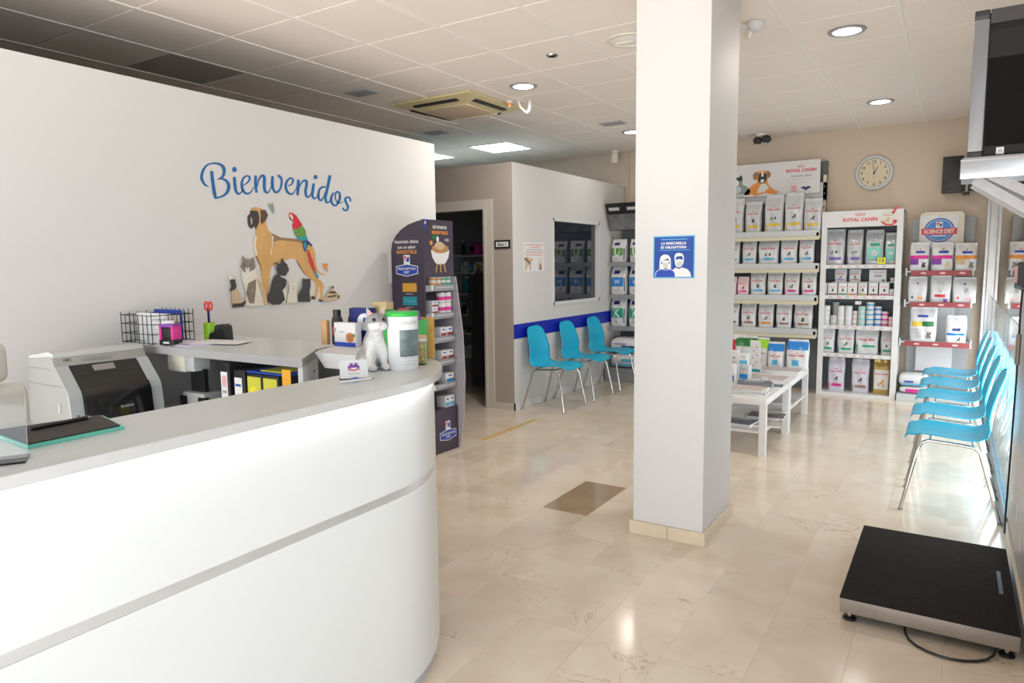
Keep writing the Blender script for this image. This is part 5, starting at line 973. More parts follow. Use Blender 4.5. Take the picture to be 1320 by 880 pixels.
def carton(label, y, x, z, w, d, h, m, band, group, n='food_carton'):
    b = thing(n, label, 'carton', (x, y, z), 0, group)
    MB().box(-d, 0, -w/2, w/2, 0, h).build('carton', m, b, bevel=.002)
    panel('front_print', rect(-w/2+.004, w/2-.004, h*.12, h*.42), (.0004, 0, 0), EAST, band, b)
    panel('front_logo', rect(-w*.2, w*.2, h*.68, h*.82), (.0004, 0, 0), EAST, 'royal', b)
    return b
for k in range(2):
    carton('small white and red carton, %s of two on the display stand second shelf' % ('lower', 'upper')[k], 4.245, SX-.02, SH[1]+.052*k, .07, .09, .052, 'paper', 'maroon', 'cartons on the display stand')
for i, (z, ys, m) in enumerate(((SH[2], (4.345, 4.425), 'maroon'), (SH[3], (4.35, 4.43), 'maroon'))):
    for q, y in enumerate(ys): carton('white and maroon carton, %s of the pair on the %s display stand shelf' % (('left', 'right')[q], ('third', 'fourth')[i]), y, SX-.02, z, .072, .09, .078, 'paper', m, 'cartons on the display stand')
carton('white and blue carton on the fifth display stand shelf', 4.415, SX-.02, SH[4], .10, .09, .078, 'paper', 'bag_blue', 'cartons on the display stand')
for q, y in enumerate((4.375, 4.435)): carton('pale blue carton, %s of the pair above the display stand base' % ('left', 'right')[q], y, SX-.02, .35, .057, .09, .09, 'paper', 'sky_blue', 'cartons on the display stand')

# ------------------------------------------------------------------ pouches of pet food
CAT = [(-.32,-.5),(-.34,-.1),(-.20,.12),(-.26,.5),(-.05,.30),(.12,.32),(.28,.5),(.26,.12),(.16,-.02),(.30,-.25),(.28,-.5),(.05,-.5),(.02,-.25),(-.1,-.5)]
DOG = [(-.45,-.5),(-.40,-.1),(-.10,.05),(.05,.25),(.10,.5),(.28,.48),(.46,.32),(.42,.20),(.30,.18),(.28,-.1),(.32,-.5),(.20,-.5),(.12,-.18),(-.18,-.2),(-.28,-.5)]
def pouch(label, cx, yf, z, w, d, h, body, deco, group, seed=0, rz=0, cat='bag', name='food_bag', lean=0.0):
    """upright pouch, front face towards -Y at y=yf"""
    R = random.Random(seed)
    b = thing(name, label, cat, (cx, yf + d/2, z), radians(rz), group)
    w3 = R.uniform(0, 6.28)
    topw = R.uniform(.90, .99)
    def hw(v): return w/2*(1 + .02*sin(v*9+w3))*((1-.04*(1-v)) if v < .85 else (1 + (topw-1)*(v-.85)/.15))
    def hd(v):
        a = d/2*(.90 + .16*sin(min(v, .75)/.75*pi))
        return a if v < .62 else max(.006, a*(1-((v-.62)/.32)**1.6)) if v < .94 else .006
    def off(v): return lean*v*h + d*.10*max(0, v-.6)
    def yfr(x, v):
        c = min(1, abs(x)/max(hw(v), 1e-6)); a = c**(1/.30); s = max(0, 1-a*a)**.5
        return -hd(v)*(s**.55) + off(v) + .004*sin(x*60+w3+v*7)*(1 if v > .1 else 0)*min(1, w/.15)
    VS = [0, .02, .08, .15, .22, .3, .38, .46, .54, .61, .66, .71, .76, .81, .85, .88, .91, .94, .97, 1.0]
    US = [-1, -.985, -.95, -.88, -.78, -.65, -.52, -.39, -.26, -.13, 0, .13, .26, .39, .52, .65, .78, .88, .95, .985, 1]
    BK = [.95, .6, 0, -.6, -.95]
    N = len(US) + len(BK)
    vs = []; f = []
    for v in VS:
        k = .95 if v == 0 else 1
        for u in US:
            x = u*hw(v); vs.append((x*k, yfr(x, v)*k, v*h))
        for u in BK:
            x = u*hw(v); s_ = max(0, 1-(abs(u)**(1/.30))**2)**.5
            vs.append((x*k, hd(v)*(s_**.55)*k + off(v), v*h))
    for j in range(len(VS)-1):
        for i in range(N): f.append((j*N+i, j*N+(i+1) % N, (j+1)*N+(i+1) % N, (j+1)*N+i))
    f += [tuple(range(N-1, -1, -1)), tuple(range((len(VS)-1)*N, len(VS)*N))]
    MB().add(vs, f).build('pouch', body, b, sharp=60)
    def P(u, v, lift=.0016):
        x = u*hw(v)*.985; return (x, yfr(x, v) - lift, v*h)
    for q, dd in enumerate(deco):
        kind = dd[0]
        if kind == 'patch':
            _, nm, u0, u1, v0, v1, m = dd[:7]; lf = dd[7] if len(dd) > 7 else .0022
            MB().grid(16, max(2, int((v1-v0)*30)), lambda a, c: P(u0+(u1-u0)*a, v0+(v1-v0)*c, lf)).build(nm, m, b)
        elif kind == 'text':
            _, s_, u, v, ww, m, bold = dd[:7]
            tv, tf, tw, th2 = text_geo(s_, bold)
            k = ww*w/tw; ky = k if len(dd) < 8 else dd[7]*h/th2
            MB().add([P((u*w/2 + x*k)/(w/2), v + y*ky/h, .0042) for x, y in tv], tf).build('lettering', m, b, smooth=False, recalc=False)
        else:
            _, nm, shape, u, v, sc, m = dd
            MB().add([P(u + 2*x*sc, v + y*sc*w/h, .0036) for x, y in shape], [tuple(range(len(shape)))]).build(nm, m, b, smooth=False)
    return b
def vet(band, animal=CAT, bx=(-.55, .72), y0=.15):
    return [('patch', 'side_stripe', -.93, -.80, .04, y0+.10, band), ('patch', 'colour_band', bx[0], bx[1], y0, y0+.085, band),
            ('text', 'ROYAL CANIN', 0, .60, .68, 'print_red', .035), ('patch', 'crown_mark', -.10, .10, .665, .69, 'print_red'),
            ('shape', 'animal_print', animal, .05, y0+.24, .26, 'charcoal')]
PAIR = [('shape', 'animal_print', DOG, -.22, .36, .16, 'charcoal'), ('shape', 'animal_print', CAT, .22, .38, .16, 'charcoal')]
ORD = ['leftmost', 'second from left', 'third from left', 'fourth from left', 'fifth from left', 'rightmost']

# cream wall rack with four shelves of pouches
rk = thing('wall_rack', 'cream metal wall rack of pet food between pillar and white cabinet', 'rack', (0, 0, 0))
RX0, RX1 = -2.52, -1.262
MB().box(RX0, RX1, 8.66, 8.72, .0, .70).build('lower_back', 'panel_slate', rk, smooth=False)
MB().box(RX0, RX1, 8.66, 8.72, .70, 2.60).build('back_panel', 'dark_metal', rk, smooth=False)
MB().box(RX0, RX1, 8.60, 8.66, 2.16, 2.36).build('upper_back', 'mid_grey', rk, smooth=False)
for x in (RX0+.01, RX1-.018): 
    u_ = MB().box(x-.012, x+.018, 8.60, 8.66, 0, 2.44).build('upright', 'rack_cream', rk, smooth=False)
    for k in range(30): MB().box(x-.002, x+.008, 8.597, 8.60, .12+.075*k, .15+.075*k).build('slot', 'dark_metal', u_, smooth=False)
RZ = [1.815, 1.456, 1.103, .728]
for z in RZ:
    q = MB().box(RX0, RX1, 8.28, 8.66, z-.022, z).build('shelf', 'rack_grey', rk, smooth=False)
    MB().box(RX0, RX1-.004, 8.262, 8.28, z-.058, z+.004).build('price_rail', 'rack_grey', q, smooth=False)
    MB().box(RX0, RX1-.004, 8.255, 8.28, z-.10, z-.060).build('shelf_edge', 'rack_cream', q, smooth=False)
    MB().box(RX1-.03, RX1, 8.262, 8.64, z-.09, z-.022).build('bracket', 'rack_cream', q, smooth=False)
hd_ = thing('rack_header', 'white header board with a lying dog and cat above the rack', 'sign', (0, 8.585, 2.245))
MB().box(-2.42, -1.325, 0, .012, 0, .375).build('board', 'cabinet_white', hd_, smooth=False)
def hdp(nm, poly, m, k=0): return panel(nm, poly, (0, -.0006-.0012*k, 0), FRONT, m, hd_, t=.0012)
lettering('ROYAL CANIN', (-1.525, .265), .32, (0, -.0008, 0), X_, Z_, 'print_red', hd_, bold=.035)
for k in range(5): hdp('crown_bar', [(-1.56+.014*k-.003, .297), (-1.56+.014*k+.004, .297), (-1.566+.018*k+.002, .325-.002*abs(k-2)), (-1.566+.018*k-.003, .325-.002*abs(k-2))], 'print_red')
lettering('Nutrición Salud', (-1.525, .205), .22, (0, -.0008, 0), X_, Z_, 'grey', hd_, bold=.02)
lettering('de cada etapa de la vida', (-1.53, .165), .30, (0, -.0008, 0), X_, Z_, 'mid_grey', hd_)
lettering('de tu gato o perro', (-1.54, .125), .22, (0, -.0008, 0), X_, Z_, 'mid_grey', hd_)
hdp('red_emblem', rect(-1.63, -1.57, .03, .10), 'pink'); hdp('blue_emblem', [(-1.53,.07),(-1.49,.085),(-1.47,.07),(-1.45,.085),(-1.41,.07),(-1.45,.05),(-1.47,.035),(-1.49,.05)], 'navy')
ct_ = hdp('cat_picture', [(-2.42,.03),(-2.42,.12),(-2.34,.16),(-2.31,.16),(-2.315,.225),(-2.295,.255),(-2.26,.235),(-2.22,.235),(-2.19,.262),(-2.175,.225),(-2.18,.15),(-2.12,.12),(-2.08,.07),(-2.10,.03),(-2.18,.015),(-2.24,.03)], 'greygreen')
hdp('cat_face', ell(-2.245, .17, .028, .035), 'paper', 1); hdp('cat_cap', [(-2.315,.225),(-2.295,.255),(-2.26,.235),(-2.22,.235),(-2.19,.262),(-2.178,.20),(-2.215,.185),(-2.245,.215),(-2.28,.185),(-2.312,.195)], 'charcoal', 2)
hdp('cat_chest', ell(-2.25, .09, .06, .045), 'light_grey', 1); hdp('paw', ell(-2.20, .025, .05, .018), 'light_grey', 1)
hdp('dog_picture', [(-2.16,.03),(-2.13,.075),(-2.07,.13),(-2.02,.155),(-2.00,.18),(-2.05,.20),(-2.06,.25),(-2.03,.285),(-1.95,.295),(-1.88,.285),(-1.855,.25),(-1.865,.21),(-1.89,.20),(-1.89,.155),(-1.86,.10),(-1.80,.055),(-1.73,.03),(-1.74,.012),(-1.84,.02),(-1.92,.035),(-2.0,.012),(-2.04,.005),(-2.06,.03),(-2.10,.02)], 'orange')
hdp('dog_ear', [(-2.05,.20),(-2.06,.25),(-2.03,.285),(-1.995,.27),(-2.01,.22),(-2.03,.19)], 'brown', 1); hdp('dog_ear', [(-1.865,.21),(-1.855,.25),(-1.88,.285),(-1.91,.27),(-1.90,.22)], 'brown', 1)
hdp('dog_mask', [(-1.995,.25),(-1.97,.265),(-1.93,.265),(-1.905,.25),(-1.90,.19),(-1.92,.155),(-1.95,.145),(-1.985,.155),(-2.0,.19)], 'charcoal', 1)
hdp('dog_blaze', [(-1.96,.29),(-1.94,.29),(-1.937,.225),(-1.963,.225)], 'paper', 2); hdp('dog_muzzle', ell(-1.95, .175, .022, .02), 'paper', 2); hdp('dog_nose', ell(-1.95, .212, .013, .009, 12), 'black', 3)
hdp('dog_chest', [(-2.0,.07),(-1.96,.145),(-1.91,.14),(-1.875,.09),(-1.93,.045),(-2.0,.035)], 'paper', 1); hdp('paw', ell(-1.755, .02, .03, .014), 'paper', 1)

def rackrow(key, rowname, zi, body, bands, animals, yf=8.315, extra=None):
    rows = DATA[key]
    for k, (x0, x1, z0, z1) in enumerate(rows):
        bd, col = (body[k], bands[k])
        an_ = animals[k]
        if an_ == 'pair': dc = [x_ for x_ in vet(MATN[col]) if x_[0] != 'shape'] + PAIR
        else: dc = vet(MATN[col], CAT if an_ == 'cat' else DOG)
        n = len(rows)
        pos = ORD[k] if k < n-1 else 'rightmost'
        pouch('%s pouch with %s band, %s on the %s' % (COLN[bd], col, pos, rowname), (x0+x1)/2, yf, RZ[zi], (x1-x0)*.97, min(.13, (x1-x0)*.55), z1-z0, bd, dc, 'pouches on the cream rack', seed=zi*10+k+1, rz=(k*37 % 7)-3, lean=.02)
MATN = {'yellow': 'yellow', 'blue': 'sky_blue', 'magenta': 'magenta', 'brown': 'band_brown', 'orange': 'orange', 'pink': 'magenta', 'green': 'band_green', 'violet': 'violet'}
COLN = {'bag_white': 'white', 'bag_silver': 'silvery', 'bag_pink': 'pink', 'bag_lilac': 'pale lilac', 'bag_gold': 'gold'}
rackrow('rack1', "rack's top shelf", 0, ['bag_silver']*5, ['yellow']*5, ['cat', 'cat', 'pair', 'dog', 'dog'])
rackrow('rack2', "rack's second shelf", 1, ['bag_white']*5, ['blue']*5, ['cat', 'dog', 'pair', 'dog', 'dog'])
rackrow('rack3', "rack's third shelf", 2, ['bag_pink']*2+['bag_white']*4, ['pink', 'pink', 'blue', 'blue', 'magenta', 'magenta'], ['cat', 'dog', 'cat', 'cat', 'dog', 'cat'])
rackrow('rack4', "rack's lowest shelf", 3, ['bag_white']*5, ['brown', 'brown', 'orange', 'brown', 'brown'], ['dog', 'dog', 'dog', 'cat', 'cat'])

# white cabinet with red lettering
cb = thing('white_cabinet', 'white open display cabinet with red lettered header by the back wall', 'cabinet', (0, 0, 0))
CX0, CX1, CY0, CY1 = -1.248, -.470, 8.335, 8.72
MB().box(CX0, CX0+.022, CY0, CY1, 0, 2.0).build('side_panel', 'cabinet_white', cb, smooth=False)
MB().box(CX1-.022, CX1, CY0, CY1, 0, 2.0).build('side_panel', 'cabinet_white', cb, smooth=False)
for x in (CX0, CX1-.055): MB().box(x, x+.055, CY0-.012, CY0, 0, 1.85).build('front_stile', 'cabinet_white', cb, smooth=False)
MB().box(CX0, CX1, CY0-.015, CY0+.03, 1.84, 2.01).build('header', 'cabinet_white', cb, smooth=False)
MB().box(CX0, CX1, CY0, CY1, 1.985, 2.005).build('top_panel', 'cabinet_white', cb, smooth=False)
MB().box(CX0+.022, CX1-.022, CY1-.02, CY1, 0, 1.99).build('back_panel', 'panel_slate', cb, smooth=False)
MB().box(CX0+.055, CX1-.055, CY0-.012, CY0, .0, .035).build('plinth', 'cabinet_white', cb, smooth=False)
lettering('ROYAL CANIN', (-.875, 1.915), .33, (0, CY0-.0155, 0), X_, Z_, 'print_red', cb, bold=.035)
for k in range(5): panel('crown_bar', [(-.91+.018*k-.004, 1.952), (-.91+.018*k+.004, 1.952), (-.918+.022*k+.003, 1.985-.003*abs(k-2)), (-.918+.022*k-.004, 1.985-.003*abs(k-2))], (0, CY0-.0155, 0), FRONT, 'print_red', cb)
CZ = {'A': 1.430, 'B': 1.100, 'C': .772, 'D': .462, 'E': .035}
for k_ in 'ABCD':
    q = MB().box(CX0+.022, CX1-.022, CY0+.02, CY1-.02, CZ[k_]-.02, CZ[k_]).build('shelf', 'cabinet_white', cb, smooth=False)
    MB().box(CX0+.055, CX1-.055, CY0, CY0+.02, CZ[k_]-.032, CZ[k_]+.008).build('price_rail', 'cabinet_white', q, smooth=False)
    for j in range(7): MB().box(CX0+.09+.085*j, CX0+.13+.085*j, CY0-.001, CY0, CZ[k_]-.022, CZ[k_]-.004).build('price_tag', 'pink' if j % 2 else 'mid_grey', q, smooth=False)
MB().box(CX0+.022, CX1-.022, CY0, CY1-.02, .015, .035).build('bottom_panel', 'cabinet_white', cb, smooth=False)
q = MB().box(-1.14, -.53, CY0+.07, CY1-.02, 1.243, 1.249).build('riser', 'cabinet_white', cb, smooth=False)
for x in (-1.13, -.84, -.545): MB().box(x-.004, x+.004, CY1-.10, CY1-.02, 1.10, 1.243).build('riser_leg', 'cabinet_white', q, smooth=False)
DOG_ = DOG
ds = thing('hanging_tag', 'red and cream round hanging tag on the cabinet header corner', 'tag', (-.60, CY0-.018, 1.93), radians(0))
MB().plate(ell(0, -.02, .085, .072, 28), (0, 0, 0), X_, Z_, .003).build('disc', 'cream', ds, smooth=False)
MB().plate([(-.083, -.035), (-.070, -.060), (-.030, -.086), (.03, -.088), (.068, -.062), (.05, -.066), (0, -.076), (-.05, -.058)], (0, -.003, 0), X_, Z_, .001).build('red_rim', 'print_red', ds, smooth=False)
MB().plate([(.02, .04), (.04, .03), (.075, .10), (.055, .105)], (0, 0, 0), X_, Z_, .003).build('red_handle', 'print_red', ds, smooth=False)
MB().plate(ell(.052, -.048, .020, .018, 16), (0, -.003, 0), X_, Z_, .001).build('red_spot', 'red', ds, smooth=False)
MB().plate([(x*.075-.025, y*.06-.035) for x, y in DOG_], (0, -.003, 0), X_, Z_, .001).build('animal_print', 'tan', ds, smooth=False)
MB().plate(rect(-.055, .035, .012, .022), (0, -.003, 0), X_, Z_, .001).build('print_line', 'pink', ds, smooth=False)
yt = thing('price_label', 'bright yellow price label on the cabinet top shelf edge', 'label', (-.655, CY0-.004, 1.445))
MB().plate(rect(-.035, .035, 0, .065), (0, 0, 0), X_, Z_, .002).build('card', 'bright_yellow', yt, smooth=False)
lettering('13', (0, .033), .04, (0, -.0025, 0), X_, Z_, 'black', yt, bold=.03)
wl = thing('shelf_tag', 'small white tag hanging under the second cabinet shelf', 'label', (-.86, CY0-.002, 1.012))
MB().plate(rrect(-.03, .03, 0, .034, .006), (0, 0, 0), X_, Z_, .003).build('card', 'paper', wl, smooth=False)
MB().plate(ell(.012, .016, .006, .006, 10), (0, -.003, 0), X_, Z_, .001).build('mark', 'red', wl, smooth=False)
YC = 8.42
A_ = DATA['rcA']
for k, (dc, bd, lab) in enumerate((
    ([x_ for x_ in vet('violet') if x_[0] != 'shape']+PAIR, 'bag_silver', 'large silvery bag with violet band, leftmost on the cabinet top shelf'),
    ([x_ for x_ in vet('violet') if x_[0] != 'shape']+PAIR, 'bag_silver', 'narrower silvery bag with violet band, second on the cabinet top shelf'),
    ([('patch', 'mint_panel', -.8, .8, .12, .5, 'aqua'), ('shape', 'disc_print', ell(0, 0, .35, .35, 20), .05, .34, .5, 'paper'), ('shape', 'animal_print', DOG, .05, .34, .22, 'navy'), ('patch', 'colour_band', -.5, .6, .54, .62, 'band_green'), ('text', 'ROYAL CANIN', 0, .15, .5, 'print_red', .035), ('patch', 'print_line', -.4, .5, .68, .70, 'grey')], 'bag_silver', 'silvery bag with mint disc print, third on the cabinet top shelf'),
    ([('patch', 'green_panel', -.8, .8, .12, .5, 'aqua'), ('shape', 'disc_print', ell(0, 0, .35, .35, 20), .05, .36, .5, 'paper'), ('shape', 'animal_print', DOG, .05, .36, .22, 'navy'), ('patch', 'colour_band', -.5, .6, .58, .64, 'band_green'), ('text', 'ROYAL CANIN', 0, .17, .5, 'print_red', .035)], 'bag_silver', 'silvery bag with green band behind the yellow price label'))):
    x0, x1, z0, z1 = A_[k]
    pouch(lab, (x0+x1)/2, YC, CZ['A'], (x1-x0)*.97, .12, z1-z0, bd, dc, 'bags on the cabinet top shelf', seed=50+k)
def pbox(label, cx, yf, z, w, d, h, m, parts, group, name='food_box', rz=0):
    b = thing(name, label, 'box', (cx, yf, z), radians(rz), group)
    MB().box(-w/2, w/2, 0, d, 0, h).build('carton', m, b, bevel=.0025)
    for k, (nm, a0, a1, b0, b1, mm) in enumerate(parts): panel(nm, rect(a0*w/2, a1*w/2, b0*h, b1*h), (0, -.0002-.0008*(k % 2), 0), FRONT, mm, b, t=.0008)
    return b
cols = ['violet', 'brown', 'band_green', 'orange', 'yellow', 'maroon', 'magenta', 'magenta']
names = ['violet', 'brown', 'green', 'orange', 'yellow', 'maroon', 'magenta', 'pink']
for k, (x0, x1, z0, z1) in enumerate(DATA['rcB0']):
    m = 'bag_silver' if k == 4 else 'paper'
    w_ = min(x1-x0, .098)
    bx_ = pbox('%s carton with %s strip, %s in the row on the second cabinet shelf' % ('grey' if k == 4 else 'white', names[k], (ORD[:5]+['sixth', 'seventh', 'eighth'])[k]), (x0+x1)/2, YC-.03, CZ['B'], w_*.97, .09, z1-CZ['B']-.004, m,
        [('red_lettering_bar', -.7, .7, .66, .74, 'pink'), ('animal_print', -.1, .25, .34, .56, 'charcoal'), ('colour_strip', -.8, .8, .08, .18, cols[k])], 'cartons on the second cabinet shelf')
B1 = DATA['rcB1']
pouch('small white pouch with violet band on the cabinet riser shelf', (B1[0][0]+B1[0][1])/2, YC+.04, 1.249, .125, .06, .14, 'bag_white', vet('violet', DOG), 'goods on the cabinet riser', seed=71)
pouch('small white pouch with brown band on the cabinet riser shelf', (B1[1][0]+B1[1][1])/2, YC+.04, 1.249, .118, .06, .138, 'bag_white', vet('band_brown', DOG), 'goods on the cabinet riser', seed=72)
pbox('wide white carton on the cabinet riser shelf', (B1[2][0]+B1[2][1])/2, YC+.04, 1.249, .165, .08, .133, 'paper', [('red_lettering_bar', -.5, .5, .72, .80, 'pink'), ('grey_lettering_bar', -.4, .45, .42, .56, 'grey'), ('dark_spot', .55, .8, .05, .2, 'black')], 'goods on the cabinet riser')
pbox('tiny white carton at the right end of the cabinet riser', -.557, YC+.04, 1.249, .036, .05, .046, 'paper', [('strip', -.8, .8, .3, .5, 'pink')], 'goods on the cabinet riser')
# stacked cans
CANS = [(-1.186, 4, .039, 'paper', None), (-1.108, 2, .034, 'light_grey', None), (-1.036, 4, .036, 'paper', None), (-.960, 4, .036, 'paper', None), (-.897, 3, .024, 'paper', 'pink'), (-.832, 4, .037, 'light_grey', 'aqua'), (-.750, 5, .038, 'paper', 'sky_blue'), (-.673, 4, .033, 'paper', 'bag_blue'), (-.607, 3, .032, 'bag_pink', 'magenta'), (-.548, 2, .024, 'bag_pink', 'pink')]
cn = ['white', 'pale grey', 'white', 'white', 'narrow pink-banded', 'aqua-banded', 'sky-blue-banded', 'blue-banded', 'magenta-banded pink', 'small pink']
co = ['leftmost', 'second', 'third', 'fourth', 'fifth', 'sixth', 'seventh', 'eighth', 'ninth', 'rightmost']
for k, (x, n, r, m, bd) in enumerate(CANS):
    for j in range(n):
        h = .0545 if n < 5 else .0525
        lv = 'top' if j == n-1 else ('bottom', 'second-up', 'third-up', 'fourth-up')[j]
        can('food_can', '%s can, %s of the %s stack on the cabinet can shelf' % (cn[k], lv, co[k]), x, YC+.01, CZ['C']+h*j, r, h, m, bd, 'stacked cans in the white cabinet')
for j in range(4):
    can('food_can', 'dull grey can, %s of the stack behind the second cabinet can stack' % ('bottom', 'second-up', 'third-up', 'top')[j], -1.10, YC+.10, CZ['C']+.0625*j, .034, .0625, 'mid_grey', None, 'stacked cans in the white cabinet')
for k, (x0, x1, z0, z1) in enumerate(DATA['rcD']):
    dc = vet('band_green', (DOG, DOG, CAT, CAT)[k]) if k != 2 else [x_ for x_ in vet('band_green', CAT, (-.4, .75), .30) if x_[0] != 'shape'] + [('shape', 'animal_print', DOG, -.1, .58, .12, 'charcoal'), ('shape', 'animal_print', CAT, .3, .62, .12, 'charcoal')]
    pouch('%swhite pouch with green band, %s on the fourth cabinet shelf' % ('wide crumpled ' if k == 2 else '', (ORD[0], ORD[1], ORD[2], 'rightmost')[k]), (x0+x1)/2, YC, CZ['D'], (x1-x0)*.97, .11, .272, 'bag_white', dc, 'pouches on the fourth cabinet shelf', seed=80+k)
E_ = DATA['rcE']
for k, (bd, dc, lab) in enumerate((('bag_lilac', vet('magenta', DOG), 'pale lilac bag with pink band at the bottom left of the cabinet'), ('bag_lilac', vet('band_brown', DOG), 'pale lilac bag with brown band in the middle of the cabinet bottom'),
     ('bag_gold', [('patch', 'white_panel', -.85, .85, .15, .72, 'paper'), ('text', 'ROYAL CANIN', 0, .60, .75, 'print_red', .035), ('shape', 'animal_print', DOG, 0, .34, .42, 'amber'), ('shape', 'animal_print', CAT, .3, .26, .25, 'tan')], 'gold and white bag at the bottom right of the cabinet'))):
    x0, x1, z0, z1 = E_[k]
    pouch(lab, (x0+x1)/2, YC, CZ['E'], (x1-x0)*.97, .11, (.372, .37, .372)[k], bd, dc, 'bags at the cabinet bottom', seed=90+k)

# red and white shelf stand in the corner
st = thing('corner_stand', 'freestanding wire stand with dark red shelf strips and oval header sign', 'display stand', (0, 0, 0))
MB().box(-.40, .16, 8.66, 8.70, .02, 1.92).build('back_panel', 'grey_metal', st, smooth=False)
MB().box(-.31, .02, 8.60, 8.66, .30, 1.75).build('column', 'mid_grey', st, smooth=False)
MB().box(-.46, .19, 8.30, 8.70, 0, .075).build('base', 'rack_grey', st, smooth=False, bevel=.004)
SZ = [1.366, 1.042, .632]
for z, x0, x1 in zip(SZ, (-.43, -.43, -.46), (.165, .165, .18)):
    q = MB().box(x0, x1, 8.37, 8.66, z-.012, z).build('shelf', 'rack_grey', st, smooth=False)
    MB().box(x0+.05, x1-.02, 8.360, 8.368, z-.048, z+.004).build('shelf_strip', 'maroon', q, smooth=False, label='dark red shelf strip')
    for xx in (x0, x1-.012): MB().box(xx, xx+.012, 8.362, 8.62, z-.05, z+.03).build('side_guard', 'light_grey', q, smooth=False)
    for k in range(3): panel('strip_print', ell(x0+.16+.17*k, z-.022, .028, .010, 12), (0, 8.360, 0), FRONT, 'pink', q, t=.001)
hb = MB().plate(rrect(-.335, .065, 1.60, 1.975, .05), (0, 8.60, 0), X_, Z_, .03).build('header_frame', 'cream', st, smooth=False, bevel=.006)
MB().plate(rrect(-.315, .010, 1.60, 1.935, .03), (0, 8.569, 0), X_, Z_, .003).build('header_board', 'cabinet_white', hb, smooth=False)
def ov(nm, poly, m, k): panel(nm, poly, (0, 8.566-.0012*k, 0), FRONT, m, hb, t=.0010)
ov('oval_ring', ell(-.155, 1.785, .135, .125, 36), 'royal', 0); ov('oval_gap', ell(-.155, 1.785, .122, .112, 36), 'light_grey', 1); ov('oval_field', ell(-.155, 1.785, .114, .104, 36), 'bag_blue', 2)
ov('ribbon', [(-.31, 1.74), (0, 1.74), (.005, 1.805), (-.315, 1.805)], 'print_red', 3); ov('logo_square', rect(-.185, -.125, 1.81, 1.872), 'paper', 3); ov('logo_red', [(-.178, 1.83), (-.178, 1.862), (-.150, 1.862), (-.162, 1.845)], 'print_red', 4); ov('logo_blue', [(-.16, 1.826), (-.132, 1.826), (-.132, 1.852), (-.15, 1.852)], 'royal', 4)
lettering('SCIENCE DIET', (-.155, 1.773), .27, (0, 8.5605, 0), X_, Z_, 'paper', hb, bold=.03, hmax=.042)
ov('small_print', rect(-.22, -.09, 1.722, 1.732), 'paper', 4)
def sci(band, blot, an1, an2='cream'):
    return [('patch', 'colour_band', -.96, .96, .42, .54, band), ('patch', 'logo_bar', -.35, .55, .62, .70, 'royal'), ('patch', 'logo_mark', .0, .14, .73, .78, 'print_red'),
            ('patch', 'blot', -.96, -.05, .22, .42, blot), ('shape', 'animal_print', CAT, .5, .22, .34, an1)]
def sdrow(key, zi, rowname, specs):
    for k, ((x0, x1, z0, z1), (lab, dc, bd)) in enumerate(zip(DATA[key], specs)):
        pouch(lab, (x0+x1)/2, 8.385, SZ[zi], (x1-x0)*.95, .11, z1-z0, bd, dc, 'bags on the corner stand', seed=120+zi*10+k, lean=.02)
sdrow('sd1', 0, 'top', (('white bag with pink band and dog print, left on the corner stand top', sci('magenta', 'purple', 'charcoal'), 'bag_white'), ('white bag with pink band and cat print, middle of corner stand top', sci('magenta', 'purple', 'tan'), 'bag_white'), ('white bag with orange-brown band, right on the corner stand top', sci('orange', 'tan', 'tabby'), 'bag_white')))
crk = lambda m1, m2: [('patch', 'logo_mark', -.1, .1, .70, .76, 'royal'), ('shape', 'animal_print', CAT, .25, .35, .35, 'light_grey'), ('patch', 'print_mark', .05, .6, .12, .22, m1), ('patch', 'print_mark', -.65, -.45, .15, .24, m2)]
sdrow('sd2', 1, 'middle', (('crumpled white bag with faint print, left on the corner stand middle shelf', crk('orange', 'navy'), 'bag_white'), ('white bag with red strip and purple corner, middle of corner stand', [('patch', 'colour_band', -.6, .5, .20, .30, 'red'), ('patch', 'lower_band', -.95, .95, .02, .15, 'mid_grey'), ('patch', 'purple_corner', .3, .7, .02, .15, 'purple', .0034), ('patch', 'grey_fold', -.35, .35, .45, .75, 'light_grey'), ('shape', 'animal_print', ell(0, 0, .2, .2, 10), .0, .42, .2, 'navy')], 'bag_white'), ('crumpled white bag with grey cat print, right on the corner stand', crk('pink', 'print_red') + [('shape', 'cat_print', CAT, .15, .5, .25, 'grey')], 'bag_white')))
sdrow('sd3', 2, 'lower', (('white bag with yellow and green band beside a tabby print', [('patch', 'colour_band', -.85, -.1, .44, .58, 'yellow'), ('patch', 'green_band', -.08, .8, .44, .58, 'dark_green'), ('patch', 'logo_bar', -.45, .35, .70, .76, 'royal'), ('patch', 'grey_base', -.9, -.1, .10, .38, 'mid_grey'), ('shape', 'animal_print', CAT, .45, .20, .32, 'tabby')], 'bag_white'), ('smaller white bag with blue band on the corner stand low shelf', [('patch', 'colour_band', -.9, .9, .28, .36, 'bag_blue'), ('patch', 'logo_bar', -.35, .4, .44, .54, 'navy'), ('shape', 'animal_print', DOG, .3, .14, .22, 'charcoal')], 'bag_white')))
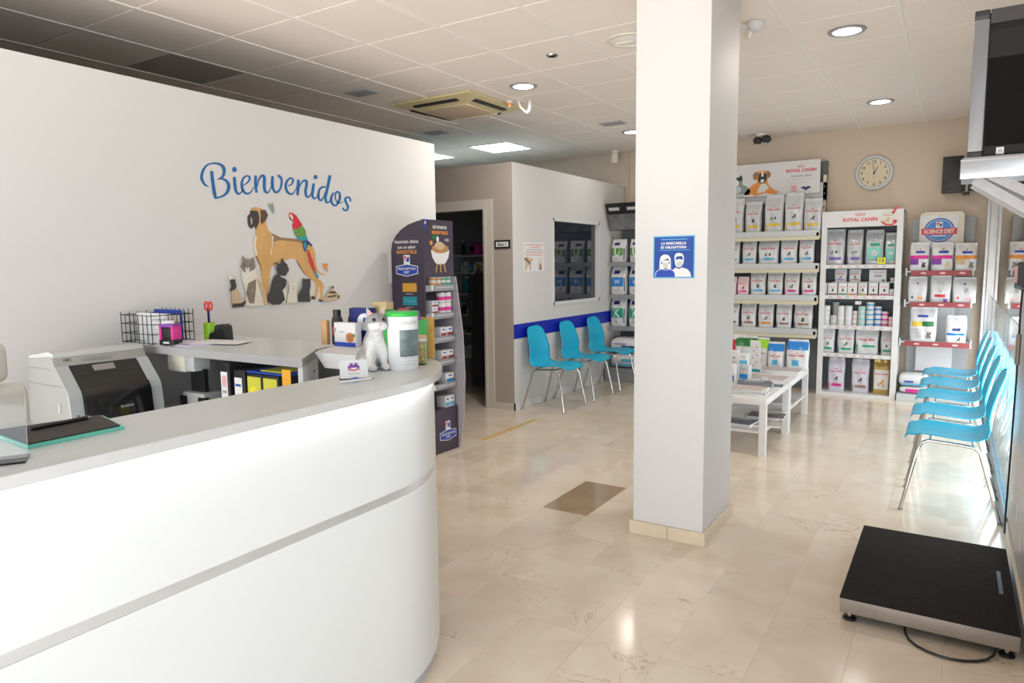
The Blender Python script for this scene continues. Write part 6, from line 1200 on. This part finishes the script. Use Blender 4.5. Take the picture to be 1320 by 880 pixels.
def lying(label, x0, x1, y0, y1, z, h, m, group=None, band=None, rz=0):
    b = thing('food_bag', label, 'bag', ((x0+x1)/2, (y0+y1)/2, z), radians(rz), group)
    hx, hy = (x1-x0)/2, (y1-y0)/2
    def sh_(u, v):
        a = 2*pi*u; t_ = v*pi - pi/2
        ca, sa = cos(a), sin(a)
        k = max(0, cos(t_))**.45
        return (hx*k*abs(ca)**.35*(1 if ca >= 0 else -1), hy*k*abs(sa)**.35*(1 if sa >= 0 else -1), h/2 + h/2*abs(sin(t_))**.8*(1 if t_ >= 0 else -1))
    MB().grid(28, 14, sh_).build('sack', m, b, sharp=80)
    if band:
        for nm, u0, u1, v0, v1, mm in band:
            MB().add([((u0+(u1-u0)*i/6)*hx, -hy*(1.0)-.004 + .0*i, h*(v0+(v1-v0)*j/2)) for j in range(3) for i in range(7)], [(j*7+i, j*7+i+1, (j+1)*7+i+1, (j+1)*7+i) for j in range(2) for i in range(6)]).build(nm, mm, b, smooth=False)
    return b
lying('white bag with magenta print lying lowest on the corner stand base', -.44, -.17, 8.37, 8.62, .075, .075, 'bag_white', 'bags lying on the corner stand', [('print', -.55, .75, .2, .7, 'magenta')])
lying('white and navy bag lying on top at the corner stand base', -.45, -.17, 8.37, 8.62, .151, .135, 'bag_white', 'bags lying on the corner stand', [('logo_bar', -.6, .0, .32, .46, 'royal'), ('logo_bar', .5, .85, .32, .6, 'bag_blue'), ('blue_foot', -.8, .85, .12, .24, 'sky_blue')])

# grey corner rack beyond the striped wall
gd = thing('corner_rack', 'dark grey metal rack of white food bags beyond the cyan chairs', 'rack', (0, 0, 0))
GX0, GX1 = -3.70, -2.75
MB().box(GX0, GX1, 8.58, 8.64, 0, 2.0).build('back_panel', 'dark_metal', gd, smooth=False)
MB().box(GX0, GX1, 8.03, 8.58, 0, .15).build('base', 'grey_metal', gd, smooth=False)
GZ = [1.496, 1.088, .685]
MB().box(GX0, GX1, 8.02, 8.60, .15, .17).build('base_shelf', 'grey_metal', gd, smooth=False)
for z in GZ:
    q = MB().box(GX0, GX1, 8.18, 8.58, z-.02, z).build('shelf', 'grey_metal', gd, smooth=False)
    MB().box(GX0, GX1, 8.172, 8.18, z-.05, z+.002).build('price_rail', 'grey_metal', q, smooth=False)
hs_ = thing('rack_sign', 'tilted black and white photo sign above the grey corner rack', 'sign', (-3.70, 8.20, 1.90))
tO, tU = Vector((0, 0, 0)), Vector((0, -.45, .89)).normalized()
MB().plate(rect(0, .92, 0, .36), tO, X_, tU, .02).build('board', 'black', hs_, smooth=False)
tN = Vector(X_).cross(tU)
MB().plate(rect(.01, .91, .01, .22), tO+tN*.021, X_, tU, .001).build('photo', 'photo_mono', hs_, smooth=False)
for k in range(3): MB().plate(rect(.04+.24*k, .18+.24*k, .27, .31), tO+tN*.021, X_, tU, .001).build('sign_lettering', 'mid_grey', hs_, smooth=False)
def wbag(letter, m): return [('patch', 'logo_bar', -.62, .18, .74, .86, 'navy'), ('patch', 'colour_panel', -.85, .8, .30, .62, m), ('text', letter, -.02, .46, .42, 'paper', .02), ('patch', 'print_line', -.4, .1, .14, .17, 'grey'), ('patch', 'side_print', .86, .95, .1, .6, 'navy')]
for zi, (letter, m, cname, h) in enumerate((('U', 'parrot_green', 'green', .29), ('W', 'bag_blue', 'blue', .355), ('K', 'band_green', 'teal', .375))):
    for k, x in enumerate((-3.60, -3.355, -3.10)):
        rn = ('top', 'middle', 'lowest')[zi]
        pouch('white bag with %s panel, %s on the corner rack %s shelf' % (cname, ('first from wall', 'second', 'third')[k], rn), x, 8.20, GZ[zi], .20 if zi == 0 else .215, .13, h, 'bag_white', wbag(letter, m), 'bags on the grey corner rack', seed=150+zi*3+k, rz=-6)
lying('white bag with navy label lying lowest on the grey corner rack', -3.66, -3.30, 8.08, 8.50, .17, .18, 'bag_white', 'bags lying on the corner rack', [('logo_bar', -.1, .8, .45, .65, 'sky_blue'), ('foot_bar', -.8, .8, .15, .3, 'sky_blue')])
lying('white bag with navy label lying on top at the corner rack base', -3.67, -3.28, 8.08, 8.50, .351, .20, 'bag_white', 'bags lying on the corner rack', [('logo_bar', -.1, .8, .40, .52, 'navy'), ('print', -.6, .2, .6, .66, 'violet')])

# ------------------------------------------------------------------ low tables and what lies on them
def low_table(y0, label, yl=None):
    t = thing('coffee_table', label, 'table', (-1.695, y0, 0), 0, 'white low tables')
    MB().box(0, .545, 0, .90, .40, .45).build('tabletop', 'cabinet_white', t, bevel=.002)
    for x, y in ((0, 0), (.495, 0), (0, .85), (.495, .85)): MB().box(x, x+.05, y, y+.05, 0, .40).build('leg', 'cabinet_white', t, smooth=False)
    MB().box(.02, .525, .03, .87, .175, .195).build('lower_shelf', 'cabinet_white', t, smooth=False)
    return t
low_table(5.375, 'white low coffee table nearest the white pillar')
low_table(6.285, 'white low coffee table before the cream pet food rack')
def magazine(label, x, y, z, w, d, h, m, rz, group='magazines on the low tables'):
    b = thing('magazine', label, 'magazine', (x, y, z), radians(rz), group)
    MB().box(-w/2, w/2, -d/2, d/2, 0, h-.0008).build('pages', 'paper', b, smooth=False)
    MB().box(-w/2-.001, w/2+.001, -d/2-.001, d/2+.001, h-.0008, h).build('cover', m, b, smooth=False)
    MB().box(-w*.3, w*.3, d*.28, d*.40, h, h+.0004).build('title_bar', 'mid_grey' if m != 'mag_cover_pale' else 'pink', b, smooth=False)
    return b
z = .45
for k, (m, rz, lab) in enumerate((('mag_cover_pale', 2, 'bottom magazine of the thick pile at the near table end'), ('mag_cover', -1, 'third magazine from top of the near table pile'), ('mag_cover_pale', 3, 'second magazine from top of the near table pile'), ('mag_cover_pale', -2, 'pale magazine on top of the near table pile'))):
    magazine(lab, -1.335-.012*(k % 2), 5.585, z, .29, .22, .0105, m, rz); z += .011
z = .45
for k, (m, rz, lab) in enumerate((('mag_cover', 6, 'lower dark magazine behind the near pile'), ('mag_cover_blue', 12, 'upper dark magazine behind the near pile'))):
    magazine(lab, -1.37, 5.93, z, .27, .33, .011, m, rz); z += .0115
magazine('blue-grey magazine at the edge beside the dark magazines', -1.19, 6.0, .45, .07, .15, .008, 'mag_cover_blue', 8)
magazine('pale newspaper with red print in the table middle', -1.385, 6.42, .45, .36, .24, .006, 'mag_cover_pale', -4)
z = .45
for k, lab in enumerate(('lower pale magazine before the blue food bags', 'upper pale magazine before the blue food bags')):
    magazine(lab, -1.325, 6.80, z, .34, .22, .014, 'mag_cover_pale' if k == 0 else 'mag_cover_pale', -2+3*k); z += .0145
for k, (x, y, m, lab) in enumerate(((-1.42, 5.60, 'mag_cover_blue', 'dark magazines lying on the lower shelf of the near table'), (-1.27, 5.98, 'mag_cover', 'magazine sticking out of the near table lower shelf'), (-1.24, 5.66, 'mag_cover_pale', 'pale magazine under the near table corner'))):
    magazine(lab, x, y, .195, .28, .21, .022 if k == 0 else .012, m, 9*k-6, 'magazines on the lower shelf')
magazine('pale magazine on the lower shelf of the far table', -1.30, 6.60, .195, .28, .21, .02, 'mag_cover_pale', 5, 'magazines on the lower shelf')
t = thing('name_stand', 'tiny clear stand between the magazines on the table', 'stand', (-1.345, 6.22, .45))
MB().add([(-.03,-.02,0),(.03,-.02,0),(.03,0,.05),(-.03,0,.05),(-.03,.02,0),(.03,.02,0)], [(0,1,2,3),(3,2,5,4),(0,3,4),(1,5,2),(0,4,5,1)]).build('stand', 'clear_acrylic', t, smooth=False)
TB = DATA['tb']
def dry(top, blob_):
    return [('patch', 'top_panel', -.99, .99, .66, .93, top), ('text', 'ROYAL CANIN', 0, .48, .72, 'print_red', .035), ('patch', 'colour_blob', -.45, .25, .14, .33, blob_), ('patch', 'crown_mark', -.1, .1, .545, .57, 'print_red')]
for k, (top, bl, lab) in enumerate((('red', 'print_red', 'red-topped food bag at the far table end beside the pillar'), ('dark_green', 'orange', 'dark green-topped food bag behind the small boxes'), ('lime', 'orange', 'lime-topped food bag behind the leaflet holder'), ('bag_blue', 'sky_blue', 'narrower blue-topped food bag on the far table end'), ('bag_blue', 'sky_blue', 'wider blue-topped food bag at the table corner'))):
    x0, x1, z0, z1 = TB[k]
    cx = (x0+x1)/2; w_ = (x1-x0)*.96; y = (7.0, 7.03, 7.03, 7.0, 6.99)[k]
    if k == 0: cx = -1.80
    pouch(lab, cx, y, .45 if k else .0, w_, .11, (.315 if k else .76, .30, .29, .255, .29)[k], 'bag_white', dry(top, bl), 'coloured dry food bags on the low table', seed=200+k, rz=(0, 2, -4, 3, -3)[k], lean=.06)
# leaflet holder
t = thing('leaflet_holder', 'leaning white leaflet with paw prints and a green foot on the table', 'leaflet', (-1.545, 6.72, .45), radians(-20))
lU = Vector((-.16, .22, .96)).normalized()
MB().plate(rect(-.055, .055, 0, .30), (0, 0, 0), X_, lU, .004).build('leaflet', 'paper', t, smooth=False)
lN = Vector(X_).cross(lU)
MB().plate(rect(-.055, .055, .0, .025), lN*.005, X_, lU, .001).build('green_foot', 'teal', t, smooth=False)
for k, (a, b) in enumerate(((-.02, .06), (.015, .09), (-.025, .13), (.02, .16), (-.015, .20), (.02, .235))): MB().plate(ell(a, b, .007, .007, 10), lN*.005, X_, lU, .001).build('paw_print', 'violet', t, smooth=False)
MB().box(-.06, .06, 0, .10, 0, .012).build('foot', 'teal', t, smooth=False)
# small boxes left of the magazines
BOXES = [(-1.575, 5.80, .45, .085, .07, .11, 'light_grey', 'sky_blue', 0, 'pale blue box nearest the magazines on the near table'), (-1.60, 6.02, .45, .10, .08, .155, 'paper', 'royal', 8, 'tall white box with blue print beside the small table boxes'),
         (-1.525, 6.20, .45, .09, .07, .13, 'light_grey', 'bag_blue', -10, 'pale box with blue lower corner on the table'), (-1.535, 6.22, .5805, .085, .06, .10, 'paper', 'sky_blue', 4, 'white box stacked on the pale blue-cornered box'),
         (-1.65, 6.30, .45, .10, .08, .24, 'paper', 'print_red', 0, 'tall white carton with red print behind the table boxes'), (-1.57, 6.48, .45, .09, .07, .25, 'light_grey', 'band_green', 12, 'tall pale carton with a green mark behind the boxes'),
         (-1.63, 5.62, .45, .07, .06, .055, 'paper', 'red', -20, 'small white and red packet lying at the table edge by the pillar'), (-1.64, 5.70, .45, .06, .05, .12, 'red', 'paper', 5, 'small red box beside the pillar on the near table')]
for (x, y, z, w_, d_, h_, m, pm, rz, lab) in BOXES:
    pbox(lab, x, y, z, w_, d_, h_, m, [('print_patch', -.75, .75, .08, .40, pm), ('print_line', -.6, .5, .72, .78, 'grey'), ('print_mark', -.3, .4, .52, .62, 'pink')], 'small boxes on the low tables', 'medicine_box', rz)

# ------------------------------------------------------------------ cyan chairs
def chair_parts():
    t = thing('waiting_chair', 'x', 'chair', (0, 0, 0), 0, 'cyan waiting chairs')
    prof = [(.235, .418, .165), (.232, .436, .185), (.215, .450, .200), (.15, .456, .212), (.05, .450, .216), (-.06, .440, .216), (-.13, .440, .215), (-.172, .462, .214), (-.193, .510, .212), (-.202, .580, .206), (-.212, .660, .197), (-.226, .730, .184), (-.242, .790, .166), (-.252, .820, .142), (-.257, .836, .105), (-.259, .842, .05)]
    NU = 14
    def surf(u, v):
        q = v*(len(prof)-1); i = min(int(q), len(prof)-2); fr_ = q-i
        y, z, w = [prof[i][k]*(1-fr_)+prof[i+1][k]*fr_ for k in range(3)]
        s = 2*u-1
        back = min(1, max(0, (z-.47)/.12)) if i > 6 else 0
        yy = y + .038*s*s*back*max(.25, (1-(z-.5)/.5)); zz = z + (.016*abs(s)**3)*(1-back) - .010*abs(s)**4*(1 if i < 3 else 0)
        return (s*w, yy, zz)
    b = MB().grid(NU, 30, surf)
    me = b.mesh('seat_shell', 'cyan_plastic', sharp=80)
    # give the shell its thickness
    bm = bmesh.new(); bm.from_mesh(me); bmesh.ops.solidify(bm, geom=bm.faces, thickness=.006); bm.to_mesh(me); bm.free()
    for p in me.polygons: p.use_smooth = True
    link('seat_shell', me, t)
    for s in (-1, 1):
        P = []
        pts = [(s*.245, .235, .0), (s*.215, .165, .36), (s*.205, .145, .410), (s*.200, .110, .428), (s*.198, -.05, .418), (s*.200, -.115, .412), (s*.206, -.145, .385), (s*.240, -.255, .0)]
        MB().tube(pts, .0105, 10).build('leg_frame', 'chrome', t)
        for y in (.235, -.255): MB().cyl((s*.245 if y > 0 else s*.240, y, 0), (s*.2445 if y > 0 else s*.2395, y-.002*(1 if y > 0 else -1), .014), .013, n=10).build('foot_cap', 'grey', t)
    for y in (.10, -.11): MB().tube([(-.2, y, .424), (.2, y, .424)], .008, 8).build('cross_bar', 'chrome', t)
    return t
ch = chair_parts()
LCH = [((-3.448, 6.262), 'cyan plastic chair nearest the doorway on the striped wall'), ((-3.448, 6.955), 'middle cyan plastic chair of three on the striped wall'), ((-3.448, 7.645), 'cyan plastic chair on the striped wall beside the grey corner rack')]
RCH = [((.028, 4.875), 'cyan plastic chair closest to the black floor scale'), ((.028, 5.525), 'second cyan plastic chair from the black floor scale'), ((.028, 6.175), 'third cyan plastic chair from the black floor scale'), ((.028, 6.825), 'fourth cyan plastic chair from the black floor scale'), ((.028, 7.475), 'fifth cyan chair from the floor scale, next to corner stand')]
ch.location = (LCH[0][0][0], LCH[0][0][1], 0); ch.rotation_euler = (0, 0, -pi/2); ch['label'] = LCH[0][1]
for (x, y), lab in LCH[1:]: copy_tree(ch, (x, y, 0), lab, -pi/2)
for (x, y), lab in RCH: copy_tree(ch, (x, y, 0), lab, pi/2)

# ------------------------------------------------------------------ floor scale, its display and cable
t = thing('floor_scale', 'black platform floor scale with steel sides by the right wall', 'scale', (-.335, 3.035, 0))
MB().box(0, .605, 0, .915, .038, .098).build('frame', 'steel_side', t, bevel=.002)
MB().box(-.002, .607, -.002, .917, .098, .104).build('rubber_top', 'rubber_mat', t, bevel=.0015)
MB().box(.555, .570, .35, .60, .104, .107).build('grip_slot', 'black', t, smooth=False)
MB().box(.02, .585, .02, .895, .030, .038).build('under_frame', 'black', t, smooth=False)
for x, y in ((.035, .035), (.57, .035), (.035, .88), (.57, .88)):
    f_ = MB().cyl((x, y, .012), (x, y, .038), .010, n=10).build('foot', 'chrome', t)
    MB().lathe([(.026, 0), (.026, .008), (.018, .014), (.001, .014)], 16, (x, y)).build('rubber_foot', 'black', f_)
t = thing('scale_cable', 'black cable looping on the floor in front of the scale', 'cable', (0, 0, 0))
MB().tube([(-.10, 3.06, .026), (-.095, 3.03, .012), (-.08, 2.995, .006), (-.055, 2.963, .006), (-.02, 2.94, .006), (.02, 2.927, .006), (.06, 2.925, .006), (.10, 2.936, .006), (.14, 2.958, .006), (.17, 2.985, .008), (.19, 3.01, .016), (.20, 3.04, .03)], .005, 8).build('cord', 'black', t)
t = thing('scale_display', 'black wall-mounted scale display with pink-edged front and hanging cable', 'display', (XR, 4.20, 1.38))
MB().add([(-.05,-.12,-.02),(-.05,.08,-.045),(-.012,.08,-.06),(-.012,-.12,-.05),(-.05,-.12,.085),(-.05,.08,.075),(-.012,.08,.075),(-.012,-.12,.085)], [(0,1,2,3),(4,7,6,5),(0,4,5,1),(1,5,6,2),(2,6,7,3),(3,7,4,0)]).build('housing', 'black', t, smooth=False, bevel=.003)
MB().box(-.053, -.050, -.10, .07, -.015, .065).build('front_plate', 'pink', t, smooth=False)
MB().box(-.012, 0, -.05, .03, -.04, .06).build('wall_bracket', 'grey_metal', t, smooth=False)
MB().tube([(-.02, .0, -.05), (-.022, .01, -.16), (-.02, .02, -.5), (-.022, .03, -.9), (-.026, .03, -1.2), (-.03, -.05, -1.265)], .0045, 8).build('cord', 'black', t)
MB().cyl((-.021, .012, -.27), (-.021, .018, -.42), .011, n=12).build('cable_sleeve', 'steel_side', t)
for k, (y, z) in enumerate(((3.95, .285), (3.70, .235))):
    tag(MB().box(XR-.003, XR, y-.02, y+.02, z-.035, z+.035).build('adhesive_strip', 'paper', smooth=False, bevel=.001), '%s white adhesive strip on the grey wall above the scale' % ('upper', 'lower')[k], 'strip', 'strips on the grey wall')

# ------------------------------------------------------------------ television on its wall shelf
t = thing('television', 'black television with silver side strip on an aluminium wall shelf', 'television', (0, 2.42, 1.765))
TVH = .395
MB().box(.018, XR-.004, .0, .05, .0, TVH).build('cabinet', 'tv_frame', t, bevel=.008)
MB().box(.03, XR-.01, .05, .30, .03, TVH-.06).build('rear_housing', 'cream_plastic', t, bevel=.02)
MB().box(.014, .050, -.012, .02, .018, TVH-.018).build('side_strip', 'tv_silver', t, bevel=.003)
MB().box(.014, .050, -.013, .02, -.0, .018).build('strip_foot', 'black', t, bevel=.004)
MB().box(.014, .050, -.013, .02, TVH-.018, TVH+.006).build('strip_cap', 'black', t, bevel=.004)
MB().box(.054, XR-.006, -.006, .0, .03, .27).build('mesh_screen', 'tv_mesh', t, smooth=False)
MB().box(.052, XR-.006, -.004, .0, .27, .345).build('upper_panel', 'tv_frame', t, smooth=False)
MB().box(.052, XR-.006, -.010, .0, .362, .40).build('top_bar', 'soft_black', t, smooth=False)
MB().box(.052, XR-.006, -.009, .0, .0, .03).build('bottom_bar', 'tv_frame', t, smooth=False)
MB().box(.082, .100, -.0105, -.009, .006, .025).build('badge', 'mid_grey', t, smooth=False)
MB().plate([(.085, .010), (.097, .010), (.097, .016), (.091, .022), (.085, .016)], (0, -.0105, 0), X_, Z_, .0006).build('badge_mark', 'grey', t, smooth=False)
t = thing('television_shelf', 'aluminium folding bracket shelf holding up the television', 'shelf', (0, 2.38, -.03))
MB().box(.004, XR, 0, .36, 1.752, 1.795).build('board', 'aluminium', t, bevel=.004)
MB().box(.0, XR, -.006, .0, 1.735, 1.790).build('front_rail', 'aluminium', t, bevel=.002)
MB().box(.0, XR, -.009, -.006, 1.782, 1.788).build('rail_line', 'grey', t, smooth=False)
for y in (.015, .16):
    for q, (p0, p1) in enumerate((((.055, 1.755), (XR, 1.60)), ((.035, 1.735), (XR, 1.545)))):
        d_ = Vector((p1[0]-p0[0], p1[1]-p0[1])).normalized(); n_ = Vector((-d_.y, d_.x))*.013
        a_ = MB().plate([(p0[0]+n_.x, p0[1]+n_.y), (p0[0]-n_.x, p0[1]-n_.y), (p1[0]-n_.x, p1[1]-n_.y), (p1[0]+n_.x, p1[1]+n_.y)], (0, y+.02*q, 0), X_, Z_, .004).build('bracket_arm', 'bracket_grey', t, smooth=False)
        for s_ in (.03, .08): MB().cyl((p0[0]+d_.x*s_, y+.02*q-.006, p0[1]+d_.y*s_), (p0[0]+d_.x*s_, y+.02*q-.004, p0[1]+d_.y*s_), .006, n=12).build('rivet', 'grey', a_)
MB().box(XR-.012, XR, .0, .20, 1.50, 1.752).build('wall_plate', 'aluminium', t, smooth=False)

# ------------------------------------------------------------------ clock and wall speaker on the back wall
t = thing('wall_clock', 'round white-rimmed wall clock with cream face at nearly one', 'clock', (-.797, YB, 2.437))
def yl(prof, m, nm, par=None, n=48):
    return MB().lathe(prof, n).xf(Matrix.Rotation(radians(90), 4, 'X')).build(nm, m, par or t)
yl([(.155, 0), (.188, .004), (.192, .018), (.180, .034), (.158, .036), (.152, .022), (.151, .008)], 'light_grey', 'rim')
yl([(.153, .002), (.153, .012), (.001, .012)], 'clock_face', 'face')
for k in range(1, 13):
    a = pi/2 - 2*pi*k/12
    v, f, tw, th2 = text_geo(str(k), .015)
    sc = .030/th2
    MB().add([(.122*cos(a)+x*sc, -.0135, .122*sin(a)+y*sc) for x, y in v], f).build('numeral', 'soft_black', t, smooth=False, recalc=False)
def hand(nm, ang, L_, w_, m):
    a = pi/2 - ang; dx, dz = cos(a), sin(a)
    MB().plate([(-dz*w_-dx*.02, dx*w_-dz*.02), (dz*w_-dx*.02, -dx*w_-dz*.02), (dz*w_*.6+dx*L_, -dx*w_*.6+dz*L_), (-dz*w_*.6+dx*L_, dx*w_*.6+dz*L_)], (0, -.015, 0), X_, Z_, .0015).build(nm, m, t, smooth=False)
hand('hour_hand', radians(29.5), .072, .0045, 'black'); hand('minute_hand', radians(352), .100, .0032, 'black')
MB().plate(ell(0, -.045, .008, .008, 12), (0, -.0125, 0), X_, Z_, .001).build('emblem', 'tan', t, smooth=False)
yl([(.009, .012), (.009, .019), (.001, .019)], 'black', 'hub', n=16)
t = thing('wall_speaker', 'black wall speaker on a bracket high on the back wall corner', 'speaker', (0, 0, 0))
MB().box(-.155, .03, 8.62, 8.70, 2.165, 2.535).build('front_box', 'black', t, bevel=.008)
MB().box(.03, .185, 8.60, 8.70, 2.18, 2.42).build('rear_box', 'soft_black', t, bevel=.01)
MB().box(.055, .075, 8.585, 8.605, 2.165, 2.30).build('grey_edge', 'grey_metal', t, smooth=False)
MB().box(.03, .09, 8.61, 8.66, 2.135, 2.165).build('clamp', 'black', t, bevel=.004)
MB().box(-.10, .10, 8.70, YB, 2.25, 2.40).build('wall_bracket', 'grey_metal', t, smooth=False)
for k in range(4): MB().box(-.135+.03*k, -.115+.03*k, 8.6185, 8.62, 2.20, 2.215).build('indicator', 'soft_black', t, smooth=False)

# ------------------------------------------------------------------ dim store room behind the doorway
us = thing('store_shelving', 'pale shelving unit in the dark room behind the doorway', 'shelving', (0, 0, 0))
UX0, UX1, UY0, UY1 = -5.85, -4.95, 7.50, 7.90
IZ = [1.618, 1.389, 1.108, .835, .581, .273]
for z in IZ: MB().box(UX0, UX1, UY0, UY1, z-.022, z).build('shelf', 'light_grey', us, smooth=False)
for x in (UX0, UX1-.02): MB().box(x, x+.02, UY0+.01, UY1, 0, 1.64).build('side_panel', 'light_grey', us, smooth=False)
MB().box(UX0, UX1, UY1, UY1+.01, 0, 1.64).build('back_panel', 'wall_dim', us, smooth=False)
R = random.Random(11)
t = thing('hair_dryer', 'pink grooming dryer with black nozzle on top of the store shelving', 'dryer', (-5.36, 7.62, 1.618))
MB().lathe([(.001, 0), (.07, .0), (.085, .05), (.075, .12), (.045, .15), (.001, .155)], 20).build('body', 'magenta', t)
MB().cyl((-.02, -.07, .08), (-.02, -.11, .08), .035, .03, 16).build('nozzle', 'black', t)
MB().tube([(.08, 0, .03), (.13, -.03, .01), (.17, 0, .012)], .012, 8).build('hose', 'soft_black', t)
def store_item(label, x, z, kind, m, h, r, nm):
    b = thing(nm, label, nm.split('_')[-1], (x, 7.60, z), 0, 'bottles and packs in the store room')
    if kind == 'b':
        MB().lathe([(r*.95, 0), (r, .005), (r, h*.70), (r*.45, h*.80), (r*.40, h*.88)], 16).build('body', m, b)
        MB().lathe([(r*.5, h*.88), (r*.5, h), (.001, h)], 14).build('cap', 'paper' if m != 'paper' else 'black', b)
    else:
        MB().box(-r, r, -r*.8, r*.8, 0, h).build('carton', m, b, bevel=.003); panel('front_label', rect(-r*.7, r*.7, h*.2, h*.6), (0, -r*.8-.0003, 0), FRONT, 'mid_grey' if m != 'mid_grey' else 'paper', b)
store_item('dark bottle at the left of the top store shelf', -5.57, 1.618, 'b', 'soft_black', .19, .025, 'spray_bottle')
for k in range(7):
    store_item('%s small pack on the second store room shelf' % ['leftmost', 'second', 'third', 'fourth', 'fifth', 'sixth', 'rightmost'][k], -5.60+.072*k, 1.389, 'c' if k % 3 else 'b', ['mid_grey', 'paper', 'sky_blue', 'cream', 'yellow', 'paper', 'mid_grey'][k], .11+.03*(k % 2), .027, 'small_pack')
store_item('teal spray bottle on the third store room shelf', -5.53, 1.108, 'b', 'teal', .23, .045, 'spray_bottle')
store_item('white square canister on the third store room shelf', -5.33, 1.108, 'c', 'paper', .20, .07, 'white_canister')
for k in range(5): store_item('%s dim item on the fourth store room shelf' % ['leftmost', 'second', 'third', 'fourth', 'rightmost'][k], -5.58+.09*k, .835, 'c' if k % 2 else 'b', ['soft_black', 'paper', 'mid_grey', 'paper', 'mid_grey'][k], [.14, .06, .08, .2, .19][k], .032, 'store_pack')
for k in range(3): store_item('%s dark box on the fifth store room shelf' % ['left', 'middle', 'right'][k], -5.55+.14*k, .581, 'c', ['dark_metal', 'soft_black', 'mid_grey'][k], .06, .055, 'store_box')
for k in range(4): store_item('%s pale pack on the lowest store room shelf' % ['leftmost', 'second', 'third', 'rightmost'][k], -5.58+.105*k, .273, 'c' if k % 2 else 'b', ['mid_grey', 'light_grey', 'mid_grey', 'cream'][k], .12+.02*(k % 2), .04, 'store_pack')
t = thing('hanging_coat', 'long black coat hanging inside the dark doorway', 'coat', (-4.53, 6.50, 0))
def coat(u, v):
    a = 2*pi*u; z = .10+1.30*v
    w_ = .115+.03*(1-v)-.05*max(0, v-.85)/.15; d_ = .07-.02*v
    rip = 1+.10*sin(a*5+v*3)*(1-v*.6)
    return (w_*cos(a)*rip, d_*sin(a)*rip, z)
MB().grid(40, 16, coat).build('coat_body', 'dark_cloth', t)
for s in (-1, 1): MB().tube([(s*.10, 0, 1.36), (s*.135, 0, 1.20), (s*.14, -.01, .85)], .035, 10).build('sleeve', 'dark_cloth', t)
MB().tube([(-.11, 0, 1.39), (0, 0, 1.43), (.11, 0, 1.39)], .008, 8).build('hanger', 'chrome', t)
MB().tube([(0, 0, 1.43), (0, 0, 1.50), (.02, 0, 1.52), (.04, 0, 1.50)], .004, 8).build('hook', 'chrome', t)
MB().box(-.04, .696, -.01, .01, 1.50, 1.515).build('rail', 'chrome', t, smooth=False)
bpy.context.view_layer.update()
